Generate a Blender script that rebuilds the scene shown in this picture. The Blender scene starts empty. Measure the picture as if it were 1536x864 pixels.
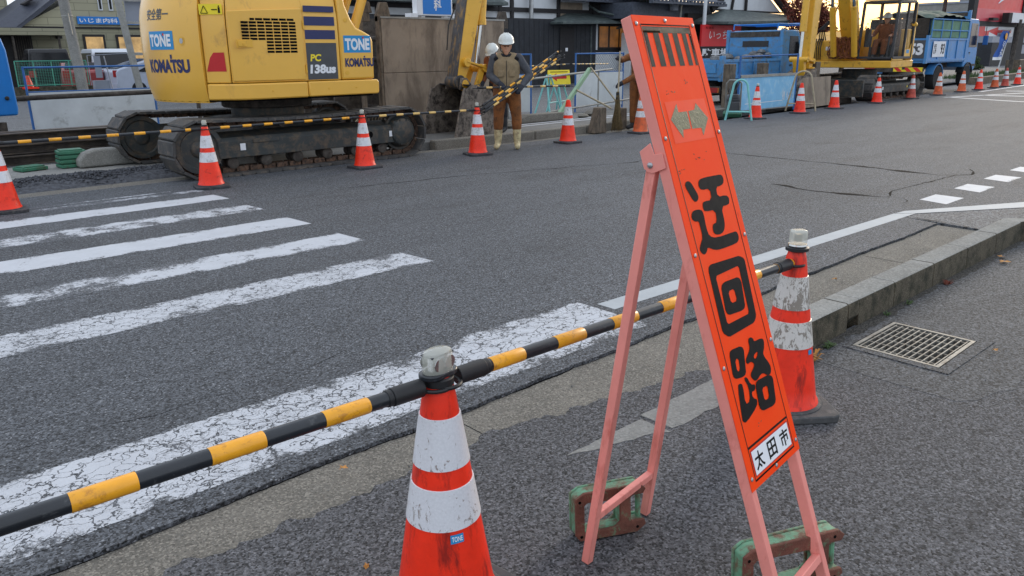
import bpy, bmesh, math, random
from mathutils import Vector, Matrix, noise
random.seed(7)
S = bpy.context.scene
COL = S.collection
R = math.radians
# ------------------------------------------------------------------ materials
def lin(c):
    return tuple(((v/255)/12.92 if v/255 <= .04045 else ((v/255+.055)/1.055)**2.4) for v in c)
def rgba(c): return tuple(lin(c))+(1,)
class NT:
    def __init__(s, m): s.t = m.node_tree; s.n = s.t.nodes; s.l = s.t.links
    def add(s, k, **kw):
        o = s.n.new(k)
        for a, b in kw.items(): setattr(o, a, b)
        return o
    def link(s, a, b): s.l.new(a, b)
    def noise(s, vec, scale, detail=4, rough=.6, dist=0):
        o = s.add('ShaderNodeTexNoise'); o.inputs['Scale'].default_value = scale
        o.inputs['Detail'].default_value = detail; o.inputs['Roughness'].default_value = rough
        o.inputs['Distortion'].default_value = dist
        s.link(vec, o.inputs['Vector']); return o.outputs['Fac']
    def ramp(s, fac, p0, p1, c0=(0,0,0,1), c1=(1,1,1,1)):
        o = s.add('ShaderNodeValToRGB'); e = o.color_ramp.elements
        e[0].position = p0; e[1].position = p1; e[0].color = c0; e[1].color = c1
        s.link(fac, o.inputs['Fac']); return o.outputs['Color']
    def mix(s, f, a, b, mode='MIX'):
        o = s.add('ShaderNodeMix', data_type='RGBA', blend_type=mode)
        for i, v in ((0, f), (6, a), (7, b)):
            if hasattr(v, 'links') or hasattr(v, 'is_linked'): s.link(v, o.inputs[i])
            else: o.inputs[i].default_value = v
        return o.outputs[2]
    def math(s, op, a, b=0., clamp=False):
        o = s.add('ShaderNodeMath', operation=op); o.use_clamp = clamp
        for i, v in ((0, a), (1, b)):
            if hasattr(v, 'is_linked'): s.link(v, o.inputs[i])
            else: o.inputs[i].default_value = v
        return o.outputs[0]
    def scaled(s, vec, v):
        o = s.add('ShaderNodeMapping'); o.inputs['Scale'].default_value = v
        s.link(vec, o.inputs['Vector']); return o.outputs['Vector']
def new_mat(name):
    m = bpy.data.materials.new(name); m.use_nodes = True
    N = NT(m); b = N.n['Principled BSDF']
    tc = N.add('ShaderNodeTexCoord'); oi = N.add('ShaderNodeObjectInfo')
    va = N.add('ShaderNodeVectorMath', operation='ADD')
    mu = N.math('MULTIPLY', oi.outputs['Random'], 17.)
    N.link(tc.outputs['Object'], va.inputs[0]); N.link(mu, va.inputs[1])
    return m, N, b, va.outputs[0], tc
def pm(name, rgb, rough=.55, metal=0., var=.12, vs=6., grime=None, ga=.5, gs=9., streak=(1,1,1), bump=.0, bs=80., coat=0., alpha=1., spec=.5, trans=0.):
    """painted / dirty surface: base colour, soft variation, patches of grime, fine bump"""
    m, N, b, vec, tc = new_mat(name)
    c = rgba(rgb); dk = tuple(x*(1-var*1.6) for x in c[:3])+(1,); lt = tuple(min(1, x*(1+var)) for x in c[:3])+(1,)
    n1 = N.noise(vec, vs, 6, .65)
    col = N.mix(N.ramp(n1, .32, .68), dk, lt)
    if grime:
        sv = N.scaled(vec, streak)
        n2 = N.noise(sv, gs, 8, .7, .3)
        f = N.ramp(n2, .62-ga*.35, .72-ga*.2)
        col = N.mix(f, col, rgba(grime))
    N.link(col, b.inputs['Base Color'])
    b.inputs['Roughness'].default_value = rough
    n3 = N.noise(vec, vs*3, 4)
    rr = N.add('ShaderNodeMapRange'); rr.inputs['To Min'].default_value = max(0, rough-.1); rr.inputs['To Max'].default_value = min(1, rough+.15)
    N.link(n3, rr.inputs['Value']); N.link(rr.outputs[0], b.inputs['Roughness'])
    b.inputs['Metallic'].default_value = metal; b.inputs['Coat Weight'].default_value = coat; b.inputs['Coat Roughness'].default_value = .15
    b.inputs['Specular IOR Level'].default_value = spec; b.inputs['Alpha'].default_value = alpha
    b.inputs['Transmission Weight'].default_value = trans
    if bump:
        bp = N.add('ShaderNodeBump'); bp.inputs['Strength'].default_value = bump; bp.inputs['Distance'].default_value = .01
        N.link(N.noise(vec, bs, 5, .7), bp.inputs['Height']); N.link(bp.outputs[0], b.inputs['Normal'])
    return m
# ------------------------------------------------------------------ object helpers
def tag(o, label=None, cat=None, group=None, kind=None):
    if label: o['label'] = label
    if cat: o['category'] = cat
    if group: o['group'] = group
    if kind: o['kind'] = kind
    return o
def thing(name, loc, label, cat, rz=0., group=None):
    o = bpy.data.objects.new(name, None); COL.objects.link(o)
    o.location = loc; o.rotation_euler = (0, 0, rz); o.empty_display_size = .1
    return tag(o, label, cat, group)
def dup(o, parent=None, **kw):
    c = o.copy(); COL.objects.link(c)
    if parent: c.parent = parent; c.matrix_parent_inverse = o.matrix_parent_inverse.copy()
    for k in list(o.children): dup(k, c)
    for k, v in kw.items(): setattr(c, k, v)
    return c
class B:
    def __init__(s): s.bm = bmesh.new(); s.M = Matrix()
    def v(s, p): return s.bm.verts.new(s.M @ Vector(p))
    def f(s, vs, m=0, smooth=False):
        try:
            f = s.bm.faces.new(vs); f.material_index = m; f.smooth = smooth; return f
        except ValueError: return None
    def face(s, pts, m=0): return s.f([s.v(p) for p in pts], m)
    def box(s, x0, x1, y0, y1, z0, z1, m=0):
        vs = [s.v(p) for p in ((x0,y0,z0),(x1,y0,z0),(x1,y1,z0),(x0,y1,z0),(x0,y0,z1),(x1,y0,z1),(x1,y1,z1),(x0,y1,z1))]
        for q in ((0,3,2,1),(4,5,6,7),(0,1,5,4),(1,2,6,5),(2,3,7,6),(3,0,4,7)): s.f([vs[i] for i in q], m)
    def bar(s, p, q, w, h=None, m=0, up=(0,0,1)):
        """square bar from p to q"""
        h = h or w; p, q = Vector(p), Vector(q); d = (q-p).normalized(); u = Vector(up)
        if abs(d.dot(u)) > .98: u = Vector((1,0,0))
        a = d.cross(u).normalized(); b = a.cross(d).normalized()
        c = []
        for e in (p, q):
            c.append([s.v(e+a*i*w/2+b*j*h/2) for i, j in ((-1,-1),(1,-1),(1,1),(-1,1))])
        s.f(c[0][::-1], m); s.f(c[1], m)
        for i in range(4): s.f([c[0][i], c[0][(i+1)%4], c[1][(i+1)%4], c[1][i]], m)
    def tube(s, pts, r, n=10, m=0, closed=False, caps=True):
        pts = [Vector(p) for p in pts]; k = len(pts); rings = []
        prev = None
        for i, p in enumerate(pts):
            if closed: d = (pts[(i+1)%k]-pts[i-1])
            else: d = pts[min(i+1,k-1)]-pts[max(i-1,0)]
            d = d.normalized() if d.length > 1e-9 else Vector((0,0,1))
            if prev is None:
                a = d.orthogonal().normalized()
            else:
                a = (prev-d*prev.dot(d)); a = a.normalized() if a.length > 1e-6 else d.orthogonal().normalized()
            prev = a; b = d.cross(a); rr = r[i] if isinstance(r, (list, tuple)) else r
            rings.append([s.v(p+(a*math.cos(t)+b*math.sin(t))*rr) for t in [2*math.pi*j/n for j in range(n)]])
        for i in range(k if closed else k-1):
            A, C = rings[i], rings[(i+1)%k]
            for j in range(n): s.f([A[j], A[(j+1)%n], C[(j+1)%n], C[j]], m, True)
        if caps and not closed: s.f(rings[0][::-1], m); s.f(rings[-1], m)
    def cyl(s, p, q, r, r2=None, n=20, m=0): s.tube([p, q], [r, r if r2 is None else r2], n, m)
    def lathe(s, prof, n=32, c=(0,0,0), m=0, axis='z', mats=None):
        rings = []
        for r, h in prof:
            ring = []
            for j in range(n):
                t = 2*math.pi*j/n; a, b = r*math.cos(t), r*math.sin(t)
                p = (a, b, h) if axis == 'z' else ((h, a, b) if axis == 'x' else (b, h, a))
                ring.append(s.v((p[0]+c[0], p[1]+c[1], p[2]+c[2])))
            rings.append(ring)
        for i in range(len(rings)-1):
            mm = mats[i] if mats else m
            for j in range(n): s.f([rings[i][j], rings[i][(j+1)%n], rings[i+1][(j+1)%n], rings[i+1][j]], mm, True)
        if prof[0][0] > 1e-5: s.f(rings[0][::-1], m)
        if prof[-1][0] > 1e-5: s.f(rings[-1], m)
    def ext(s, poly, axis, a0, a1, m=0, holes=()):
        """polygon extruded along an axis: x:(y,z)  y:(x,z)  z:(x,y)"""
        def P(q, a): return {'x': (a, q[0], q[1]), 'y': (q[0], a, q[1]), 'z': (q[0], q[1], a)}[axis]
        if not holes:
            A = [s.v(P(q, a0)) for q in poly]; C = [s.v(P(q, a1)) for q in poly]; n = len(poly)
            s.f(A, m); s.f(C[::-1], m)
            for i in range(n): s.f([A[i], C[i], C[(i+1)%n], A[(i+1)%n]], m)
            return
        loops = [poly]+list(holes)
        for a in (a0, a1):
            es = []
            for L in loops:
                vs = [s.v(P(q, a)) for q in L]
                es += [s.bm.edges.new((vs[i], vs[(i+1)%len(vs)])) for i in range(len(vs))]
            g = bmesh.ops.triangle_fill(s.bm, use_beauty=True, use_dissolve=False, edges=es)
            for f in g['geom']:
                if isinstance(f, bmesh.types.BMFace): f.material_index = m
        for L in loops:
            A = [s.v(P(q, a0)) for q in L]; C = [s.v(P(q, a1)) for q in L]; n = len(L)
            for i in range(n): s.f([A[i], C[i], C[(i+1)%n], A[(i+1)%n]], m)
    def sphere(s, c, r, n=16, m=0, sc=(1,1,1), k=None):
        prof = [(max(1e-6, r*math.sin(math.pi*i/(n//2)))*1, -r*math.cos(math.pi*i/(n//2))) for i in range(n//2+1)]
        rings = [[s.v((c[0]+a*math.cos(2*math.pi*j/n)*sc[0], c[1]+a*math.sin(2*math.pi*j/n)*sc[1], c[2]+h*sc[2])) for j in range(n)] for a, h in prof]
        for i in range(len(rings)-1):
            for j in range(n): s.f([rings[i][j], rings[i][(j+1)%n], rings[i+1][(j+1)%n], rings[i+1][j]], m, True)
    def make(s, name, mats, parent=None, *a, **k):
        if k.pop('each', False):
            bmesh.ops.remove_doubles(s.bm, verts=s.bm.verts, dist=1e-5); s.bm.verts.ensure_lookup_table(); seen = set(); out = []
            for v0 in s.bm.verts:
                if v0 in seen: continue
                st = [v0]; isl = {v0}
                while st:
                    v_ = st.pop()
                    for e in v_.link_edges:
                        w_ = e.other_vert(v_)
                        if w_ not in isl: isl.add(w_); st.append(w_)
                seen |= isl; n = B(); mp_ = {v_: n.bm.verts.new(v_.co) for v_ in isl}
                for f_ in {f_ for v_ in isl for f_ in v_.link_faces}: n.f([mp_[q] for q in f_.verts], f_.material_index, f_.smooth)
                out.append(n._make(name, mats, parent, *a, **k))
            return out[0]
        return s._make(name, mats, parent, *a, **k)
    def _make(s, name, mats, parent=None, bev=0., seg=2, loc=None, weld=True, label=None, smooth=False, ang=35):
        if not isinstance(mats, (list, tuple)): mats = [mats]
        if weld: bmesh.ops.remove_doubles(s.bm, verts=s.bm.verts, dist=1e-5)
        bmesh.ops.recalc_face_normals(s.bm, faces=s.bm.faces)
        if smooth or bev:
            for f in s.bm.faces: f.smooth = True
        me = bpy.data.meshes.new(name)
        off = Vector()
        if parent is None and loc is None and len(s.bm.verts):
            xs = [v.co for v in s.bm.verts]
            off = Vector(((min(v.x for v in xs)+max(v.x for v in xs))/2, (min(v.y for v in xs)+max(v.y for v in xs))/2, min(v.z for v in xs)))
            bmesh.ops.translate(s.bm, verts=s.bm.verts, vec=-off)
        s.bm.to_mesh(me); s.bm.free()
        for m in mats: me.materials.append(m)
        if smooth or bev or True:
            try: me.set_sharp_from_angle(angle=R(ang))
            except Exception: pass
        o = bpy.data.objects.new(name, me); COL.objects.link(o)
        if parent: o.parent = parent
        o.location = loc if loc else off
        if bev:
            md = o.modifiers.new('Bevel', 'BEVEL'); md.width = bev; md.segments = seg; md.limit_method = 'ANGLE'; md.angle_limit = R(40)
            md.harden_normals = False
        if label: o['label'] = label
        return o
def struct(o): o['kind'] = 'structure'; return o
# text -> mesh points, placed by a function f(u, v, w)
def text_geo(s, offset=0., res=4):
    cu = bpy.data.curves.new('lettering', 'FONT'); cu.body = s; cu.size = 1; cu.resolution_u = res; cu.offset = offset
    cu.fill_mode = 'FRONT'
    o = bpy.data.objects.new('lettering', cu); COL.objects.link(o)
    bpy.context.view_layer.update()
    dg = bpy.context.evaluated_depsgraph_get(); me = bpy.data.meshes.new_from_object(o.evaluated_get(dg))
    bpy.data.objects.remove(o)
    vs = [v.co.copy() for v in me.vertices]; fs = [tuple(p.vertices) for p in me.polygons]
    bpy.data.meshes.remove(me)
    return vs, fs
def lettering(s, box, f, mat, parent, name='lettering', offset=0., label=None, slant=0.):
    """fit text into box (u0,v0,u1,v1), map with f(u,v)->point"""
    vs, fs = text_geo(s, offset)
    x0 = min(v.x for v in vs); x1 = max(v.x for v in vs); y0 = min(v.y for v in vs); y1 = max(v.y for v in vs)
    b = B(); out = []
    for v in vs:
        a = (v.x-x0)/(x1-x0); c = (v.y-y0)/(y1-y0)
        u = box[0]+a*(box[2]-box[0])+slant*c; w = box[1]+c*(box[3]-box[1])
        out.append(b.v(f(u, w)))
    for q in fs: b.f([out[i] for i in q])
    return b.make(name, mat, parent, weld=False, label=label)
def plate(box, f, mat, parent, name, n=8, label=None, poly=None):
    """thin sticker following f; n columns so it can bend"""
    b = B(); u0, v0, u1, v1 = box
    cols = [(b.v(f(u0+(u1-u0)*i/n, v0)), b.v(f(u0+(u1-u0)*i/n, v1))) for i in range(n+1)]
    for i in range(n): b.f([cols[i][0], cols[i+1][0], cols[i+1][1], cols[i][1]])
    return b.make(name, mat, parent, label=label)
def pY(y, ox=0, oz=0, lift=0.):   # wall facing -Y
    return lambda u, v, l=lift: (ox+u, y-l, oz+v)
def remeshed(name, chains, mat, parent, vox=.014, smooth=3, extra=None, label=None):
    """one continuous surface from tapered capsules"""
    b = B()
    for ch in chains:
        for i in range(len(ch)-1):
            (p, r), (q, r2) = ch[i], ch[i+1]
            b.cyl(p, q, r, r2, 14)
        for p, r in ch: b.sphere(p, r, 14)
    if extra: extra(b)
    o = b.make('tmp', [mat], None, loc=(0,0,0), weld=False)
    md = o.modifiers.new('r', 'REMESH'); md.mode = 'VOXEL'; md.voxel_size = vox; md.use_smooth_shade = True
    sm = o.modifiers.new('s', 'SMOOTH'); sm.iterations = smooth; sm.factor = .5
    bpy.context.view_layer.update()
    dg = bpy.context.evaluated_depsgraph_get(); me = bpy.data.meshes.new_from_object(o.evaluated_get(dg))
    bpy.data.objects.remove(o)
    me.name = name
    if not me.materials: me.materials.append(mat)
    n = bpy.data.objects.new(name, me); COL.objects.link(n)
    if parent: n.parent = parent
    if label: n['label'] = label
    return n
# ------------------------------------------------------------------ ground materials (world = object coordinates)
def asphalt_nodes(N, vec, base, light, speck=.5, scale=1., crack=0., patch=None):
    def cells(sc):
        v = N.add('ShaderNodeTexVoronoi'); v.inputs['Scale'].default_value = sc; N.link(vec, v.inputs['Vector'])
        s_ = N.add('ShaderNodeSeparateColor'); N.link(v.outputs['Color'], s_.inputs[0]); return v, s_
    v1, s1 = cells(135*scale); v2, s2 = cells(75*scale)
    big = N.noise(vec, .55, 5, .6); mid = N.noise(vec, 5, 6, .7); grain = N.noise(vec, 42*scale, 6, .85); fine = N.noise(vec, 260*scale, 3, .8)
    lane = N.noise(N.scaled(vec, (.12,1.1,1)), 1.6, 5, .6)
    c = N.mix(N.ramp(big, .3, .7), tuple(x*.84 for x in base)+(1,), tuple(x*1.08 for x in base)+(1,))
    c = N.mix(N.math('MULTIPLY', N.ramp(lane, .35, .7), .75), c, tuple(x*1.35 for x in base)+(1,))
    c = N.mix(N.math('MULTIPLY', N.ramp(mid, .4, .75), .3), c, tuple(x*.7 for x in base)+(1,))
    st_ = N.noise(N.scaled(vec, (.5,1.3,1)), .9, 8, .7, .6); c = N.mix(N.math('MULTIPLY', N.ramp(st_, .54, .66), .5), c, tuple(x*.42 for x in base)+(1,))
    # grains: every chip has its own grey; gaps between chips are dark
    mr = N.add('ShaderNodeMapRange'); mr.inputs['To Min'].default_value = .12; mr.inputs['To Max'].default_value = 2.15; N.link(s1.outputs[0], mr.inputs['Value'])
    mg = N.add('ShaderNodeMapRange'); mg.inputs['From Min'].default_value = .3; mg.inputs['From Max'].default_value = .7; mg.inputs['To Min'].default_value = .3; mg.inputs['To Max'].default_value = 1.75; N.link(grain, mg.inputs['Value'])
    k = N.math('MULTIPLY', mr.outputs[0], mg.outputs[0]); vm = N.add('ShaderNodeVectorMath', operation='SCALE'); N.link(c, vm.inputs[0]); N.link(k, vm.inputs['Scale'])
    c = vm.outputs[0]
    hi = N.ramp(s2.outputs[1], .90-.08*speck, .93-.08*speck); near = N.ramp(v2.outputs['Distance'], .22, .4, (1,1,1,1), (0,0,0,1))
    c = N.mix(N.math('MULTIPLY', N.math('MULTIPLY', hi, near), .75), c, tuple(light)+(1,))
    h = N.math('ADD', N.math('MULTIPLY', grain, 1.2), N.math('MULTIPLY', fine, .5)); h = N.math('SUBTRACT', h, N.math('MULTIPLY', v1.outputs['Distance'], .7))
    return c, h, mid
def asphalt(name, base, light, speck=.5, scale=1., rough=.82, bump=.5):
    m = bpy.data.materials.new(name); m.use_nodes = True; N = NT(m); b = N.n['Principled BSDF']
    tc = N.add('ShaderNodeTexCoord'); gp = N.add('ShaderNodeNewGeometry')
    c, h, mid = asphalt_nodes(N, gp.outputs['Position'], base, light, speck, scale)
    N.link(c, b.inputs['Base Color']); b.inputs['Roughness'].default_value = rough; b.inputs['Specular IOR Level'].default_value = .45
    bp = N.add('ShaderNodeBump'); bp.inputs['Strength'].default_value = bump; bp.inputs['Distance'].default_value = .004
    N.link(h, bp.inputs['Height']); N.link(bp.outputs[0], b.inputs['Normal'])
    return m
ROAD_B, ROAD_L = (.057, .061, .068), (.33, .34, .36)
M_road = asphalt('road_asphalt', ROAD_B, ROAD_L, .6, 1.)
M_apron = asphalt('apron_asphalt', (.062, .062, .066), (.24, .24, .255), .6, 1.05, .86, .8)
M_lot = asphalt('lot_asphalt', (.085, .088, .093), (.17, .175, .18), .2, .7)
def road_paint(name, wear, crackle, fade=None, col=(.54, .56, .60)):
    """white thermoplastic that has worn through to the asphalt below it"""
    m = bpy.data.materials.new(name); m.use_nodes = True; N = NT(m); b = N.n['Principled BSDF']
    gp = N.add('ShaderNodeNewGeometry'); pos = gp.outputs['Position']
    c, h, mid = asphalt_nodes(N, pos, ROAD_B, ROAD_L, .5, 1.)
    wn = N.noise(pos, 38, 6, .8); wb = N.noise(pos, 3.2, 5, .65)
    f = N.math('ADD', N.math('MULTIPLY', wn, .55), N.math('MULTIPLY', wb, .75))
    if fade:   # wear grows towards one end and towards the bar's edges
        sx = N.add('ShaderNodeSeparateXYZ'); N.link(pos, sx.inputs[0])
        mr = N.add('ShaderNodeMapRange'); mr.inputs['From Min'].default_value = fade[0]; mr.inputs['From Max'].default_value = fade[1]
        mr.inputs['To Min'].default_value = 0; mr.inputs['To Max'].default_value = fade[2]; N.link(sx.outputs['X'], mr.inputs['Value'])
        f = N.math('ADD', f, mr.outputs[0])
    tc = N.add('ShaderNodeTexCoord'); sg = N.add('ShaderNodeSeparateXYZ'); N.link(tc.outputs['Generated'], sg.inputs[0])
    e = N.math('ABSOLUTE', N.math('SUBTRACT', sg.outputs['Y'], .5)); e = N.ramp(e, .3, .52)
    f = N.math('ADD', f, N.math('MULTIPLY', e, .16))
    worn = N.ramp(f, wear-.035, wear+.035)
    if crackle:
        vo = N.add('ShaderNodeTexVoronoi', feature='DISTANCE_TO_EDGE'); vo.inputs['Scale'].default_value = 13.
        dn = N.add('ShaderNodeTexNoise'); dn.inputs['Scale'].default_value = 14; dn.inputs['Detail'].default_value = 4; N.link(pos, dn.inputs['Vector'])
        mx = N.add('ShaderNodeMix', data_type='VECTOR'); mx.inputs[0].default_value = .13
        N.link(pos, mx.inputs[4]); N.link(dn.outputs['Color'], mx.inputs[5]); 
        sc = N.scaled(mx.outputs[1], (.8, 1.25, 1)); N.link(sc, vo.inputs['Vector'])
        w2 = N.noise(pos, 2.6, 3); th = N.math('MULTIPLY', w2, crackle)
        cr = N.math('LESS_THAN', vo.outputs['Distance'], th)
        vo2 = N.add('ShaderNodeTexVoronoi', feature='DISTANCE_TO_EDGE'); vo2.inputs['Scale'].default_value = 31.; N.link(sc, vo2.inputs['Vector'])
        cr2 = N.math('MULTIPLY', N.math('LESS_THAN', vo2.outputs['Distance'], N.math('MULTIPLY', th, .8)), N.ramp(w2, .42, .5))
        worn = N.math('MAXIMUM', worn, N.math('MAXIMUM', cr, N.math('MULTIPLY', cr2, .8)))
    pc = N.mix(N.ramp(mid, .3, .75), tuple(x*.84 for x in col)+(1,), tuple(col)+(1,))
    pc = N.mix(N.math('MULTIPLY', N.ramp(wn, .5, .75), .35), pc, (.33, .34, .36, 1))
    N.link(N.mix(worn, pc, c), b.inputs['Base Color'])
    b.inputs['Roughness'].default_value = .7
    bp = N.add('ShaderNodeBump'); bp.inputs['Strength'].default_value = .35; bp.inputs['Distance'].default_value = .004
    N.link(N.math('SUBTRACT', h, worn), bp.inputs['Height']); N.link(bp.outputs[0], b.inputs['Normal'])
    return m
M_bar = [road_paint('crossing_paint_a', .80, 0), road_paint('crossing_paint_b', .73, 0, (2.4, .6, .11)), road_paint('crossing_paint_c', .685, 0, (3.3, 0., .04)),
         road_paint('crossing_paint_d', .66, 0, (3.3, 1.5, .1)), road_paint('crossing_paint_e', .735, .05)]
M_stop = road_paint('stop_line_paint', .755, .062)
M_line = road_paint('edge_line_paint', .88, 0, None, (.42, .45, .47))
M_line2 = road_paint('dash_paint', .86, 0, None, (.55, .57, .6))
def concrete(name, rgb, rgb2, scale=1., pits=.5, moss=None, bump=.5, rough=.9, joint=None):
    m = bpy.data.materials.new(name); m.use_nodes = True; N = NT(m); b = N.n['Principled BSDF']
    gp = N.add('ShaderNodeNewGeometry'); pos = gp.outputs['Position']
    n1 = N.noise(pos, 2.2*scale, 7, .7); n2 = N.noise(pos, 14*scale, 6, .75); n3 = N.noise(pos, 90*scale, 3, .7)
    c = N.mix(N.ramp(n1, .3, .7), rgba(rgb2), rgba(rgb))
    c = N.mix(N.math('MULTIPLY', N.ramp(n2, .4, .7), .5), c, tuple(x*.62 for x in lin(rgb))+(1,))
    vo = N.add('ShaderNodeTexVoronoi'); vo.inputs['Scale'].default_value = 110*scale; N.link(pos, vo.inputs['Vector'])
    sp = N.add('ShaderNodeSeparateColor'); N.link(vo.outputs['Color'], sp.inputs[0])
    c = N.mix(N.math('MULTIPLY', N.ramp(sp.outputs[0], .5, .95), pits), c, tuple(min(1, x*1.5) for x in lin(rgb))+(1,))
    c = N.mix(N.math('MULTIPLY', N.ramp(sp.outputs[1], .75, .95), pits), c, tuple(x*.35 for x in lin(rgb))+(1,))
    if moss:
        n4 = N.noise(pos, 6*scale, 7, .75); c = N.mix(N.ramp(n4, .46, .62), c, rgba(moss))
    N.link(c, b.inputs['Base Color']); b.inputs['Roughness'].default_value = rough
    bp = N.add('ShaderNodeBump'); bp.inputs['Strength'].default_value = bump; bp.inputs['Distance'].default_value = .006
    N.link(N.math('ADD', n3, n2), bp.inputs['Height']); N.link(bp.outputs[0], b.inputs['Normal'])
    return m
M_gutter = concrete('gutter_concrete', (124,119,110), (90,87,81), 1.4, .8, None, .9)
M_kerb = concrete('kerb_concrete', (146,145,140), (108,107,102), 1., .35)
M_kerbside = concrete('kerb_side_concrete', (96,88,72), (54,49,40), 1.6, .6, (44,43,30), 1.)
M_slab = concrete('slab_concrete', (140,139,135), (118,117,113), 1., .3)
M_walk = concrete('sidewalk_concrete', (118,117,114), (90,90,88), .6, .3)
M_pale = concrete('pale_concrete', (150,149,145), (120,119,116), .5, .25)
# ------------------------------------------------------------------ object materials
M_orange = pm('cone_orange', (250,52,22), .42, var=.1, vs=8, grime=(190,38,20), ga=.25, gs=14, bump=.05, spec=.4)
M_orange_near = pm('cone_orange_scuffed', (250,50,20), .4, var=.12, vs=9, grime=(150,30,18), ga=.32, gs=18, streak=(1,1,.25), bump=.08, spec=.4)
M_faded = pm('cone_orange_faded', (222,98,48), .6, var=.15, vs=8, grime=(176,84,50), ga=.5, gs=10)
M_faded2 = pm('cone_red_dull', (200,84,66), .6, var=.15, vs=8, grime=(160,60,50), ga=.5, gs=10)
M_sleeve = pm('reflective_sleeve', (214,214,218), .35, var=.06, vs=30, grime=(165,160,158), ga=.3, gs=16)
def scratched(name, base, marks, amt, scale=22):
    m, N, b, vec, tc = new_mat(name)
    n = N.noise(N.scaled(vec, (1.6,1.6,.9)), scale, 8, .72, 1.2); n0 = N.noise(vec, 5, 3)
    f = N.ramp(N.math('ADD', n, N.math('MULTIPLY', N.math('SUBTRACT', n0, .5), .35)), .66-amt*.2, .69-amt*.2)
    # fine woven embossing of prismatic sheeting
    w = N.add('ShaderNodeTexVoronoi'); w.inputs['Scale'].default_value = 150; N.link(vec, w.inputs['Vector'])
    c = N.mix(w.outputs['Distance'], rgba(base), tuple(x*.88 for x in lin(base))+(1,))
    c = N.mix(N.math('MULTIPLY', f, .85), c, rgba(marks))
    N.link(c, b.inputs['Base Color']); b.inputs['Roughness'].default_value = .35
    bp = N.add('ShaderNodeBump'); bp.inputs['Strength'].default_value = .15; bp.inputs['Distance'].default_value = .002
    N.link(w.outputs['Distance'], bp.inputs['Height']); N.link(bp.outputs[0], b.inputs['Normal'])
    return m
M_sleeve_near = scratched('reflective_sleeve_scratched', (222,222,226), (128,112,102), .36, 30)
M_sleeve_worn = scratched('reflective_sleeve_worn', (212,208,202), (120,110,98), .78, 26)
M_rubber = pm('black_rubber', (56,56,60), .75, var=.2, vs=10, grime=(86,84,82), ga=.35, gs=14, bump=.1)
M_rubber2 = pm('grey_rubber_base', (74,75,76), .8, var=.2, vs=12, grime=(110,108,104), ga=.35, gs=14, bump=.2)
M_pblack = pm('bar_black', (28,32,38), .33, var=.15, vs=14, grime=(70,72,74), ga=.1, gs=30, coat=.2)
M_pyel = pm('bar_yellow', (242,168,30), .38, var=.08, vs=14, grime=(178,116,40), ga=.18, gs=26, coat=.2)
M_pyel2 = pm('bar_yellow_pale', (226,186,110), .45, var=.1, vs=14)
M_clear = pm('clear_lens', (225,225,212), .08, var=.04, spec=.8, alpha=.45, coat=.5)
M_chrome = pm('reflector_chrome', (190,190,188), .15, 1., var=.05)
M_pink = pm('pink_paint', (236,146,134), .5, var=.07, vs=5, grime=(196,100,86), ga=.2, gs=7, streak=(1,1,.4), spec=.4)
M_steel = pm('zinc_steel', (170,172,174), .35, .8, var=.1)
M_black_ink = pm('black_ink', (20,19,20), .55, var=.15, vs=20, spec=.15)
M_ink_dull = pm('black_ink_dull', (78,76,68), .6, var=.18, vs=40, spec=.15)
M_olive = pm('olive_reflective', (112,112,84), .45, var=.14, vs=60, bump=.3, bs=120)
def sign_orange():
    m, N, b, vec, tc = new_mat('fluorescent_orange')
    n = N.noise(vec, 7, 5); c = N.mix(N.ramp(n, .35, .7), (1.,.058,.003,1), (1.,.075,.008,1))
    n2 = N.noise(N.scaled(vec, (1,1,.5)), 24, 7, .7); c = N.mix(N.math('MULTIPLY', N.ramp(n2, .66, .72), .5), c, (.6,.04,.01,1))
    N.link(c, b.inputs['Base Color']); b.inputs['Roughness'].default_value = .42; b.inputs['Coat Weight'].default_value = .04; b.inputs['Coat Roughness'].default_value = .15; b.inputs['Specular IOR Level'].default_value = .08
    w = N.noise(vec, 9, 3); bp = N.add('ShaderNodeBump'); bp.inputs['Strength'].default_value = .12; bp.inputs['Distance'].default_value = .01
    N.link(w, bp.inputs['Height']); N.link(bp.outputs[0], b.inputs['Normal']); N.link(bp.outputs[0], b.inputs['Coat Normal'])
    return m
M_sign = sign_orange()
M_sticker = pm('orange_sticker', (255,78,38), .4, var=.05, spec=.2)
M_white = pm('white_paint', (226,228,232), .5, var=.05, vs=4)
M_whited = pm('white_panel_dirty', (206,210,210), .55, var=.08, vs=2, grime=(168,170,168), ga=.12, gs=3)
M_wgreen = pm('weight_green', (104,156,124), .6, var=.2, vs=14, grime=(104,74,54), ga=.5, gs=22, bump=.4, bs=60)
M_wrust = pm('weight_rust', (112,68,54), .8, var=.25, vs=16, grime=(98,132,100), ga=.2, gs=30, bump=.7, bs=60)
M_yel = pm('machine_yellow', (232,178,68), .34, var=.03, vs=1.5, grime=(200,150,66), ga=.08, gs=3, streak=(1,1,.5), coat=.35)
M_yel2 = pm('machine_yellow_worn', (226,172,52), .42, var=.06, vs=2, grime=(160,116,44), ga=.16, gs=6, coat=.2)
M_armd = pm('arm_worn_steel', (76,76,78), .55, .3, var=.25, vs=7, grime=(150,118,70), ga=.3, gs=14, streak=(1,1,.3), bump=.3)
M_navy = pm('decal_navy', (38,44,92), .4, var=.05)
M_decal = pm('decal_grey', (68,70,74), .4, var=.1)
M_tone = pm('decal_blue', (28,138,196), .4, var=.04)
M_red = pm('red_paint', (190,28,34), .4, var=.06)
M_ywarn = pm('warning_yellow', (240,215,40), .45, var=.05)
M_dark = pm('dark_void', (12,12,13), .95, var=.2, spec=.1)
M_trk = pm('track_shoe_steel', (70,68,68), .6, .35, var=.25, vs=8, grime=(92,74,60), ga=.5, gs=16, bump=.5)
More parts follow.
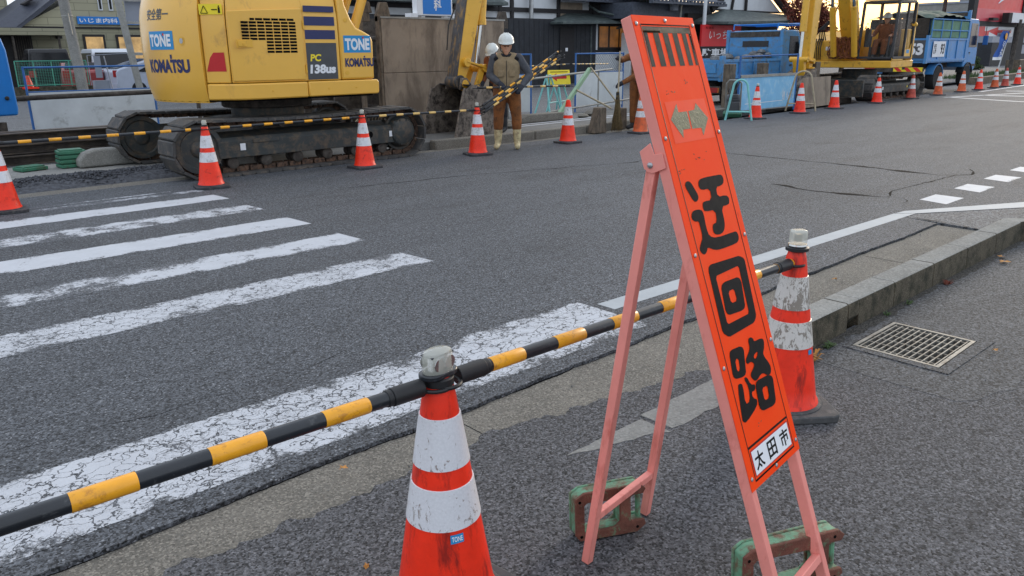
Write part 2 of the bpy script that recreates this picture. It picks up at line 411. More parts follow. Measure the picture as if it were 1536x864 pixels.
M_link = pm('track_link_rust', (104,80,64), .8, .1, var=.3, vs=18, grime=(44,36,32), ga=.5, gs=20, bump=.6)
M_under = pm('undercarriage_grey', (54,58,58), .5, .1, var=.15, vs=5, grime=(92,80,66), ga=.45, gs=9, bump=.15)
M_hose = pm('black_hose', (28,28,30), .5, var=.15)
M_glass = pm('tinted_glass', (40,48,50), .06, var=.02, alpha=.2, spec=.7)
M_cabdark = pm('cab_dark_grey', (52,54,58), .5, var=.1)
M_bkt = pm('bucket_steel', (136,126,116), .6, .3, var=.25, vs=6, grime=(60,54,50), ga=.5, gs=10, bump=.5)
M_bktin = pm('bucket_inside', (48,52,60), .5, .4, var=.3, vs=5, grime=(36,34,34), ga=.4, gs=8, bump=.3)
M_rust = pm('rusty_plate', (152,138,122), .8, .1, var=.12, vs=1.6, grime=(112,100,88), ga=.45, gs=3, streak=(1,1,.35), bump=.3, bs=40)
M_rustd = pm('rusty_dark_steel', (84,78,72), .8, .1, var=.3, vs=6, grime=(56,50,46), ga=.5, gs=10, bump=.4)
M_rail = pm('old_steel_beam', (70,64,60), .75, .2, var=.3, vs=5, grime=(100,88,76), ga=.4, gs=9, streak=(.3,1,1), bump=.4)
M_blue = pm('blue_enamel', (22,118,200), .4, var=.05, vs=3)
M_bluef = pm('fence_blue', (40,96,160), .5, var=.12)
M_truck = pm('truck_blue', (66,136,192), .45, var=.12, vs=3, grime=(86,110,130), ga=.42, gs=6, coat=.1)
M_truck2 = pm('truck_blue_clean', (64,134,196), .42, var=.08, vs=3, grime=(90,128,160), ga=.3, gs=6, coat=.1)
M_sky_panel = pm('pale_blue_panel', (124,186,224), .5, var=.07, vs=2.5, grime=(160,200,222), ga=.35, gs=5)
M_mint = pm('mint_tube', (128,198,196), .45, var=.06)
M_green_tube = pm('sage_tube', (138,168,136), .5, var=.1)
M_grt = pm('galvanised_tube', (150,150,146), .45, .5, var=.15)
M_beige_tube = pm('beige_tube', (176,162,136), .5, .2, var=.15)
M_wood = pm('old_timber', (112,100,86), .85, var=.25, vs=8, grime=(70,62,54), ga=.4, gs=14, streak=(1,1,.3), bump=.4)
M_khaki = pm('khaki_cloth', (142,124,96), .9, var=.15, vs=12, bump=.3, bs=60)
M_brown = pm('brown_canvas', (132,82,42), .9, var=.2, vs=9, grime=(88,56,34), ga=.35, gs=12, bump=.4, bs=50)
M_brown2 = pm('rust_jacket_cloth', (128,76,46), .9, var=.2, vs=9, bump=.4, bs=50)
M_grey_cl = pm('charcoal_knit', (74,76,82), .9, var=.15, vs=14, bump=.3)
M_blk_cl = pm('black_cloth', (30,32,38), .85, var=.2)
M_boot = pm('cream_rubber', (196,182,140), .6, var=.12, vs=10, grime=(140,122,92), ga=.4, gs=16)
M_bootk = pm('black_boot', (36,37,40), .6, var=.2)
M_skin = pm('skin', (192,142,114), .6, var=.08)
M_helmet = pm('helmet_white', (214,218,214), .3, var=.04, grime=(186,188,184), ga=.25, gs=12)
M_hair = pm('dark_hair', (30,26,24), .7, var=.2)
M_glove = pm('navy_glove', (38,42,52), .8, var=.15)
M_broom = pm('twig_broom', (104,88,58), .9, var=.3, vs=30, bump=.6)
M_leaf = pm('leaf_green', (66,88,46), .7, var=.35, vs=4)
M_pine = pm('pine_green', (38,60,36), .8, var=.35, vs=3)
M_autumn = pm('autumn_leaf', (120,60,44), .8, var=.35, vs=3)
M_dryleaf = pm('fallen_leaf', (178,124,60), .8, var=.3, vs=20)
M_bark = pm('bark', (72,60,50), .9, var=.3, vs=8, bump=.6)
M_siding = None
def siding(name, rgb, dv=.33, du=1.2):
    m, N, b, vec, tc = new_mat(name)
    br = N.add('ShaderNodeTexBrick'); br.offset = .5
    mp = N.add('ShaderNodeMapping'); N.link(tc.outputs['Object'], mp.inputs['Vector']); mp.inputs['Rotation'].default_value = (R(90), 0, 0)
    N.link(mp.outputs[0], br.inputs['Vector'])
    br.inputs['Color1'].default_value = rgba(rgb); br.inputs['Color2'].default_value = tuple(x*.93 for x in lin(rgb))+(1,); br.inputs['Mortar'].default_value = tuple(x*.6 for x in lin(rgb))+(1,)
    br.inputs['Scale'].default_value = 1; br.inputs['Mortar Size'].default_value = .018; br.inputs['Brick Width'].default_value = du; br.inputs['Row Height'].default_value = dv
    n = N.noise(vec, 1.5, 5); c = N.mix(N.math('MULTIPLY', N.ramp(n, .35, .7), .25), br.outputs['Color'], tuple(x*.75 for x in lin(rgb))+(1,))
    N.link(c, b.inputs['Base Color']); b.inputs['Roughness'].default_value = .75
    return m
M_siding = siding('olive_siding', (164,160,136))
M_siding2 = siding('olive_siding_low', (148,145,122))
M_roof = pm('slate_roof', (62,66,78), .6, var=.15, vs=5)
M_tile = pm('roof_tile', (74,80,92), .5, var=.25, vs=12, bump=.5, bs=12)
M_plaster = pm('white_plaster', (206,210,214), .8, var=.05, vs=2)
M_blackwall = pm('black_cladding', (30,33,40), .6, var=.12, vs=2, grime=(44,48,56), ga=.3, gs=3)
M_timber = pm('black_timber', (36,34,36), .7, var=.15)
M_copper = pm('green_copper_roof', (74,84,84), .6, var=.18, vs=5, grime=(96,106,102), ga=.3, gs=5)
M_carw = pm('car_silver', (170,178,194), .4, 0., var=.03, coat=.2)
M_carb = pm('car_black', (18,19,24), .35, var=.03, coat=.1, spec=.3)
M_carwh = pm('car_white', (206,212,220), .35, var=.03, coat=.2)
M_carr = pm('car_red', (140,40,44), .3, var=.05, coat=.6)
M_cglass = pm('car_glass', (22,25,30), .12, var=.05, spec=.4)
M_rim = pm('wheel_rim', (186,190,196), .5, .2, var=.05)
M_tyre = pm('tyre', (28,28,30), .8, var=.15, bump=.2)
M_grnet = pm('green_mesh_bar', (70,150,128), .55, var=.1)
M_redsign = pm('red_sign_face', (212,34,40), .4, var=.05, vs=1)
M_pinkred = pm('pale_red_sign_face', (206,74,88), .4, var=.05, vs=1)
M_flag = pm('blue_banner', (44,92,172), .8, var=.08)
M_tarp = pm('green_tarp', (100,136,112), .75, var=.2, vs=3, bump=.6, bs=12)
M_tarpd = pm('dark_green_tarp', (66,84,74), .8, var=.25, vs=3, bump=.6, bs=12)
M_soil = pm('dark_soil', (58,52,46), .95, var=.3, vs=8, bump=1., bs=30)
M_amber = pm('amber_plastic', (196,110,30), .3, var=.05)
M_rlamp = pm('red_lamp_plastic', (150,26,26), .3, var=.05)
def emit(name, rgb, st):
    m = bpy.data.materials.new(name); m.use_nodes = True; N = NT(m); b = N.n['Principled BSDF']
    tc = N.add('ShaderNodeTexCoord'); n = N.noise(tc.outputs['Object'], 2.2, 4)
    c = N.mix(N.ramp(n, .35, .65), tuple(x*.45 for x in lin(rgb))+(1,), rgba(rgb))
    b.inputs['Base Color'].default_value = (.02,.02,.02,1); N.link(c, b.inputs['Emission Color']); b.inputs['Emission Strength'].default_value = st
    return m
M_litwin = emit('lit_window', (238,196,130), .5)
M_dimwin = emit('dim_window', (150,96,40), .35)

M_pad = pm('track_pad_rubber', (72,71,70), .7, .1, var=.2, vs=6, grime=(108,98,88), ga=.35, gs=9, bump=.35)
GLY = {'dot': [(0.051, 0.789), (0.066, 0.793), (0.079, 0.787), (0.1, 0.75), (0.093, 0.739), (0.077, 0.736), (0.068, 0.742), (0.047, 0.78)], 'stem': [(0.117, 0.786), (0.137, 0.791), (0.225, 0.789), (0.245, 0.787), (0.25, 0.774), (0.241, 0.762), (0.222, 0.759), (0.199, 0.759), (0.194, 0.733), (0.239, 0.732), (0.253, 0.724), (0.251, 0.712), (0.242, 0.705), (0.201, 0.706), (0.199, 0.665), (0.191, 0.65), (0.177, 0.64), (0.151, 0.638), (0.129, 0.645), (0.129, 0.661), (0.137, 0.67), (0.158, 0.67), (0.165, 0.703), (0.114, 0.706), (0.106, 0.713), (0.109, 0.727), (0.119, 0.732), (0.16, 0.73), (0.165, 0.76), (0.122, 0.761), (0.111, 0.771)], 'shin': [(0.047, 0.714), (0.064, 0.718), (0.094, 0.715), (0.103, 0.704), (0.098, 0.666), (0.103, 0.643), (0.135, 0.633), (0.231, 0.632), (0.248, 0.631), (0.255, 0.618), (0.249, 0.606), (0.232, 0.6), (0.144, 0.601), (0.112, 0.605), (0.08, 0.619), (0.075, 0.61), (0.058, 0.603), (0.045, 0.61), (0.04, 0.621), (0.051, 0.632), (0.07, 0.647), (0.07, 0.675), (0.07, 0.688), (0.05, 0.69), (0.039, 0.7)], 'k_out': [(0.057, 0.566), (0.07, 0.575), (0.229, 0.567), (0.255, 0.554), (0.242, 0.397), (0.221, 0.384), (0.076, 0.384), (0.05, 0.402)], 'k_outh': [(0.084, 0.542), (0.214, 0.543), (0.207, 0.413), (0.083, 0.415)], 'k_in': [(0.098, 0.512), (0.117, 0.519), (0.195, 0.516), (0.208, 0.504), (0.195, 0.433), (0.174, 0.429), (0.103, 0.435), (0.09, 0.445)], 'k_inh': [(0.127, 0.492), (0.16, 0.492), (0.161, 0.459), (0.128, 0.46)], 'ra': [(0.056, 0.346), (0.067, 0.352), (0.118, 0.348), (0.133, 0.338), (0.113, 0.274), (0.089, 0.273), (0.056, 0.279), (0.046, 0.289)], 'rah': [(0.076, 0.324), (0.095, 0.323), (0.088, 0.292), (0.072, 0.293)], 'rb': [(0.056, 0.261), (0.072, 0.263), (0.083, 0.255), (0.072, 0.206), (0.099, 0.206), (0.109, 0.24), (0.095, 0.268), (0.112, 0.268), (0.123, 0.242), (0.146, 0.237), (0.138, 0.222), (0.117, 0.225), (0.117, 0.208), (0.138, 0.198), (0.126, 0.182), (0.055, 0.164), (0.04, 0.171), (0.038, 0.178)], 'rc': [(0.164, 0.352), (0.181, 0.355), (0.194, 0.347), (0.193, 0.338), (0.235, 0.337), (0.25, 0.328), (0.239, 0.307), (0.222, 0.294), (0.252, 0.257), (0.244, 0.236), (0.225, 0.234), (0.195, 0.254), (0.154, 0.24), (0.136, 0.255), (0.133, 0.268), (0.171, 0.282), (0.153, 0.297), (0.132, 0.294), (0.126, 0.305), (0.137, 0.313), (0.166, 0.328)], 'rch': [(0.173, 0.307), (0.203, 0.311), (0.189, 0.296), (0.173, 0.296)], 'rd': [(0.145, 0.234), (0.158, 0.242), (0.226, 0.237), (0.247, 0.225), (0.231, 0.16), (0.211, 0.155), (0.15, 0.162), (0.137, 0.175)], 'rdh': [(0.174, 0.216), (0.207, 0.214), (0.201, 0.18), (0.172, 0.182)], 'arL': [(0.059, 0.949), (0.104, 0.987), (0.104, 0.965), (0.147, 0.965), (0.145, 0.92), (0.106, 0.92), (0.098, 0.899)], 'arR': [(0.154, 0.965), (0.186, 0.967), (0.201, 0.984), (0.247, 0.941), (0.201, 0.897), (0.199, 0.918), (0.152, 0.919)], 'sticker': [(0.055, 0.992), (0.248, 0.993), (0.265, 0.891), (0.057, 0.889)]}
M_soil2 = asphalt('silt', (.045,.042,.037), (.12,.11,.10), .5, 1.2, .95, .8)
M_gratebar = pm('grate_steel', (132,130,124), .6, .35, var=.15, vs=12, grime=(92,84,74), ga=.35, gs=14)
# ------------------------------------------------------------------ ground
def rag(x0, x1, y, amp, step, seed, trend=lambda x: 0, fine=.35):
    pts = []; n = max(2, int((x1-x0)/step))
    for i in range(n+1):
        x = x0+(x1-x0)*i/n
        w = noise.noise(Vector((x*1.3, seed, 0)))*amp + noise.noise(Vector((x*9, seed, 3)))*amp*fine + noise.noise(Vector((x*31, seed, 5)))*amp*fine*.5
        pts.append((x, y+w+trend(x)))
    return pts
def sheet(name, poly, z, mat, th=0., holes=()):
    b = B()
    if holes: b.ext(poly, 'z', z-max(th, .002), z, holes=holes)
    elif th: b.ext(poly, 'z', z-th, z)
    else: b.face([(x, y, z) for x, y in poly])
    return struct(b.make(name, mat, loc=(0,0,0)))
Z = 0.
# far ground, one sheet to the horizon
sheet('ground', [(-400,-300),(900,-300),(900,900),(-400,900)], -.16, M_lot)
# the road between the gutter and the far kerb
near_edge = rag(-6, 7.25, 2.405, .03, .02, 2., lambda x: 0, .35)
road = near_edge + [(7.32,2.74),(7.45,2.78)] + [(9.4,1.75),(13,-1.2),(20,-4),(200,-4),(200,12.8),(60,12.0),(37,10.45),(23,9.95),(15,9.62),(9.4,9.62),(7.3,9.72),(-6,9.72),(-30,9.6),(-30,2.4)]
sheet('road', road, 0, M_road, .05)
# side road mouth surface to the right of the kerb end
sheet('side_road', [(7.27,2.1),(7.34,2.735),(7.47,2.775),(9.38,1.745),(12.98,-1.205),(20,-4.01),(20,-8),(5,-8),(7.6,.6)], -.003, M_lot, .05)
# gutter
sheet('gutter', [(-6,1.9),(3.3,1.82),(7.26,1.86),(7.26,2.60),(-6,2.60)], -.018, M_gutter, .05)
b = B()
for x in (-.95, 1.83, 3.95, 5.75): b.box(x-.0015, x+.0015, 1.9, 2.38, -.0175, -.0168)
struct(b.make('gutter_joint', M_dark, loc=(0,0,0)))
# broken black lip where the asphalt ends at the gutter
b = B(); P = near_edge; Q = [(x, y-.002-.014*max(0,noise.noise(Vector((x*2.3,4,0)))+.1)-.006*abs(noise.noise(Vector((x*23,4,0))))) for x, y in near_edge]
for i in range(len(P)-1):
    b.face([(Q[i][0],Q[i][1],-.0172),(Q[i+1][0],Q[i+1][1],-.0172),(P[i+1][0],P[i+1][1]+.02,-.0172),(P[i][0],P[i][1]+.02,-.0172)])
struct(b.make('gutter_crack', M_dark, loc=(0,0,0)))
# apron on the near side, with a hole for the drain
GX0, GX1, GY0, GY1 = 3.83, 4.34, 1.165, 1.585
def tr(x):
    if x < 1.9: return 0
    if x < 3.3: return -(x-1.9)/1.4*.27
    return -.27
up = rag(-6, 3.42, 2.14, .06, .02, 4., tr, .9)
ap = up + [(3.45,1.72),(7.0,1.72),(7.15,1.3),(7.6,.62),(5,-8),(-6,-8)]
sheet('apron', ap, 0, M_apron, .04, holes=[[(GX0,GY0),(GX1,GY0),(GX1,GY1),(GX0,GY1)]])
# flush slabs that carry the kerb line on through the apron; their edges are eaten by asphalt
for i, (xa, xb, y0, y1) in enumerate(((1.93,2.37,1.80,1.81),(2.40,2.99,1.665,1.835),(3.0,3.43,1.65,1.835))):
    lo = rag(xa, xb, y0, .022, .02, 20+i, (lambda x: -.0) if i else (lambda x: -(x-1.93)*.3), .8)
    hi = rag(xa, xb, y1, .012, .02, 30+i, (lambda x: 0), .8)
    sheet('kerb_slab', lo+hi[::-1], .0025, M_slab, .01)
# smoother grey patch of asphalt beside the kerb
M_patch = asphalt('patch_asphalt', (.058,.059,.062), (.14,.14,.145), .2, .9, .85, .3)
lo = rag(3.5, 7.5, .95, .14, .08, 41., lambda x: (x-3.5)*-.28, .3)
sheet('apron_patch', [(3.5,1.71),(6.95,1.71),(7.12,1.28)]+lo[::-1], .0012, M_patch, .0, holes=[[(GX0-.001,GY0-.001),(GX1+.001,GY0-.001),(GX1+.001,GY1+.001),(GX0-.001,GY1+.001)]])
# raised kerb: one stone after another, then a curve round the corner
kx = [3.42,4.02,4.62,5.22,5.82,6.42,7.0]
prof = lambda h: [(1.70,-.05),(1.708,h-.02),(1.713,h-.006),(1.722,h),(1.85,h),(1.86,h-.01),(1.865,-.05)]
for i in range(len(kx)-1):
    b = B(); h = .155+.0012*(i%2)
    if i == 0:
        b.ext(prof(h), 'x', kx[0]+.003, kx[1]-.003)
    elif i == 1:   # drain mouth at the foot
        b.ext(prof(h), 'x', kx[i]+.13, kx[i+1]-.003); b.ext([(1.703,.07),(1.708,h-.02),(1.713,h-.006),(1.722,h),(1.85,h),(1.86,h-.01),(1.865,-.05),(1.80,-.05)], 'x', kx[i]+.003, kx[i]+.1302)
    else: b.ext(prof(h), 'x', kx[i]+.003, kx[i+1]-.003)
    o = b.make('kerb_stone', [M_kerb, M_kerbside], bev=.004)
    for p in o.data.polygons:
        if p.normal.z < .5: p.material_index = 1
    struct(o)
# curved end
b = B(); n = 9; cx, cy, ro, ri = 7.0, 1.412, .448, .30
for i in range(n):
    a0 = R(90-i*80/n); a1 = R(90-(i+1)*80/n)
    for (zz0, zz1) in ((-.05, .155),):
        q = [(cx+r_*math.cos(a), cy+r_*math.sin(a)) for a, r_ in ((a0,ri),(a0,ro),(a1,ro),(a1,ri))]
        b.ext(q, 'z', zz0, zz1-i*.006)
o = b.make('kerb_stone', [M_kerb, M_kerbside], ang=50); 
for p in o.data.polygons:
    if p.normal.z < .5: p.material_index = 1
struct(o)
# drain grate
g = thing('drain_grate', (GX0,GY0,0), 'square galvanised steel drain grate set in the asphalt at the foot of the kerb', 'drain grate')
b = B(); w, d = GX1-GX0, GY1-GY0
b.box(-.005,0,-.005,d+.005,-.2,.002); b.box(w,w+.005,-.005,d+.005,-.2,.002); b.box(0,w,-.005,0,-.2,.002); b.box(0,w,d,d+.005,-.2,.002); b.box(0,w,0,d,-.21,-.2)
b.make('pit', M_soil, g)
b = B()
for (x0,x1,y0,y1) in ((.0,w,.0,.018),(0,w,d-.018,d),(0,.018,.018,d-.018),(w-.018,w,.018,d-.018)): b.box(x0,x1,y0,y1,-.03,.006)
b.make('frame', M_gratebar, g)
b = B()
for i in range(13): y = .03+i*(d-.06)/12; b.box(.018,w-.018,y-.003,y+.003,-.028,.003)
b.make('bearing_bars', M_gratebar, g)
b = B()
for i in range(6): x = .05+i*(w-.10)/5; b.box(x-.002,x+.002,.02,d-.02,-.012,.0015)
b.make('cross_bars', M_gratebar, g)
b = B(); b.ext([(GX0-.05,GY0-.06),(GX1+.07,GY0-.07),(GX1+.06,GY1+.03),(GX0-.05,GY1+.03)], 'z', -.05, .0052, holes=[[(GX0-.006,GY0-.006),(GX1+.006,GY0-.006),(GX1+.006,GY1+.006),(GX0-.006,GY1+.006)]])
struct(b.make('drain_surround', M_patch, loc=(0,0,0)))
# cracks and seams in the road
def crack(pts, w0, seed, name='road_crack', z=.0014, amp=.03):
    b = B(); P = []
    for i in range(len(pts)-1):
        a, c = Vector(pts[i]), Vector(pts[i+1]); n = max(3, int((c-a).length/.04))
        for k in range(n): P.append(a.lerp(c, k/n))
    P.append(Vector(pts[-1])); L, Rr = [], []
    for i, p in enumerate(P):
        d = (P[min(i+1,len(P)-1)]-P[max(i-1,0)]).normalized(); nn = Vector((-d.y, d.x))
        p = p + nn*(noise.noise(Vector((p.x*4, p.y*4, seed)))*amp*1.6+noise.noise(Vector((p.x*17, p.y*17, seed)))*amp*.5)
        w = w0*(.35+abs(noise.noise(Vector((p.x*3+5, p.y*3, seed+3))))*2.2)*min(1, i/6+.1, (len(P)-1-i)/6+.1)
        L.append(p+nn*w); Rr.append(p-nn*w)
    for i in range(len(P)-1): b.face([(L[i].x,L[i].y,z),(L[i+1].x,L[i+1].y,z),(Rr[i+1].x,Rr[i+1].y,z),(Rr[i].x,Rr[i].y,z)])
    return struct(b.make(name, M_dark, loc=(0,0,0)))
crack([(8.16,4.5),(8.02,3.9),(8.2,3.23)], .042, 1.)
crack([(8.2,3.23),(8.7,3.36),(9.24,3.31),(10.22,3.29)], .014, 12.)
crack([(8.12,3.3),(8.25,3.1),(7.9,2.95)], .004, 6.)
crack([(10.4,7.2),(10.2,6.4),(10.18,5.69),(10.2,4.6)], .016, 2.)
crack([(10.22,4.9),(10.18,4.47),(10.11,3.4)], .04, 22.)
crack([(10.11,3.4),(10.4,3.15),(10.9,3.3)], .012, 24.)
crack([(4.5,7.75),(6.13,7.5),(8.5,6.75),(10.4,7.2)], .010, 3.)
crack([(7.36,2.74),(7.3,2.1)], .006, 4., amp=.005)
crack([(4.7,1.02),(5.0,1.0),(5.6,.75)], .004, 5., z=.0018)
crack([(5.2,1.35),(5.7,1.15),(6.6,1.2)], .004, 8., z=.0018)
crack([(-.5,3.4),(1.2,3.25),(2.6,3.4)], .0015, 9.)
# painted crossing bars
bars = [(4.47,4.86,4),(5.38,5.78,1),(6.30,6.72,0),(7.2,7.62,2),(8.06,8.42,0),(8.72,8.86,3)]
for y0, y1, k in bars:
    L = rag(-.75, 3.30, y0, .012, .05, y0*3, lambda x: 0, .6); U = rag(-.75, 3.27, y1, .012, .05, y0*5, lambda x: 0, .6)
    b = B(); b.face([(x,y,.0012) for x, y in L]+[(x,y,.0012) for x, y in U[::-1]])
    struct(b.make('crossing_bar', M_bar[k]))
b = B(); L = rag(.6, 3.0, 8.93, .012, .05, 77); U = rag(.6, 3.0, 9.0, .012, .05, 78); b.face([(x,y,.0012) for x, y in L]+[(x,y,.0012) for x, y in U[::-1]])
struct(b.make('crossing_bar', M_bar[3]))
# stop line, edge line, dashes
L = rag(-3, 3.34, 2.52, .022, .03, 51, lambda x: 0, .8); U = rag(-3, 3.34, 3.07, .03, .03, 52, lambda x: 0, .8)
b = B(); b.face([(x,y,.0012) for x, y in L]+[(x,y,.0012) for x, y in U[::-1]]); struct(b.make('stop_line', M_stop))
b = B(); b.face([(x,y,.0012) for x, y in ((3.40,2.82),(7.55,2.70),(7.40,2.84),(3.40,2.96))]); struct(b.make('edge_line', M_line))
b = B(); b.face([(x,y,.0012) for x, y in ((7.56,2.70),(8.6,2.08),(9.6,1.4),(9.72,1.5),(8.9,2.17),(7.6,2.82),(7.43,2.835))]); struct(b.make('edge_line', M_line))
for i in range(14):
    x = 8.22+i*.94; b = B(); b.face([(x,2.67,.0012),(x+.48,2.67,.0012),(x+.5,2.95,.0012),(x+.08,2.95,.0012)]); struct(b.make('lane_dash', M_line2))
# far right: hatching lines on the road
def stripe(pts, w, name='hatch_line', z=.0012):
    b = B()
    for i in range(len(pts)-1):
        a, c = Vector(pts[i]), Vector(pts[i+1]); d = (c-a).normalized(); n = Vector((-d.y, d.x))*w/2
        b.face([(p.x,p.y,z) for p in (a+n, c+n, c-n, a-n)])
    return struct(b.make(name, M_line2))
stripe([(26.4,9.1),(30,8.2),(33,7.4),(40,5.5)], .16)
stripe([(26.6,9.05),(25.6,6.9),(25.3,5.5)], .2)
stripe([(28.3,8.6),(28.5,6.9),(28.2,4.9)], .28)
stripe([(31.5,8.9),(32.2,7.4),(32.6,5.5)], .3)
stripe([(35.5,9.2),(36.2,7.4),(37,5.5)], .3)
stripe([(30.5,9.4),(36,9.7),(44,10.2),(60,11)], .14)
# ---- far side: concrete strip, kerb, walk
sheet('far_gutter', [(-30,9.73),(7.2,9.73),(9.4,9.63),(15,9.63),(15,9.95),(9.5,9.97),(7.4,10.0),(-30,10.9)], -.012, M_gutter, .05)
sheet('far_apron_concrete', [(-30,10.9),(3.9,10.75),(7.0,10.2),(7.6,12.6),(-30,12.6)], -.008, M_pale, .05)
sheet('far_walk', [(7.3,10.12),(9.6,10.02),(15,10.4),(24,11.0),(24,12.5),(7.9,12.4)], .10, M_walk, .2)
sheet('side_lot', [(-30,12.62),(7.6,12.62),(7.9,12.42),(24,12.52),(60,14),(120,60),(120,120),(-60,120),(-60,12.62)], -.004, M_lot, .05)
# kerb along the far walk
b = B()
P = [(7.45,9.93),(9.6,9.88),(11,9.93),(12.9,10.15),(15,10.3),(17,10.45)]
for i in range(len(P)-1):
    (xa,ya),(xb,yb) = P[i], P[i+1]
    b2 = B(); b2.ext([(xa+.01,ya),(xb-.01,yb),(xb-.01,yb+.17),(xa+.01,ya+.17)], 'z', -.05, .135)
    struct(b2.make('far_kerb_stone', M_gutter, bev=.02))
# pale painted line on the far walk
for yy in (10.9, 11.15):
    b = B(); b.face([(9.2,yy-.04,.105),(16,yy+.26,.105),(16,yy+.36,.105),(9.2,yy+.04,.105)]); struct(b.make('walk_line', M_line2))
# pit being dug beside the road in front of the second excavator
sheet('trench_soil', [(18.6,10.5),(22.9,10.4),(22.9,12.4),(18.6,12.4)], .11, M_soil, .15)

# silt and dirt gathered along the foot of the kerb and in the gutter corner
for (xa, xb, ya, yb, z, sd) in ((3.42,7.0,1.67,1.702,.0016,61),(3.5,5.2,1.655,1.702,.0021,63),(5.4,6.9,1.645,1.702,.0021,65)):
    lo = rag(xa, xb, ya, .035, .02, sd, lambda x: 0, .9)
    b = B(); b.face([(x,min(y,1.700),z) for x, y in lo]+[(x,1.702,z) for x, y in lo[::-1]])
    struct(b.make('kerb_silt', M_soil2, loc=(0,0,0)))
lo = rag(3.45, 7.1, 1.92, .06, .03, 71, lambda x: 0, .6); b = B(); b.face([(x,1.862,-.0165) for x, y in lo]+[(x,max(y,1.866),-.0165) for x, y in lo[::-1]]); struct(b.make('gutter_silt', M_soil2, loc=(0,0,0)))
# ------------------------------------------------------------------ cones
def cone(mo, mw, mb, light=False, near=False, label='', lean=0.):
    t = thing('traffic_cone', (0,0,0), label, 'traffic cone')
    b = B(); hw = .185; n = 6
    poly = []
    for cx, cy, a0 in ((hw-.05,hw-.05,0),(-hw+.05,hw-.05,90),(-hw+.05,-hw+.05,180),(hw-.05,-hw+.05,270)):
        for i in range(n+1): a = R(a0+90*i/n); poly.append((cx+.05*math.cos(a), cy+.05*math.sin(a)))
    b.ext(poly, 'z', 0, .032); b.lathe([(.165,.032),(.152,.04),(.14,.042)], 32)
    b.make('base', mb, t, bev=.006)
    r = lambda z: .138-(z-.04)*(.138-.034)/(.66)
    def seg(z0, z1, k=.0): return [(r(z0)+k, z0), (r(z1)+k, z1)]
    b = B(); b.lathe([(.146,.04),(.142,.052),(r(.06),.06)]+[(r(z), z) for z in (.12,.2,.3,.4,.5,.6,.66)]+[(.033,.69),(.026,.70),(.018,.702)], 40)
    b.make('cone_body', mo, t)
    for z0, z1 in ((.295,.405),(.455,.59)):
        b = B(); b.lathe([(r(z0)+.0005,z0),(r(z0)+.0028,z0+.001),(r(z1)+.0028,z1-.001),(r(z1)+.0005,z1)], 40)
        b.make('reflective_sleeve', mw, t)
    if light:
        L = small_light(t, .70)
    return t
def small_light(t, z):
    b = B(); b.lathe([(.03,z-.012),(.036,z-.008),(.036,z+.006),(.028,z+.01)], 24)
    o = b.make('light_collar', M_hose, t)
    b = B(); b.lathe([(.026,z+.008),(.028,z+.02),(.027,z+.052),(.02,z+.062),(.0,z+.064)], 20)
    b.make('light_lens', M_clear, t)
    b = B(); b.lathe([(.016,z+.009),(.016,z+.045),(.0,z+.046)], 10); b.make('light_reflector', M_chrome, t)
    return o
GC = 'cones lined up along the far side of the road'
protos = {}
c_red = cone(M_orange, M_sleeve, M_rubber, False)
c_redl = cone(M_orange, M_sleeve, M_rubber, True)
c_fad = cone(M_faded, M_sleeve, M_rubber, False)
c_dul = cone(M_faded2, M_sleeve, M_rubber, False)
c_dull = cone(M_faded2, M_sleeve, M_rubber, True)
far = [
 (1.41,8.95,c_red,'orange cone cut by the left edge of the photo, by the crossing'),
 (3.46,8.93,c_redl,'orange cone with a lamp before the left end of the yellow excavator track'),
 (5.57,9.0,c_redl,'orange cone with a lamp before the middle right of the yellow excavator track'),
 (7.50,8.95,c_redl,'orange cone standing by the digging bucket and the man with striped bars'),
 (9.55,9.05,c_red,'bright orange cone with no lamp right of the man in cream boots'),
 (11.6,9.15,c_fad,'faded orange cone half hidden behind the detour sign by the sweeper'),
 (15.75,9.25,c_redl,'orange cone with a lamp beside the mint green arched barricade'),
 (17.8,9.3,c_red,'orange cone at the right end of the pale blue panel barrier'),
 (19.75,9.4,c_red,'orange cone in front of the brown steel plate by the digging arm'),
 (22.5,9.5,c_redl,'orange cone with a lamp in front of the far excavator track'),
 (25.1,9.6,c_dull,'dull red cone with a white lamp at the rear of the far excavator track'),
 (27.45,9.68,c_fad,'faded orange cone before the rear wheel of the far blue dump truck'),
 (29.9,9.8,c_fad,'faded orange cone before the front wheel of the far blue dump truck'),
 (31.75,9.85,c_red,'bright orange cone right of the dump truck at the tip of the hatching'),
 (33.6,9.9,c_fad,'second cone from the right group, faded orange, between two redder ones'),
 (34.95,9.95,c_dul,'dull red cone just right of a faded one in front of the planter'),
 (37.0,10.1,c_redl,'orange cone with a lamp at the right edge below the red sign')]
used = set()
for x, y, p, lab in far:
    o = p if id(p) not in used else dup(p)
    used.add(id(p)); o.location = (x, y, 0); o.rotation_euler = (0,0,R(random.uniform(-14,14)-2)); o['label'] = lab; o['group'] = GC
# two far cones behind the works
for (x,y,lab) in ((16.2,17.5,'small distant cone behind the worker, left of the yellow arrow board'),(19.2,17.5,'small distant cone seen through the blue mesh fence')):
    o = dup(c_red); o.location = (x,y,0); o['label'] = lab; o['group'] = 'cones behind the fences'
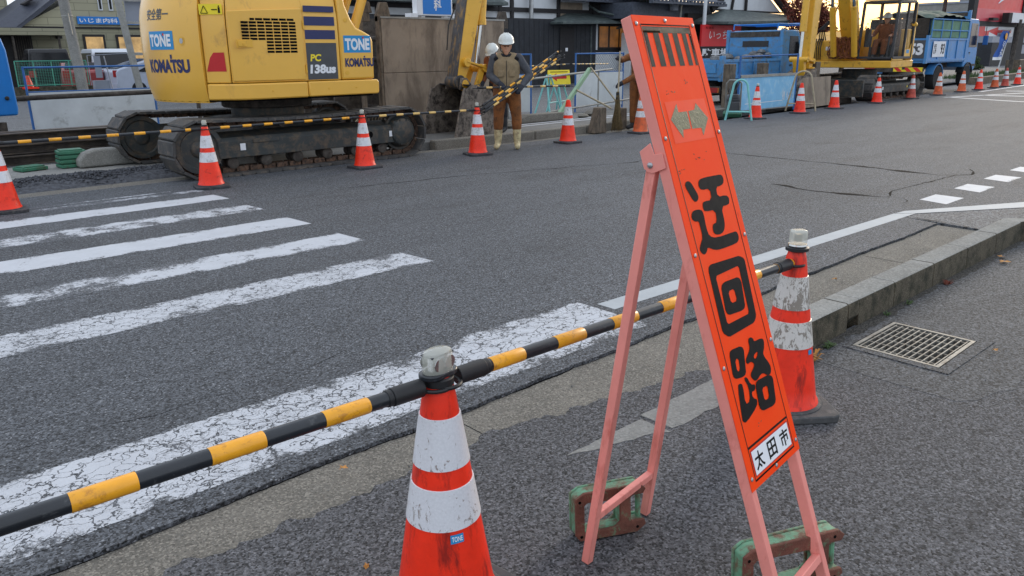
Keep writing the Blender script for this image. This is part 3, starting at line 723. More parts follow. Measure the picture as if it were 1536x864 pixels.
# near cones
def near_cone(x, y, rz, mw, lab, kind):
    t = cone(M_orange_near, mw, M_rubber2, False, True, lab); t.location = (x,y,0); t.rotation_euler = (0,0,R(rz)); t['group'] = 'cones at the near kerb'
    if kind == 'flat':
        z = .70
        b = B(); b.lathe([(.034,z-.035),(.040,z-.03),(.040,z-.012),(.034,z-.008)], 28); b.make('light_collar', M_hose, t)
        def rr(w, d, r_):
            P = []
            for cx, cy, a0 in ((w-r_,d-r_,0),(-w+r_,d-r_,90),(-w+r_,-d+r_,180),(w-r_,-d+r_,270)):
                for i in range(6): a = R(a0+18*i); P.append((cx+r_*math.cos(a), cy+r_*math.sin(a)))
            return P
        b = B(); b.ext(rr(.054,.032,.028), 'z', z-.008, z+.006); b.make('light_base', M_pblack, t, bev=.003)
        b = B(); b.M = Matrix.Diagonal((1.25,.85,1,1)); b.lathe([(.036,z+.006),(.037,z+.012),(.036,z+.05),(.032,z+.058),(.022,z+.063),(0,z+.064)], 28); b.M = Matrix(); b.make('light_lens', M_clear, t)
        b = B(); b.box(-.03,.03,-.008,.008,z+.008,z+.046); b.make('led_block', M_white, t, bev=.004)
        for s in (-1, 1):
            for f_ in (-1, 1):
                b = B(); b.lathe([(.006,f_*.0215),(.014,f_*.0245),(.017,f_*.0255),(.0165,f_*.0265)], 20, c=(s*.019,0,z+.03), axis='y'); b.make('led_reflector', M_chrome, t)
        b = B(); b.box(-.038,.038,-.02,.02,z+.049,z+.053); b.make('circuit_board', M_decal, t)
    else:
        z = .70
        b = B(); b.lathe([(.03,z-.012),(.046,z-.006),(.046,z+.006),(.036,z+.01)], 28); b.make('light_collar', M_hose, t)
        b = B(); b.lathe([(.034,z+.008),(.038,z+.014),(.036,z+.02)], 24); b.make('light_ring', M_chrome, t)
        b = B(); b.ext([(-.03,-.026),(.03,-.026),(.034,0),(.03,.026),(-.03,.026),(-.034,0)], 'z', z+.018, z+.078); b.make('light_lens', M_clear, t, bev=.01, seg=3)
        b = B(); b.box(-.012,.012,-.01,.01,z+.03,z+.06); b.make('led_reflector', M_chrome, t)
    return t
r_at = lambda z: .138-(z-.04)*(.138-.034)/(.66)+.0015
def on_cone(t, a0, z0):      # lettering wrapped on the cone
    return lambda u, v, l=0.: ((r_at(z0+v)+l)*math.cos(R(a0)+u/.12), (r_at(z0+v)+l)*math.sin(R(a0)+u/.12), z0+v)
nc = near_cone(1.085,1.47,8, M_sleeve_near, 'large scuffed cone nearest in view, its clear lamp between two striped bars', 'flat')
f = on_cone(nc, -126, .262)
plate((0,0,.042,.024), lambda u,v: f(u,v,.0005), M_tone, nc, 'maker_sticker', 4)
lettering('TONE', (.004,.005,.038,.019), lambda u,v: f(u,v,.0012), M_white, nc, offset=.02)
rc = near_cone(2.915,1.475,-38, M_sleeve_worn, 'dirty cone behind the detour sign, by the kerb end, with black base', 'tall')
f2 = on_cone(rc, -60, .268)
plate((0,0,.03,.02), lambda u,v: f2(u,v,.0005), M_tone, rc, 'maker_sticker', 4)
oc = near_cone(-.93,1.50,3, M_sleeve_near, 'cone left out of the frame that holds the far end of the striped bar', 'flat')
# ------------------------------------------------------------------ striped bars
def striped(p, q, r, y0, per, ylen, label, group, mats=None, rings=True, first=None):
    p, q = Vector(p), Vector(q); L = (q-p).length; d = (q-p)/L
    t = thing('striped_bar', p, label, 'striped bar', 0, group)
    t.rotation_mode = 'QUATERNION'; t.rotation_quaternion = Vector((1,0,0)).rotation_difference(d)
    my, mb = mats or (M_pyel, M_pblack)
    b = B(); b.tube([(0,0,0),(L,0,0)], r, 16); b.make('bar', mb, t)
    b = B(); x = y0
    while x < L-.05:
        b.lathe([(r+.0006,x),(r+.0012,x+.001),(r+.0012,x+ylen-.001),(r+.0006,x+ylen)], 16, axis='x'); x += per
    b.make('yellow_band', my, t, each=True)
    if rings:
        for x0, s in ((0,1),(L,-1)):
            b = B(); b.tube([(x0-s*.005,0,0),(x0+s*.085,0,0)], r*1.28, 16); b.tube([(x0+s*.085,0,0),(x0+s*.1,0,0)], r*1.15, 16)
            g = b.make('end_grip', M_hose, t, bev=.002)
            b = B(); R0 = .042; c = x0-s*(R0+.004)
            b.tube([(c+R0*math.cos(R(a)), R0*math.sin(R(a)), -.006) for a in range(0,360,15)], .0055, 8, closed=True)
            b.make('end_ring', M_hose, t)
    return t
GB = 'striped bars between the near cones'
striped((-.87,1.495,.70),(1.028,1.472,.672), .0185, .07, .26, .118, 'black and yellow bar running left from the nearest cone out of view', GB)
striped((1.148,1.468,.672),(2.85,1.475,.645), .0185, .108, .249, .12, 'black and yellow bar between the two near cones, passing behind the sign', GB)
GF = 'striped bars hung along the far cones'
MB2 = (M_pyel2, M_pblack)
striped((1.40,8.95,.665),(3.40,8.93,.665), .015, .22, .27, .115, 'striped bar between the cut-off left cone and the next cone', GF)
striped((3.52,8.93,.665),(5.51,9.0,.665), .015, .12, .27, .11, 'striped bar hung in front of the excavator track', GF)
striped((5.63,9.0,.665),(7.44,8.95,.655), .015, .2, .27, .11, 'pale striped bar ending at the cone by the digging bucket', GF, MB2)
# ------------------------------------------------------------------ detour sign
Mloc = Matrix.Translation((1.5852,.8541,.4159)) @ Matrix(((0.9939769,-0.10385068,-0.03499937,0),(0.10957228,0.93606546,0.33432824,0),(-0.00195851,-0.33614951,0.9418066,0),(0,0,0,1)))
sg = thing('detour_sign', (1.70,1.03,0), 'tall orange detour sign on a pink steel easel with black lettering, leaning back', 'road sign', 0)
G = Mloc.copy(); Ginv = Matrix.Translation((-1.70,-1.03,0))
TM = Ginv @ G
def T(p): return TM @ Vector(p)
Wd, Hh = .30, 1.2113; Zl = -.441     # legs run on down the board's plane to the ground
tw = .026
b = B(); b.M = TM
b.box(0,Wd,0,.0012,0,Hh); b.make('sign_face', M_sign, sg)
rnd = random.Random(12); b = B(); b.M = TM
for cx_, cz_, n_, s_ in ((.10,1.015,5,.018),(.16,.845,6,.022),(.045,.82,4,.012),(.2,1.04,4,.016),(.13,.135,3,.014)):
    for q in range(n_):
        x = cx_+rnd.uniform(-s_,s_)*1.6; z = cz_+rnd.uniform(-s_,s_)*.5; l = rnd.uniform(.002,.007); a_ = rnd.uniform(-.5,.5)
        b.face([(x-l,-.0005,z-l*a_),(x,-.0005,z-.0012),(x+l,-.0005,z+l*a_),(x,-.0005,z+.0016)])
b.make('scuff_marks', M_wrust, sg)
b = B(); b.M = TM
for x0 in (.0, Wd-tw): b.box(x0,x0+tw,.0022,.0022+tw*1.15,Zl+.004,Hh)
b.make('front_frame', M_pink, sg, bev=.0025)
b = B(); b.M = TM
b.box(tw,Wd-tw,.0025,.0255,Hh-tw,Hh); b.box(tw,Wd-tw,.0025,.0255,.35,.35+tw)
b.make('frame_rail', M_pink, sg, bev=.002)
b = B(); b.M = TM; b.box(tw,Wd-tw,.0045,.0275,Zl+.12,Zl+.12+.022); b.make('front_cross_bar', M_pink, sg, bev=.002)
b = B(); b.M = TM; b.box(.006,Wd-.006,.0013,.0021,.006,Hh-.006); b.make('backing_sheet', M_steel, sg)
# rear legs
rb = Matrix.Translation((-1.70,-1.03,0))
hL = T((.012,.048,.853)); hR = T((Wd-.012,.048,.853))
fL, fR = Vector((1.505-1.70,1.325-1.03,0)), Vector((1.835-1.70,1.365-1.03,0))
for h_, f_ in ((hL,fL),(hR,fR)):
    b = B(); ax = Vector((1,.11,0)); b.bar(f_+Vector((0,0,.004)), h_+(h_-f_).normalized()*.012, tw, tw, up=ax); b.make('rear_leg', M_pink, sg, bev=.0025)
b = B(); a_, c_ = fL.lerp(hL,.135), fR.lerp(hR,.135); dd = (c_-a_).normalized()*.014; b.bar(a_+dd, c_-dd, .022, .022); b.make('rear_cross_bar', M_pink, sg, bev=.002)
# hinge brackets
for s, x in ((-1,-.0028),(1,Wd+.0028)):
    b = B(); b.M = TM
    x0, x1 = (x-.003, x) if s < 0 else (x, x+.003)
    for q in ([(.006,.835),(.006,.872),(.028,.876),(.031,.905),(.066,.893),(.066,.85),(.058,.838),(.045,.832)],):
        b.ext([(y+.002,z) for y, z in q], 'x', x0, x1)
    hb = b.make('hinge_bracket', M_pink, sg, bev=.001)
    b = B(); b.M = TM; b.sphere((x-.004 if s<0 else x+.004,.048,.853), .008, 12, sc=(.6,1,1)); b.make('bolt', M_steel, hb)
# bolts on the face
bolts = [(.012,1.19),(.15,1.2),(.288,1.19),(.012,.905),(.288,.9),(.012,.61),(.288,.615),(.012,.32),(.288,.318),(.012,.03),(.15,.012),(.288,.03)]
for x, z in bolts:
    b = B(); b.M = TM; b.lathe([(.0055,-.0002),(.0055,-.0018),(.0035,-.0035),(0,-.004)], 14, c=(x,0,z), axis='y'); b.make('rivet', M_steel, sg)
def on_board(pts, mat, name, lift=.0008, holes=(), label=None):
    b = B(); b.M = TM
    if holes: b.ext(pts, 'y', -lift, -lift+.0005, holes=holes)
    else: b.face([(x,-lift,z) for x, z in pts])
    return b.make(name, mat, sg, label=label)
def smooth_poly(P, it=2):
    if len(P) <= 8:      # squarish outlines: only clip the corners a little, then round them
        Q = []
        for i in range(len(P)):
            a, c = P[i], P[(i+1)%len(P)]; L_ = math.dist(a, c); t = min(.3, .006/L_)
            Q += [(a[0]+(c[0]-a[0])*t, a[1]+(c[1]-a[1])*t), (c[0]-(c[0]-a[0])*t, c[1]-(c[1]-a[1])*t)]
        return Q
    for _ in range(it):
        Q = []
        for i in range(len(P)):
            a, c = P[i], P[(i+1)%len(P)]
            Q += [(a[0]*.75+c[0]*.25, a[1]*.75+c[1]*.25), (a[0]*.25+c[0]*.75, a[1]*.25+c[1]*.75)]
        P = Q
    return P
# border line
b = B(); b.M = TM
for x0,x1,z0,z1 in ((.0285,.0315,.016,1.19),(.2685,.2715,.016,1.19),(.0315,.2685,.016,.021),(.0315,.2685,.1,.106),(.0315,.2685,1.187,1.19)): b.face([(x0,-.0006,z0),(x1,-.0006,z0),(x1,-.0006,z1),(x0,-.0006,z1)])
b.make('border_line', M_black_ink, sg)
# dark hazard bars at the top
b = B(); b.M = TM
b.face([(.034,-.0007,1.168),(.266,-.0007,1.168),(.266,-.0007,1.184),(.034,-.0007,1.184)])
for x0,x1 in ((.034,.052),(.078,.104),(.124,.15),(.172,.197),(.219,.241),(.255,.266)): b.face([(x0,-.0007,1.083),(x1,-.0007,1.083),(x1,-.0007,1.168),(x0,-.0007,1.168)])
b.make('hazard_bars', M_ink_dull, sg)
on_board([(.05,.994),(.252,.994),(.262,.888),(.052,.888)], M_sticker, 'arrow_sticker', .0006)
on_board(GLY['arL'], M_olive, 'double_arrow', .0011); on_board(GLY['arR'], M_olive, 'double_arrow', .0011)
for k in ('dot','stem','shin','rb'): on_board(smooth_poly(GLY[k],1), M_black_ink, 'lettering', .0009)
for k, h_ in (('k_out','k_outh'),('k_in','k_inh'),('ra','rah'),('rc','rch'),('rd','rdh')):
    on_board(smooth_poly(GLY[k]), M_black_ink, 'lettering', {'rc':.0015,'rd':.0018}.get(k,.0010), holes=[smooth_poly(GLY[h_],1)])
on_board([(.036,.026),(.264,.026),(.264,.094),(.036,.094)], M_red, 'plate_border', .0007)
on_board([(.040,.029),(.260,.029),(.260,.091),(.040,.091)], M_white, 'name_plate', .0010)
for s, x0 in (('太',.048),('田',.125),('市',.202)):
    lettering(s, (x0,.037,x0+.05,.083), lambda u,v: T((u,-.0014,v)), M_black_ink, sg, offset=.022)
# ------------------------------------------------------------------ cast weights over the easel's cross bars
def weight(O, xa, up, s, label):
    O = Vector(O); xa = (Vector(xa)-O); L = xa.length; xa.normalize(); up = Vector(up); up = (up-xa*up.dot(xa)).normalized(); n = xa.cross(up)
    t = thing('sign_weight', O, label, 'cast weight', 0, 'weights on the sign legs')
    M = Matrix((( xa.x, n.x, up.x,0),(xa.y, n.y, up.y,0),(xa.z, n.z, up.z,0),(0,0,0,1)))   # local x long, y front(-)/back, z up
    H_ = .135*s; W_ = L
    if (M @ Vector((0,-1,0))).dot(Vector((-1,-1,.3))) < 0: M = M @ Matrix.Scale(-1, 4, (0,1,0))
    outer = [(.0,.02),(.015,.0),(W_-.03,.0),(W_,.022),(W_-.005,.04),(W_-.045,.04),(W_-.052,.048),(W_-.052,H_-.042),(W_-.045,H_-.035),(W_-.01,H_-.035),(W_,H_-.018),(W_-.02,H_),(.03,H_-.003),(.0,H_-.02)]
    slot = [(.03,.03),(.034,.024),(W_-.105,.03),(W_-.088,.045),(W_-.088,H_-.055),(W_-.1,H_-.042),(.04,H_-.036),(.03,H_-.045)]
    b = B(); b.M = M; b.ext(outer, 'y', -.012, .0, holes=[slot]); b.make('front_plate', M_wrust, t, bev=.0025)
    b = B(); b.M = M
    ring = [(x, z) for x, z in outer]
    b.ext([(.003,.02),(.016,.003),(W_-.03,.003),(W_-.004,.022),(W_-.004,.036),(.06,.03),(.028,.022),(.028,H_-.03),(W_-.09,H_-.03),(W_-.004,H_-.031),(W_-.003,H_-.018),(W_-.02,H_-.003),(.03,H_-.005),(.003,H_-.022)], 'y', .0005, .042)
    b.make('rim', M_wgreen, t, bev=.004, seg=3)
    b = B(); b.M = M; b.ext(outer, 'y', .0425, .052, holes=[slot]); b.make('back_plate', M_wgreen, t, bev=.003)
    b = B(); b.M = M; b.box(W_-.084,W_-.055,.001,.0415,.03,H_-.04); b.make('web', M_wgreen, t, bev=.002)
    b = B(); b.M = M; b.tube([(W_-.012,.026,.03),(W_-.012,.026,H_-.03)], .0085, 10); b.make('grip', M_wgreen, t)
    b = B(); b.M = M
    for x, z in ((.014,H_-.03),(W_-.035,H_-.018),(.018,.016),(W_-.03,.018)): b.lathe([(.005,-.0124),(.005,-.0126)], 12, c=(x,0,z), axis='y')
    b.make('bolt_hole', M_dark, t)
    return t
weight((1.552,1.418,.004), (1.765,1.312,.004), (.0,.12,1), 1.2, 'green and rusty cast weight hung on the rear legs of the orange sign')
weight((1.668,.902,.012), (1.972,.768,.012), (-.0,.10,1), 1.2, 'green and rusty cast weight on the sign front legs, cut by bottom edge')
# ------------------------------------------------------------------ weeds and leaves at the kerb
def tuft(x, y, s, seed, n, label, mat):
    rnd = random.Random(seed); b = B()
    for i in range(n):
        a = rnd.uniform(0, 6.28); l = s*rnd.uniform(.5,1.2); w = s*.09; ox, oy = rnd.uniform(-s,s)*.9, rnd.uniform(-s,s)*.35
        dx, dy = math.cos(a), math.sin(a); h = l*rnd.uniform(.3,.8)
        b.face([(ox-dy*w,oy+dx*w,0),(ox+dy*w,oy-dx*w,0),(ox+dx*l*.6+dy*w,oy+dy*l*.6-dx*w,h),(ox+dx*l*.6-dy*w,oy+dy*l*.6+dx*w,h)])
        b.face([(ox+dx*l*.6+dy*w,oy+dy*l*.6-dx*w,h),(ox+dx*l*.6-dy*w,oy+dy*l*.6+dx*w,h),(ox+dx*l,oy+dy*l,h*.8)])
    o = b.make('weed_tuft', mat, loc=(x,y,0)); return tag(o, label, 'weed', 'weeds at the foot of the kerb')
tuft(3.72,1.66,.035,1,50,'green weeds at the kerb foot left of the drain mouth',M_leaf)
tuft(4.45,1.665,.025,2,30,'small sprig of weeds at the kerb foot behind the grate',M_leaf)
tuft(3.45,1.64,.06,3,60,'withered brown weeds at the near end of the kerb',M_dryleaf)
tuft(5.35,1.655,.035,4,40,'reddish dry weed patch halfway along the kerb foot',M_autumn)
tuft(4.75,1.665,.03,5,24,'thin grass blades at the kerb foot right of the grate',M_leaf)
def leaf(x, y, s, seed, label, m=M_dryleaf):
    rnd = random.Random(seed); b = B(); a0 = rnd.uniform(0,6.28); n = 10; pts = []
    for i in range(n): a = a0+6.283*i/n; r_ = s*(1 if i%2 else .55)*rnd.uniform(.8,1.1); pts.append((r_*math.cos(a), r_*math.sin(a), .004+rnd.uniform(0,.012)))
    c = b.v((0,0,.012)); V = [b.v(p) for p in pts]
    for i in range(n): b.f([c, V[i], V[(i+1)%n]])
    o = b.make('fallen_leaf', m, loc=(x,y,.005)); return tag(o, label, 'leaf', 'fallen leaves near the kerb')
leaf(6.18,1.57,.045,1,'largest curled tan leaf on the asphalt beside the kerb'); leaf(6.32,1.63,.035,2,'small tan leaf touching the kerb behind the large one')
leaf(6.95,1.58,.03,3,'yellowish leaf in the corner where the kerb curves'); leaf(4.25,1.05,.02,4,'dry leaf scrap in front of the grate')
leaf(4.9,2.2,.02,5,'pale leaf lying in the gutter behind the kerb'); leaf(1.25,2.3,.02,6,'curled straw leaf in the gutter near the nearest cone')
leaf(1.0,1.75,.012,7,'tiny orange leaf scrap on the asphalt left of the nearest cone')
# grit on the apron and in the gutter
b = B(); rnd = random.Random(5)
for i in range(900):
    x = rnd.uniform(.2,7); y = rnd.choice([rnd.uniform(1.9,2.4), rnd.uniform(1.5,1.68), rnd.uniform(.6,2.1)]); s = rnd.uniform(.0015,.0045)
    if rnd.random() < .03: s *= 1.9
    z = -.014 if y > 2.1 else .002
    P = [(x+s*rnd.uniform(.6,1.2)*math.cos(a), y+s*rnd.uniform(.6,1.2)*math.sin(a), z) for a in (0,1.6,3.1,4.7)]
    V = [b.v(p) for p in P]; tp = b.v((x,y,z+s*.9))
    for k in range(4): b.f([V[k], V[(k+1)%4], tp])
o = b.make('grit', M_walk, loc=(0,0,0)); tag(o, 'loose grit scattered over the apron and gutter', 'grit', kind='stuff')
# ------------------------------------------------------------------ crawler track assembly (local x along travel)
def track(root, L=3.6, Hh=.70, W=.5, yc=0., r=.31, nsh=44, side=-1, lab=None):
    """belt of triple-grouser shoes, links, sprocket, idler, rollers and frame under an Empty-less parent"""
    def path(s, off=0.):
        # stadium: bottom run, right arc, sagging top run, left arc; returns point + angle
        Ls = L-2*Rr; arc = math.pi*Rr; P = 2*Ls+2*arc; s = s % P
        if s < Ls: return (-Ls/2+s, Rr-Rr-0+0, 0.)  # bottom
        s -= Ls
        if s < arc: a = -math.pi/2+s/Rr; return (Ls/2+Rr*math.cos(a), Rr+Rr*math.sin(a), a+math.pi/2)
        s -= arc
        if s < Ls: t = s/Ls; return (Ls/2-s, 2*Rr-.035*math.sin(math.pi*t*2 if False else math.pi*t)*1.0, math.pi)
        s -= Ls; a = math.pi/2+s/Rr; return (-Ls/2+Rr*math.cos(a), Rr+Rr*math.sin(a), a+math.pi/2)
    Rr = Hh/2-.03
    Ls = L-2*Rr-.06; P = 2*(L-2*Rr)+2*math.pi*Rr
    b = B(); pitch = P/nsh
    for i in range(nsh):
        x, z, a = path(i*pitch); ca, sa = math.cos(a), math.sin(a)
        M = Matrix(((ca,0,-sa,x),(0,1,0,yc),(sa,0,ca,z+.03),(0,0,0,1)))
        b.M = M   # local: x along belt, z inward
        w = pitch*.485
        b.ext([(-w,.006),(w,.006),(w,-.012),(w*.86,-.027),(-w*.86,-.027),(-w,-.012)], 'y', -W/2, W/2)
    b.M = Matrix(); o = b.make('track_shoes', M_pad, root)
    for s in (-1, 1):
        b = B()
        for i in range(nsh):
            x, z, a = path(i*pitch); ca, sa = math.cos(a), math.sin(a)
            b.M = Matrix(((ca,0,-sa,x),(0,1,0,yc),(sa,0,ca,z+.03),(0,0,0,1)))
            b.box(-pitch*.46,pitch*.40,s*.075-.014,s*.075+.014,.008,.068)
            b.cyl((pitch*.25,s*.075-.022,.04),(pitch*.25,s*.075+.022,.04),.022,n=8)
        b.M = Matrix(); b.make('track_chain', M_link, root)
    ex = L/2-Rr-.03
    y0 = yc-side*0
    for nm, sx, rr_ in (('idler',-1,Rr-.035),('sprocket',1,Rr-.065)):
        b = B(); cx, cz = sx*(L/2-Rr), Rr+.03
        hw_ = .15 if nm == 'idler' else .07
        b.lathe([(0,-hw_-.01),(.07,-hw_-.01),(.09,-hw_),(.11,-hw_+.02),(rr_*.75,-hw_+.025),(rr_*.82,-hw_),(rr_,-hw_),(rr_,hw_),(rr_*.8,hw_),(.1,hw_-.02),(0,hw_)], 40, c=(cx,yc,cz), axis='y')
        if nm == 'sprocket':
            for i in range(18):
                a = 2*math.pi*i/18; b.bar((cx+(rr_-.01)*math.cos(a),yc-.03,cz+(rr_-.01)*math.sin(a)),(cx+(rr_+.045)*math.cos(a),yc-.03,cz+(rr_+.045)*math.sin(a)),.03,.05,up=(0,1,0))
            b.lathe([(0,-.2),(.15,-.2),(.19,-.18),(.21,-.14),(.23,-.06)], 32, c=(cx,yc,cz), axis='y')
            for i in range(10): a = 2*math.pi*i/10; b.cyl((cx+.175*math.cos(a),yc-.2,cz+.175*math.sin(a)),(cx+.175*math.cos(a),yc-.185,cz+.175*math.sin(a)),.012,n=6)
        b.make(nm, M_under, root)
    b = B()
    for i in range(6):
        x = -L/2+Rr+.42+i*(L-2*Rr-.75)/5; b.lathe([(.0,-.12),(.06,-.12),(.075,-.11),(.075,-.05),(.055,-.045),(.055,.045),(.075,.05),(.075,.11),(0,.12)], 16, c=(x,yc,.155), axis='y')
    b.make('track_roller', M_rustd, root, each=True)
    for x in (-.35,.55):
        b = B(); b.lathe([(.0,-.09),(.05,-.09),(.05,.09),(0,.09)], 14, c=(x,yc,2*Rr-.06), axis='y'); b.make('carrier_roller', M_rustd, root)
    # side frame: box girder with sloped top
    b = B(); xa, xb = -L/2+Rr+.23, L/2-Rr-.16
    pr = [(-.16,.22),(-.16,.42),(-.12,.47),(.12,.53),(.16,.45),(.16,.22)]
    s = -1 if yc < 0 else 1
    b.ext([(yc+(p[0] if s < 0 else -p[0]),p[1]) for p in pr], 'x', xa, xb)
    b.box(xa-.3,xa,yc-.07,yc+.07,.27,.42)
    fr = b.make('track_frame', M_under, root, bev=.008)
    b = B(); b.box(xb+.002,xb+.22,yc-.17,yc+.16,.2,.53); b.make('drive_guard', M_under, root, bev=.02)
    b = B(); f_ = yc+s*.161
    b.box(xa+.45,xa+.8,min(f_,f_+s*.012),max(f_,f_+s*.012),.39,.44); b.make('step', M_under, root, bev=.004)
    return fr
# ------------------------------------------------------------------ near excavator
EX, EY = 5.12, 10.78
e1 = thing('excavator', (EX,EY,0), 'large yellow crawler excavator, nearest machine, seen from its counterweight and engine side', 'excavator')
trk1 = thing('tmp', (0,0,0), 'x', 'x'); 
def subgroup(root, name):
    o = bpy.data.objects.new(name, None); COL.objects.link(o); o.parent = root; return o
COL.objects.unlink(trk1); bpy.data.objects.remove(trk1)
def both_tracks(root, L, H_, W, yo):
    for y in (-yo, yo):
        g_ = subgroup(root, 'track')
        fr = track(g_, L, H_, W, y)
        if y < 0:
            b = B(); b.lathe([(.045,-.1662),(.045,-.1665)], 20, c=(.93,y,.36), axis='y'); b.make('access_hole', M_dark, g_)
            for x, m, w, h in ((-.95,M_white,.07,.085),(1.28,M_white,.06,.08),(.77,M_ywarn,.07,.05)):
                b = B(); b.box(x-w/2,x+w/2,y-.1685,y-.166,.35-h/2,.35+h/2); b.make('sticker', m, g_)
both_tracks(e1, 3.64, .72, .5, 1.03)
b = B(); b.ext([(-.75,.3),(-.6,.62),(.6,.62),(.75,.3)], 'y', -.86, .86); b.cyl((0,0,.5),(0,0,.80),.5,n=32); b.make('chassis', M_under, e1, bev=.01)
b = B(); b.lathe([(.60,.76),(.62,.78),(.62,.9),(.5,.93)], 48); b.make('slew_ring', M_rustd, e1)
# upper structure; local coords relative to e1
TR = 1.5; HW = 1.24
def outline(k=0., xf=1.05):
    P = [(xf,-HW-k)]
    a0 = math.asin(HW/TR)
    P.append((-TR*math.cos(a0)*.98,-HW-k))
    n = 22
    for i in range(n+1):
        a = math.pi+a0-(2*a0)*i/n; P.append(((TR+k)*math.cos(a), (TR+k)*math.sin(a)))
    P += [(-TR*math.cos(a0)*.98,HW+k),(xf,HW+k)]
    return P
b = B(); b.ext([(x,y) for x,y in outline(-.03,1.0)], 'z', .90, .96); b.box(.2,1.45,-.32,.32,.90,1.15); b.make('swing_deck', M_dark, e1)
# side surface function: arc length u from front (x) going back; follow the outline on the near side
a0 = math.asin(HW/TR); xs = -TR*math.cos(a0)
def side_pt(x, lift=0.):     # x = developed coordinate; > xs straight, below: along the arc
    if x >= xs: return (x, -HW-lift)
    th = (xs-x)/TR; a = math.pi+a0-th
    return ((TR+lift)*math.cos(a), (TR+lift)*math.sin(a))
def blend_pt(x, lift=0.):    # soften the corner where straight meets arc
    p = Vector(side_pt(x-.12, lift)); q = Vector(side_pt(x+.12, lift)); c = Vector(side_pt(x, lift))
    return c*.5+(p+q)*.25
def skin_panel(name, u0, u1, zf0, zf1, lift, mat, th=.03, n=16, bev=.012, parent=None, label=None, bow=0.):
    """body panel following the side of the machine between developed u0..u1; zf(u)->z"""
    b = B(); nz = 6; G1, G2 = [], []
    for i in range(n+1):
        u = u0+(u1-u0)*i/n; r1, r2 = [], []
        for j in range(nz+1):
            t = j/nz; z = zf0(u)+(zf1(u)-zf0(u))*t; bl = lift-bow*max(0,t-.55)**2*3
            p = blend_pt(u, bl); q = blend_pt(u, bl-th)
            r1.append(b.v((p[0],p[1],z))); r2.append(b.v((q[0],q[1],z)))
        G1.append(r1); G2.append(r2)
    for i in range(n):
        for j in range(nz):
            b.f([G1[i][j],G1[i+1][j],G1[i+1][j+1],G1[i][j+1]]); b.f([G2[i][j],G2[i][j+1],G2[i+1][j+1],G2[i+1][j]])
        b.f([G1[i][0],G2[i][0],G2[i+1][0],G1[i+1][0]]); b.f([G1[i][nz],G1[i+1][nz],G2[i+1][nz],G2[i][nz]])
    for j in range(nz):
        b.f([G1[0][j],G1[0][j+1],G2[0][j+1],G2[0][j]]); b.f([G1[n][j],G2[n][j],G2[n][j+1],G1[n][j+1]])
    return b.make(name, mat, parent or e1, bev=bev, label=label)
K = lambda v: (lambda u: v)
u_split = xs-.50          # counterweight / body split seen at px ~300
u_end = xs-1.75-.6
# inner core so nothing is hollow
b = B(); b.ext([(x*.97,y*.96) for x,y in outline(-.02,.50) if True], 'z', .962, 2.16); b.make('body_core', M_dark, e1)
# counterweight: swollen casting round the tail
b = B(); n = 40; nz = 14; G1 = []
ua = u_split; ub = xs-TR*(2*a0)+ (xs-u_split)   # mirrored end
for i in range(n+1):
    u = ua+(ub-ua)*i/n; col = []
    for j in range(nz+1):
        t = j/nz; z = .885+t*1.465
        bul = .035*math.sin(math.pi*min(1,t*1.15))-.16*max(0,t-.72)**1.5*4-.05*max(0,.12-t)*6
        a = math.pi+a0-(xs-u)/TR; col.append(b.v(((TR+bul)*math.cos(a),(TR+bul)*math.sin(a),z)))
    G1.append(col)
for i in range(n):
    for j in range(nz): b.f([G1[i][j],G1[i+1][j],G1[i+1][j+1],G1[i][j+1]])
c0 = b.v((0,0,.885)); c1 = b.v((0,0,2.36))
for i in range(n): b.f([G1[i][0],c0,G1[i+1][0]]); b.f([G1[i][nz],G1[i+1][nz],c1])
for E_ in (G1[0], G1[n]): b.f([c0]+E_+[c1])
cw = b.make('counterweight', M_yel, e1, smooth=True, ang=60)
def cwf(u0, z0, lift=.0):
    def f(u, v, l=0.):
        a = math.pi+a0-(xs-(u0+u))/TR; z = z0+v; t = (z-.885)/1.465
        bul = .035*math.sin(math.pi*min(1,t*1.15))-.16*max(0,t-.72)**1.5*4
        r_ = TR+bul+.003+lift+l
        return (r_*math.cos(a), r_*math.sin(a), z)
    return f
def cw_u(px_ang): return xs-(math.pi+a0-math.radians(px_ang))*TR
# angles seen: left silhouette ~180deg, split ~ 218deg
fz = cwf(cw_u(187), 1.56)
plate((0,0,.50,.22), cwf(cw_u(183), 1.53, .001), M_tone, cw, 'maker_sticker', 10)
lettering('TONE', (.03,.035,.46,.185), cwf(cw_u(183), 1.53, .004), M_white, cw, offset=.045)
b = B(); f_ = cwf(cw_u(183)+.32, 1.53+.165, .006); b.face([f_(0,0),f_(.03,0),f_(.03,.03),f_(0,.03)]); b.make('maker_dot', M_red, cw)
lettering('KOMATSU', (0,0,.80,.165), cwf(cw_u(179.5), 1.25), M_navy, cw, offset=.05)
b = B(); f_ = cwf(cw_u(179.5)+.50, 1.25+.17, .0); b.face([f_(0,0),f_(.035,0),f_(.035,.05),f_(0,.05)]); b.make('lettering_notch', M_navy, cw)
lettering('安全第一', (0,0,.47,.14), cwf(cw_u(182), 1.88), M_decal, cw, offset=.02, slant=.015)
b = B(); f_ = cwf(cw_u(207.0), 1.63)
for rr_, m, l in ((.055,M_yel2,.001),(.032,M_steel,.004)):
    b = B(); b.f([b.v(f_(rr_*.8*math.cos(t), rr_*math.sin(t), l)) for t in [k*math.pi/10 for k in range(20)]]); b.make('lifting_socket' if m is M_yel2 else 'socket_bolt', m, cw)
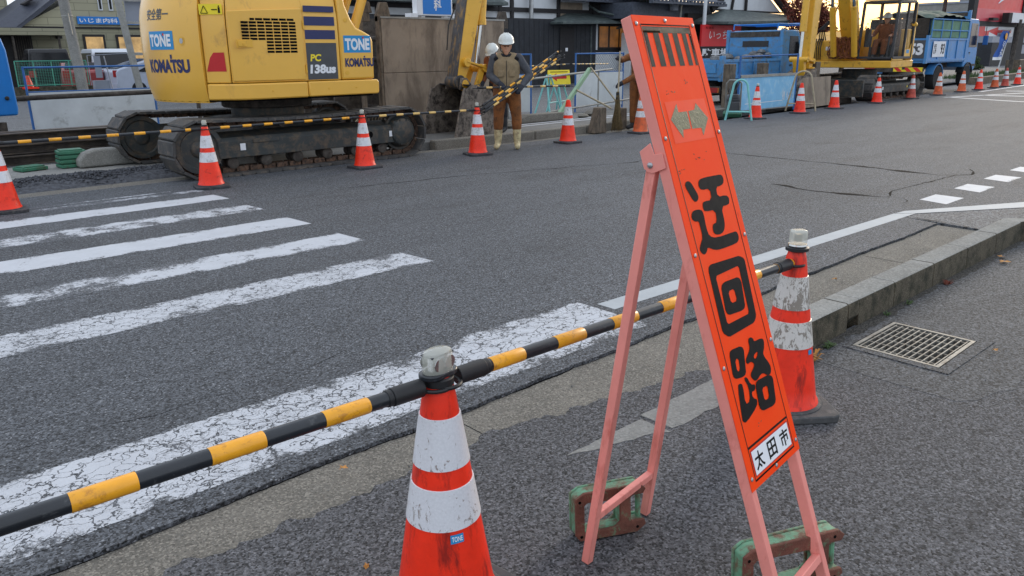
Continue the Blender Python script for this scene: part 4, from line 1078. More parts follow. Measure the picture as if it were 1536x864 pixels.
# body panels (developed u, straight part: u = x)
zt = 2.34
arch = lambda u: zt-.0
p1 = skin_panel('rear_quarter_panel', u_split+.012, -1.02, K(1.125), K(zt), .0, M_yel, bow=.22)
dr_l, dr_r = -1.0, -.02
dbk = skin_panel('engine_surround', -1.012, .075, K(1.125), K(zt), -.004, M_yel, bow=.22, n=8)
door = skin_panel('engine_door', dr_l+.01, dr_r+.0, K(1.145), lambda u: 1.97+.05*(u-dr_l), .012, M_yel, bev=.01, n=6)
cov = skin_panel('decal_panel', -.0+.0, .50, K(1.125), K(zt), .003, M_yel, n=4, bow=.22)
# grille of the engine door: dark slots
b = B()
for i in range(11):
    z = 1.865-i*.0385
    if i == 0: xa_, xb_ = -.72, -.13
    elif i < 7: xa_, xb_ = -.88, -.11
    else: xa_, xb_ = -.56, -.11
    k = int((xb_-xa_)/.105)+1
    for j in range(k):
        x0 = xb_-(j+1)*.105+.006; x1 = xb_-j*.105-.006
        if x0 < xa_-.05: continue
        b.face([(max(x0,xa_),-HW-.0140,z),(x1,-HW-.0140,z),(x1,-HW-.0140,z+.026),(max(x0,xa_),-HW-.0140,z+.026)])
b.make('grille_slots', M_dark, door)
b = B(); b.box(-.92,-.71,-HW-.0145,-HW-.013,1.545,1.64); b.make('latch_recess', M_yel2, door, bev=.01)
b = B(); b.box(-.9,-.79,-HW-.024,-HW-.0146,1.56,1.625); b.lathe([(.017,-HW-.025),(.017,-HW-.03)], 16, c=(-.83,0,1.59), axis='y'); b.make('door_latch', M_yel2, door, bev=.004)
for z_ in (1.28,1.82):
    b = B(); b.cyl((dr_r+.012,-HW-.012,z_-.05),(dr_r+.012,-HW-.012,z_+.05),.011,n=10); b.make('hinge', M_yel2, door)
b = B()
for x_ in (-.5,.3,.72):
    b.lathe([(.012,-HW-.0142),(.012,-HW-.018),(0,-HW-.019)],10,c=(x_,0,1.02),axis='y')
b.make('skirt_bolts', M_yel2, e1)
f_ = lambda u, v, l=0.: (lambda p: (p[0], p[1], v))(blend_pt(u, .006+l))
b = B(); q = [f_(-1.31,1.265),f_(-1.06,1.265),f_(-1.07,1.49),f_(-1.2,1.49),f_(-1.25,1.43)]
b.face(q); b.make('reflector', M_red, p1)
b = B(); b.face([f_(-1.325,1.93),f_(-1.035,1.93),f_(-1.035,2.05),f_(-1.325,2.05)]); wst = b.make('warning_sticker', M_ywarn, p1)
b = B()
tr_ = lambda u,v: f_(u+.115,v,.0015)
for (A, C) in (((-1.42,1.945),(-1.375,2.03)),((-1.375,2.03),(-1.33,1.945)),((-1.33,1.945),(-1.42,1.945))):
    A, C = Vector(A), Vector(C); d = (C-A).normalized(); nn = Vector((-d.y,d.x))*.004
    b.face([tr_(*(A+nn)),tr_(*(C+nn)),tr_(*(C-nn)),tr_(*(A-nn))])
for q in (((-1.28,1.98),(-1.21,1.98),(-1.21,1.99),(-1.28,1.99)),((-1.2,1.945),(-1.175,1.945),(-1.175,2.01),(-1.2,2.01)),((-1.195,2.015),(-1.18,2.015),(-1.18,2.03),(-1.195,2.03))): b.face([tr_(*p) for p in q])
b.make('warning_symbol', M_black_ink, p1)
# decals on the decal panel
yy = -HW-.0055
def rect(name, x0, x1, z0, z1, mat, par, y=yy):
    b = B(); b.face([(x0,y,z0),(x1,y,z0),(x1,y,z1),(x0,y,z1)]); return b.make(name, mat, par)
for i,(z0,z1) in enumerate(((1.98,2.055),(1.815,1.925),(1.645,1.76))): rect('navy_stripe', -.02+.03, .45, z0, z1, M_navy, cov)
dp = rect('model_plate', .01, .455, 1.14, 1.60, M_decal, cov)
pf = lambda u, v: (u, yy-.0015, v)
lettering('PC', (.06,1.37,.21,1.46), pf, M_ywarn, cov, offset=.035, slant=.012)
lettering('138us', (.045,1.215,.42,1.33), pf, M_white, cov, offset=.05, slant=.012)
# front right tool box with its sloped shoulder
b = B(); xf = 1.03
pr = [(.512,1.125),(xf,1.125),(xf+.005,1.62),(xf-.03,1.70),(xf-.14,1.755),(xf-.25,1.80),(xf-.32,1.90),(xf-.40,2.08),(xf-.44,2.34),(.512,2.34)]
b.ext(pr, 'y', -HW-.002, -.42); fb = b.make('front_tool_box', M_yel, e1, bev=.03, seg=3)
ff = lambda x0,z0: (lambda u,v: (x0+u,-HW-.0045,z0+v))
plate((0,0,.42,.22), ff(.57,1.475), M_tone, fb, 'maker_sticker', 2)
lettering('TONE', (.02,.03,.40,.185), (lambda u,v: (.57+u,-HW-.0075,1.475+v)), M_white, fb, offset=.045)
rect('maker_dot', .86,.885,1.655,1.68, M_red, fb, -HW-.0085)
lettering('KOMATSU', (0,0,.45,.115), (lambda u,v: (.575+u,-HW-.006,1.29+v)), M_navy, fb, offset=.05)
rect('lettering_notch', .87,.892,1.41,1.432, M_navy, fb, -HW-.006)
for x,z in ((.60,1.215),(.62,1.89)):
    b = B(); b.lathe([(.03,-HW-.002),(.03,-HW-.006),(0,-HW-.007)], 18, c=(x,0,z), axis='y'); b.make('panel_cap', M_yel2, fb)
# skirts under the panels
sk1 = skin_panel('rear_skirt', u_split+.012, -.002, K(.92), K(1.118), .014, M_yel, th=.05, bev=.02, n=12)
b = B(); b.ext([(.006,.925),(xf+.045,.925),(xf+.06,.96),(xf+.06,1.085),(xf+.04,1.118),(.006,1.118)], 'y', -HW-.014, -.42); b.make('front_skirt', M_yel, e1, bev=.016)
# far side: cab and tank (mostly hidden, seen from a step aside)
b = B(); b.ext([(-.9,1.0),(1.0,1.0),(1.25,1.12),(1.2,1.6),(.85,2.72),(-.45,2.74),(-.5,2.0),(-.9,1.95)], 'y', .32, HW); b.make('cab_body', M_yel, e1, bev=.03)
b = B(); b.ext([(.0,1.4),(1.0,1.4),(.78,2.55),(-.3,2.55),(-.3,1.7)], 'y', HW+.002, HW+.012); b.ext([(.0,1.9),(.9,1.9),(.76,2.55),(-.3,2.55)], 'y', .305, .315); b.make('cab_glass', M_cglass, e1)
b = B(); b.ext([(-1.2,2.16),(-.6,2.42),(.3,2.42),(.42,2.16)], 'y', -1.0, .25); b.make('engine_hood', M_yel, e1, bev=.04)
# handrail by the front box
b = B(); b.tube([(.92,-.62,1.75),(.95,-.62,2.2),(1.0,-.62,2.9)], .016, 8); b.tube([(1.42,-.1,1.2),(1.30,-.1,1.9),(1.18,-.1,3.0)], .016, 8); b.make('handrail', M_hose, e1)
# boom: bent box beam in the middle, arm hanging down to the bucket
BY = -.05
def beam(name, P, W_, mat, parent, bev=.02):
    """P: list of (x,z,depth) centre line; tapered box in the xz plane"""
    b = B(); rings = []
    for i,(x,z,h) in enumerate(P):
        a = Vector((P[min(i+1,len(P)-1)][0]-P[max(i-1,0)][0], P[min(i+1,len(P)-1)][1]-P[max(i-1,0)][1])).normalized(); nx, nz_ = -a.y, a.x
        rings.append([b.v((x+nx*h/2*s, BY+W_/2*t, z+nz_*h/2*s)) for s,t in ((-1,-1),(1,-1),(1,1),(-1,1))])
    b.f(rings[0][::-1]); b.f(rings[-1])
    for i in range(len(rings)-1):
        for k in range(4): b.f([rings[i][k],rings[i][(k+1)%4],rings[i+1][(k+1)%4],rings[i+1][k]])
    return b.make(name, mat, parent, bev=bev)
beam('boom', [(.55,1.45,.3),(1.0,2.35,.5),(1.75,3.75,.56),(2.5,4.35,.5),(4.2,4.35,.32)], .30, M_yel2, e1)
for s in (-1,1):
    b = B(); b.cyl((1.15,BY+s*.22,1.35),(1.62,BY+s*.22,2.5),.07,n=16); b.cyl((1.62,BY+s*.22,2.5),(1.85,BY+s*.22,3.3),.04,n=12,m=1); b.make('boom_cylinder', [M_yel2, M_chrome], e1)
ax0, az0, ax1, az1 = 3.42, .98, 4.12, 3.75
arm = beam('arm', [(ax0,az0,.2),(3.56,1.45,.27),(3.83,2.55,.34),(4.02,3.35,.42),(4.22,4.15,.5),(4.35,4.7,.3)], .26, M_yel2, e1)
# worn plate on the arm's inner (left) face
b = B(); b.M = Matrix(); 
AP = [(ax0-.085,az0+.0),(3.43,1.48),(3.66,2.58),(3.81,3.38)]
for i in range(3):
    (xa_,za_),(xb_,zb_) = AP[i],AP[i+1]; y0_, y1_ = BY-.128, BY+.128
    b.ext([(xa_-.02,za_),(xa_+.0,za_),(xb_+.0,zb_),(xb_-.02,zb_)], 'y', y0_, y1_)
b.make('wear_plate', M_armd, arm)
b = B(); b.cyl((4.0,BY,2.0),(4.13,BY,3.4),.085,n=20); b.lathe([(.1,-.05),(.1,.05)],20,c=(3.99,BY,1.96)); b.make('bucket_cylinder', M_yel2, e1)
b = B(); b.cyl((3.87,BY,1.28),(4.0,BY,2.02),.045,n=16); b.make('piston_rod', M_chrome, e1)
# linkage
b = B()
for s in (-1,1): b.bar((3.5,BY+s*.17,1.32),(3.95,BY+s*.17,1.20),.10,.03); b.bar((3.9,BY+s*.15,1.25),(3.74,BY+s*.15,.86),.12,.04,up=(0,1,0))
for x,z,r_ in ((3.52,1.30,.075),(3.92,1.2,.07),(3.46,.95,.07),(3.74,.86,.06)): b.cyl((x,BY-.21,z),(x,BY+.21,z),r_,n=16)
b.make('bucket_linkage', M_yel2, e1, bev=.006)
b = B(); 
for k,(y_) in enumerate((-.05,.03)): b.tube([(3.95,BY+.2+y_,3.2),(3.7,BY+.2,2.4),(3.45,BY+.2,1.9),(3.4,BY+.2,1.5)], .012, 6)
b.make('hydraulic_hose', M_hose, e1)
# bucket: side cheeks + curved shell, mouth towards the machine
bp = subgroup(e1, 'bucket')
sh = [(3.24,.86),(3.40,.95),(3.80,.86),(3.98,.62),(4.02,.36),(3.92,.14),(3.70,.03),(3.35,.015),(2.98,.05)]   # back/bottom of the shell from hinge to lip
mouth = [(3.24,.86),(2.98,.05)]
hy = .46
b = B()
for s in (-1,1):
    y0_, y1_ = BY+s*hy, BY+s*(hy-.022)
    b.ext(sh, 'y', min(y0_,y1_), max(y0_,y1_))
b.make('side_plate', M_bkt, bp, bev=.003, each=True)
b = B()
for i in range(1, len(sh)-1):
    (xa_,za_),(xb_,zb_) = sh[i],sh[i+1]; d = Vector((xb_-xa_,zb_-za_)).normalized(); nn = Vector((d.y,-d.x))*.018
    c_ = Vector((3.5,.45)); m_ = Vector(((xa_+xb_)/2,(za_+zb_)/2))
    if (c_-m_).dot(nn) < 0: nn = -nn
    b.ext([(xa_,za_),(xb_,zb_),(xb_+nn.x,zb_+nn.y),(xa_+nn.x,za_+nn.y)], 'y', BY-hy+.021, BY+hy-.021)
b.make('bucket_shell', M_bktin, bp)
b = B()
for i in range(5): y_ = BY-hy+.08+i*(2*hy-.16)/4; b.ext([(2.99,.04),(2.99,.07),(2.84,.035)], 'y', y_-.035, y_+.035)
b.make('bucket_teeth', M_bkt, bp)
b = B(); b.ext([(3.2,.84),(3.24,.9),(3.05,.10),(2.99,.06)], 'y', BY-hy-.01, BY-hy+.03); b.ext([(3.2,.84),(3.24,.9),(3.05,.10),(2.99,.06)], 'y', BY+hy-.03, BY+hy+.01); b.make('cheek_edge', M_bkt, bp, each=True)
b = B(); b.ext([(3.33,.86),(3.37,1.05),(3.5,1.05),(3.62,.92),(3.8,.94),(3.84,.84)], 'y', BY-.2, BY-.165); b.ext([(3.33,.86),(3.37,1.05),(3.5,1.05),(3.62,.92),(3.8,.94),(3.84,.84)], 'y', BY+.165, BY+.2); b.make('bucket_ear', M_bkt, bp, bev=.01, each=True)
b = B(); b.cyl((3.40,BY-.15,.98),(3.40,BY+.15,.98),.115,n=20); b.make('pivot_cap', M_armd, e1)
for o in list(bpy.data.objects):
    pass

# ------------------------------------------------------------------ people (local: x right, -y forward, z up)
def person(loc, rz, label, top, legs, boots, gloves, helmet=True, vest=None, arms=None, hips=.92, legp=None, boot_h=.36, head=(0,-.02,1.565), tilt=.25, gloveless=False, lean=(0,0), helm_mat=None):
    t = thing('person', loc, label, 'person', R(rz))
    lx, ly = lean
    sh = [Vector((s*.185+lx, ly, 1.385)) for s in (-1,1)]
    hip = [Vector((s*.095,0,hips)) for s in (-1,1)]
    legp = legp or [((-.12,-.015,.50),(-.13,.01,.09),(-.14,-.13,.035)), ((.12,-.015,.50),(.13,.01,.09),(.15,-.13,.035))]
    arms = arms or [((-.27,.02,1.12),(-.25,-.12,.90)), ((.27,.02,1.12),(.25,-.12,.90))]
    hd = Vector(head)
    # body (skin): one continuous figure, feet to crown
    ch = []
    ch.append([((0,0,hips),.10),((lx*.5,ly*.5,1.12),.10),((lx,ly,1.33),.105),((lx,ly,1.45),.055),(tuple((hd*.55+Vector((lx,ly,1.43))*.45)),.052)])
    ch.append([((hd.x,hd.y+.012,hd.z+.02),.088),((hd.x,hd.y+.005,hd.z+.045),.086)]); ch.append([((hd.x,hd.y-.02,hd.z-.03),.062),((hd.x,hd.y-.045,hd.z-.085),.036)])
    for i in (0,1):
        k, a, f = legp[i]; ch.append([(tuple(hip[i]),.085),(k,.055),(a,.038),(f,.032)])
        e, h_ = arms[i]; ch.append([((lx,ly,1.37),.07),(tuple(sh[i]),.058),(e,.042),(h_,.03)])
    def face(b):
        b.sphere((hd.x,hd.y-.095,hd.z-.012),.017,10,sc=(.7,1,1.3))
        for s in (-1,1): b.sphere((hd.x+s*.088,hd.y+.01,hd.z-.005),.022,8,sc=(.4,.8,1.2))
        b.sphere((hd.x,hd.y-.083,hd.z-.055),.02,8,sc=(1.3,.6,.5))
        for i in (0,1):   # hands: palm, four fingers, thumb
            e, h_ = map(Vector, arms[i]); d = (h_-e).normalized(); side = d.cross(Vector((0,-.4,1))).normalized()
            palm = h_+d*.045; b.sphere(palm,.04,10,sc=(.9,.8,1))
            for q in range(4):
                o = side*(.028-.019*q); p0 = palm+o+d*.02; L_ = (.032,.038,.036,.028)[q]
                p1 = p0+d*L_; p2 = p1+(d*.5+Vector((0,.5,-.7))).normalized()*.028
                b.cyl(p0,p1,.0105,.0100,8); b.cyl(p1,p2,.0100,.0085,8); b.sphere(p2,.0085,8)
            p1 = palm+side*.04+d*.012; b.cyl(h_+d*.02+side*.015,p1,.013,.011,8); b.cyl(p1,p1+d*.03,.011,.009,8)
    remeshed('body', ch, M_skin if not gloveless else M_skin, t, .011, 2, face)
    # eyes
    b = B()
    for s in (-1,1): b.sphere((hd.x+s*.03,hd.y-.0835,hd.z+.012),.0085,8)
    b.make('eyes', M_hair, t)
    # trousers
    ch = []
    for i in (0,1):
        k, a, f = legp[i]; kv, av = Vector(k), Vector(a); hv = hip[i]
        top_b = kv.lerp(av, max(0,(kv.z-boot_h+.03)/(kv.z-av.z))) if kv.z > av.z+.1 else kv.lerp(av,.8)
        ch.append([(tuple(hv+Vector((0,0,.03))),.118),(tuple(hv.lerp(kv,.45)),.107),(k,.08),(tuple(kv.lerp(Vector(top_b),.5)),.082),(tuple(top_b),.074)])
    ch.append([((-.07,0,hips+.05),.115),((.07,0,hips+.05),.115)])
    remeshed('trousers', ch, legs, t, .012, 3)
    # boots
    ch = []
    for i in (0,1):
        k, a, f = legp[i]; kv, av, fv = Vector(k), Vector(a), Vector(f)
        tp = av.lerp(kv, min(.95, (boot_h-.06)/max(.1,(kv-av).length)))
        ch.append([(tuple(tp),.068),(tuple(tp.lerp(av,.5)),.066),(tuple(av),.052),(tuple(av+(fv-av)*.45+Vector((0,0,-.004))),.047),(tuple(fv+Vector((0,0,.008))),.042)])
    bo = remeshed('boots', ch, boots, t, .011, 2)
    # top: jacket with sleeves
    def jacket(mat, name, k=0., sleeves=True, zlo=None, zhi=1.40):
        zl = zlo or hips+.02; ch = []
        for s in (-1,1):
            ch.append([((s*.075,0,zl),.115+k),((s*.075+lx*.5,ly*.5,1.12),.112+k),((s*.095+lx,ly,1.27),.112+k),((s*.10+lx,ly+.005,zhi-.045),.085+k)])
        ch.append([((0,0,zl),.125+k),((lx*.5,ly*.5,1.12),.122+k),((lx,ly,1.30),.125+k),((lx,ly,zhi-.03),.09+k)])
        ch.append([((-.10+lx,ly,zhi-.03),.075+k),((.10+lx,ly,zhi-.03),.075+k)]); ch.append([((lx,ly,zhi),.07+k),((lx,ly-.005,1.455),.062+k*.3)])
        if sleeves:
            for i in (0,1):
                e, h_ = arms[i]; ev, hv = Vector(e), Vector(h_)
                ch.append([(tuple(sh[i]-Vector((0,0,.015))),.078),(tuple(sh[i].lerp(ev,.5)),.068),(e,.058),(tuple(ev.lerp(hv,.5)),.055),(tuple(ev.lerp(hv,.92)),.044)])
        return remeshed(name, ch, mat, t, .012, 3)
    jacket(top, 'jacket')
    if vest:
        v = jacket(vest, 'vest', .012, False)
        b = B(); yv = ly-.142
        b.box(-.004+lx,.004+lx,yv+.002,yv+.06,.96,1.34); b.make('zip', M_blk_cl, v)
        b = B(); b.tube([(lx+.072*math.cos(a),ly-.01+.075*math.sin(a),1.43-.02*math.sin(a)*-1) for a in [k*.524 for k in range(12)]], .026, 8, closed=True); b.make('collar', M_blk_cl, v)
        for s in (-1,1):
            b = B(); b.tube([(lx+s*.155,ly-.09,1.36),(lx+s*.165,ly,1.405),(lx+s*.15,ly+.09,1.36)], .036, 8); b.make('shoulder_yoke', M_blk_cl, v)
            b = B(); b.box(lx+s*.085-.045,lx+s*.085+.045,yv-.002,yv+.03,1.1,1.19); b.make('pocket', M_khaki, v, bev=.008)
    if gloves:
        ch = []; ex = []
        for i in (0,1):
            e, h_ = map(Vector, arms[i]); d = (h_-e).normalized(); side = d.cross(Vector((0,-.4,1))).normalized()
            palm = h_+d*.045; ch.append([(tuple(h_-d*.03),.042),(tuple(palm),.044)])
            for q in range(4):
                p0 = palm+side*(.034-.0225*q)+d*.02; L_ = (.034,.04,.038,.03)[q]; p1 = p0+d*L_; p2 = p1+(d*.4+Vector((0,.5,-.7))).normalized()*.034
                ch.append([(tuple(p0),.0125),(tuple(p1),.012),(tuple(p2),.0105)])
            p1 = palm+side*.048+d*.012; ch.append([(tuple(h_+d*.02+side*.015),.015),(tuple(p1),.013),(tuple(p1+d*.034),.011)])
        remeshed('gloves', ch, gloves, t, .0065, 1)
    if helmet:
        hm = helm_mat or M_helmet
        b = B(); n = 28; T_ = Matrix.Translation((hd.x,hd.y+.005,hd.z+.075)) @ Matrix.Rotation(tilt, 4, 'X'); b.M = T_ @ Matrix.Diagonal((1,1.14,1,1))
        b.lathe([(.118,-.012),(.122,-.004),(.119,.0),(.117,.03),(.106,.07),(.08,.105),(.045,.125),(0,.131)], n)
        b.M = T_; 
        for j in range(3): b.tube([((j-1)*.03, -.105*math.cos(a)*1., .132*math.sin(a)+.001) for a in [R(20+14*q) for q in range(11)]], .006, 6)
        h = b.make('helmet', hm, t, smooth=True, ang=60)
        b = B(); b.M = T_; P = [(.11*math.cos(R(a)),-.11*math.sin(R(a))*1.15) for a in range(15,166,15)]; Q = [(x*1.05,y*1.0-.045*math.sin(R(15+15*i))) for i,(x,y) in enumerate(P)]
        b.ext(P+Q[::-1], 'z', -.016, -.008); b.make('visor', hm, t, bev=.002)
        b = B(); b.M = T_; b.lathe([(.112,-.03),(.113,-.01)], 24); b.make('hair', M_hair, t)
        for s in (-1,1):
            b = B(); b.tube([(hd.x+s*.095,hd.y,hd.z+.04),(hd.x+s*.085,hd.y-.02,hd.z-.05),(hd.x,hd.y-.055,hd.z-.115)], .006, 6); b.make('chin_strap', M_blk_cl, t)
    return t
man = person((8.30,9.18,0), -42, 'man in khaki vest, brown trousers and cream rubber boots holding striped bars', M_grey_cl, M_brown, M_boot, M_glove, vest=M_khaki,
    arms=[((-.26,.0,1.12),(-.10,-.19,1.00)), ((.36,.0,1.12),(.22,-.17,.95))], head=(.0,-.05,1.535), tilt=.16,
    legp=[((-.13,-.02,.50),(-.145,.0,.09),(-.17,-.13,.038)), ((.15,-.01,.50),(.16,.0,.09),(.16,-.14,.038))])
man2 = person((9.24,10.42,.10), -80, 'man in rust brown jacket and white helmet bending behind the vested man', M_brown2, M_blk_cl, M_bootk, M_glove, lean=(0,-.10), head=(0,-.20,1.47), tilt=.55,
    arms=[((-.27,-.05,1.12),(-.2,-.25,.95)), ((.27,-.05,1.12),(.2,-.25,.95))]); man2.scale = (.9,.9,.9)
swp = person((12.12,9.62,0), -92, 'man in brown canvas work clothes sweeping with a twig broom beside the sign', M_brown, M_brown, M_bootk, M_glove, boot_h=.2, lean=(0,.0), head=(0,-.05,1.55), tilt=.3,
    arms=[((-.22,-.27,1.30),(-.06,-.54,1.33)), ((.24,-.22,1.08),(-.02,-.50,.88))])
# broom: long handle with a bundle of twigs
br = thing('broom', (11.46,9.60,0), 'long twig broom held upright by the sweeping man', 'broom')
b = B(); b.tube([(.0,.0,.5),(.02,0,1.0),(.03,0,1.46)], .014, 8); b.make('handle', M_beige_tube, br)
b = B(); rnd = random.Random(3)
for i in range(160):
    a = rnd.uniform(0,6.28); r0 = rnd.uniform(0,.025); r1 = rnd.uniform(.03,.12); z1 = rnd.uniform(.0,.12)
    b.tube([(r0*math.cos(a),r0*math.sin(a),.74),(r1*.5*math.cos(a),r1*.5*math.sin(a),.4),(r1*math.cos(a),r1*math.sin(a),z1)], [.004,.004,.002], 4)
b.make('twigs', M_broom, br)
b = B(); b.lathe([(.03,.60),(.034,.62),(.03,.64)], 14); b.lathe([(.03,.68),(.033,.70),(.03,.72)], 14); b.make('binding', M_hose, br)
# bars in the man's hands
GH = 'striped bars carried by the man in the vest'
f3 = Vector((math.sin(R(-42)),-math.cos(R(-42)),0))
off = f3*.20
lbl = ['lowest of the sloping striped bars gripped by the vested man','sloping striped bar lying on the others in the man\'s hand','sloping striped bar nearest the man\'s chest','topmost sloping striped bar with its black end up beside his elbow']
for i,(dz,dx) in enumerate(((0,0),(.045,.03),(.02,-.05),(.09,.02))):
    p = Vector((7.60+dx,8.92+.02*i-.02,.62+dz)); q = Vector((9.16+dx*2,8.90+.03*i+.03,1.32+dz*1.2))
    striped(p, p+(q-p).normalized()*1.78, .015, .2+.05*i, .27, .115, lbl[i], GH, (M_pyel if i%2 else M_pyel2, M_pblack))
p = Vector((7.62,9.06,.96)); striped(p, (9.5,8.98,.93), .015, .15, .27, .115, 'level striped bar held across the vested man towards the right', GH, MB2)
# ------------------------------------------------------------------ gravel, beams, blocks left of the machine
b = B(); rnd = random.Random(11)
for i in range(5200):
    x = rnd.uniform(.6,4.35); c_ = 10.42+.02*x; w = .34*(1-.25*noise.noise(Vector((x*1.7,0,0))))
    t_ = rnd.gauss(0,.42); 
    if abs(t_) > 1.15: continue
    y = c_+w*t_; h = .11*(1-min(1,abs(t_))**2)*(1+.4*noise.noise(Vector((x*2.2,y*2,1)))); s = rnd.uniform(.009,.021)
    z = max(-.004, h*rnd.uniform(.75,1.0)-.006); P = []
    for k in range(6):
        a = k*1.047+rnd.uniform(-.3,.3); P.append(b.v((x+s*math.cos(a)*rnd.uniform(.7,1.2), y+s*math.sin(a)*rnd.uniform(.7,1.2), z+rnd.uniform(-.3,.5)*s)))
    tp = b.v((x+rnd.uniform(-.4,.4)*s,y+rnd.uniform(-.4,.4)*s,z+s*rnd.uniform(.7,1.2)))
    for k in range(6): b.f([P[k],P[(k+1)%6],tp])
M_gravel = pm('crushed_stone', (76,78,84), .85, var=.4, vs=18, bump=.3)
o = b.make('gravel', M_gravel, loc=(0,0,0)); tag(o, 'low heap of dark crushed stone lying along the far road edge', 'gravel', kind='stuff')
b = B(); n = 40; prev = None
for i in range(n+1):
    x = .6+3.75*i/n; r_ = [b.v((x, 10.42+.02*x+yy, .0+max(-.02,.085*(1-(yy/.36)**2))*(min(1,i/3,(n-i)/3)))) for yy in (-.40,-.3,-.15,0,.15,.3,.40)]
    if prev:
        for k in range(6): b.f([prev[k],r_[k],r_[k+1],prev[k+1]])
    prev = r_
o = b.make('gravel_bed', M_gravel, loc=(0,0,0)); tag(o, 'fine stone core of the heap along the far road edge', 'gravel', kind='stuff')
GBm = 'old steel beams stacked behind the crossing'
k = 0
blab = ['front','second','third','fourth','fifth','sixth']
for lay,(z0,ys) in enumerate(((0.0,(12.72,13.02,13.32)),(.145,(12.82,13.12)),(.29,(12.95,13.25)))):
    for y_ in ys:
        b = B(); x0, x1 = -1.2+.13*k, 4.55-.11*((k*3)%4); yaw = .006*(k%3-1)
        hh = .13
        prh = [(0,0),(.2,0),(.2,.014),(.108,.02),(.108,hh-.02),(.2,hh-.014),(.2,hh),(0,hh),(0,hh-.014),(.092,hh-.02),(.092,.02),(0,.014)]
        b.ext([(y_+p[0], z0+p[1]) for p in prh], 'x', x0, x1)
        o = b.make('steel_beam', M_rail); tag(o, f"rusty steel beam, {('bottom','middle','top')[lay]} layer of the stack, {('nearest the road','behind the first one','at the back')[ys.index(y_)]}", 'steel beam', GBm); k += 1
def green_block(x, y, z, rz, lab):
    t = thing('block_weight', (x,y,z), lab, 'green weight', R(rz), 'green cast blocks by the beams')
    b = B(); b.box(-.17,.17,-.13,.13,0,.044); b.make('block', M_wg2, t, bev=.008)
    b = B(); b.box(-.14,.14,-.10,.10,.0445,.06); b.make('raised_pad', M_wg2, t, bev=.004)
    b = B(); b.tube([(.16,-.07,.025),(.185,-.07,.025),(.185,.07,.025),(.16,.07,.025)], .007, 8); b.make('handle', M_wg2, t)
    return t
M_wg2 = pm('block_green', (58,118,92), .55, var=.15, vs=8, grime=(72,84,62), ga=.35, gs=10)
for i in range(4): green_block(2.78,12.05,i*.0605,4-3*i, ('lowest','second','third','topmost')[i]+' green cast block in the pile beside the beams')
green_block(2.28,12.1,0,14,'single green cast block lying flat left of the pile')
b = B(); L_ = 1.9; b.ext([(-L_/2,0),(L_/2,0),(L_/2,.2),(L_/2-.05,.24),(-L_/2+.22,.24),(-L_/2+.08,.2),(-L_/2,.1)], 'y', -.1, .1)
o = b.make('concrete_stop', M_kerb, loc=(3.75,11.85,0), bev=.03); tag(o, 'grey concrete car stop with a rounded end behind the gravel', 'concrete stop')
b = B(); b.bar((1.72,12.5,0),(1.52,12.42,.98),.05,.05); o = b.make('timber_stake', M_beige_tube); tag(o, 'pale timber stake leaning at the left edge above the beams', 'stake')
b = B(); b.tube([(-.5,15.6,.74),(6.2,15.9,.80)], .045, 12); b.tube([(-.2,15.6,-.16),(-.2,15.6,.74)],.04,10); b.tube([(6.1,15.9,-.16),(6.1,15.9,.8)],.04,10)
o = b.make('guard_pipe', M_rustd); tag(o, 'horizontal grey pipe rail crossing the white fence panel', 'pipe rail')
# blue framed fence with white lower panel
def mesh_fence(loc, rz, w, h, hp, label, mesh=True, name='panel_fence', pm_=None, frame=None, group='blue framed barrier fences'):
    t = thing(name, loc, label, 'barrier fence', R(rz), group)
    fr = frame or M_bluef
    b = B(); b.tube([(0,0,0),(0,0,h)],.022,8); b.tube([(w,0,0),(w,0,h)],.022,8); b.tube([(0,0,h-.02),(w,0,h-.02)],.018,8); b.tube([(0,0,hp),(w,0,hp)],.012,8); b.make('frame', fr, t)
    b = B(); b.box(.02,w-.02,-.006,.006,.12,hp); b.box(.02,w-.02,-.012,.012,.10,.13); p_ = b.make('lower_panel', pm_ or M_whited, t)
    if mesh:
        b = B(); n = int(w/.09)
        for i in range(-int((h-hp)/.09), n):
            x0 = i*.09; x1 = x0+(h-hp)
            def clip(x0_, z0_, x1_, z1_):
                if x0_ < 0: z0_ += (0-x0_)*(z1_-z0_)/(x1_-x0_); x0_ = 0
                if x1_ > w: z1_ -= (x1_-w)*(z1_-z0_)/(x1_-x0_); x1_ = w
                return x0_, z0_, x1_, z1_
            a = clip(x0,hp,x1,h-.02)
            if a[2] > a[0]: b.tube([(a[0],0,a[1]),(a[2],0,a[3])],.0018,3)
            a = clip(x0,h-.02,x1,hp)
            if a[2] > a[0]: b.tube([(a[0],0,a[1]),(a[2],0,a[3])],.0018,3)
        b.make('wire_mesh', M_hose, t)
    return t
f1 = mesh_fence((3.38,17.0,-.14), -1.5, 2.25, 1.42, .96, 'blue framed fence with long white lower panel, behind the beam stack at left', False)
# blue cabinet cut by the left edge
cab = thing('equipment_cabinet', (1.56,14.3,.0), 'bright blue steel cabinet with rounded corner cut by the left edge of the photo', 'cabinet', R(10))
b = B(); b.ext([(-1.5,.60),(1.0,.60),(1.02,.70),(1.01,1.15),(1.0,1.55),(.96,1.72),(.86,1.84),(.70,1.88),(-1.5,1.88)], 'y', -.45, .45); b.make('body', M_blue, cab, bev=.03, seg=3)
b = B(); b.lathe([(.03,-.452),(.03,-.47),(.018,-.475)], 16, c=(.88,0,.86), axis='y'); b.make('lock', M_hose, cab)
b = B(); 
for x in (-1.3,.8): b.box(x-.05,x+.05,-.35,-.25,-.16,.5); b.box(x-.05,x+.05,.25,.35,-.16,.5)
b.make('stand', M_rustd, cab)
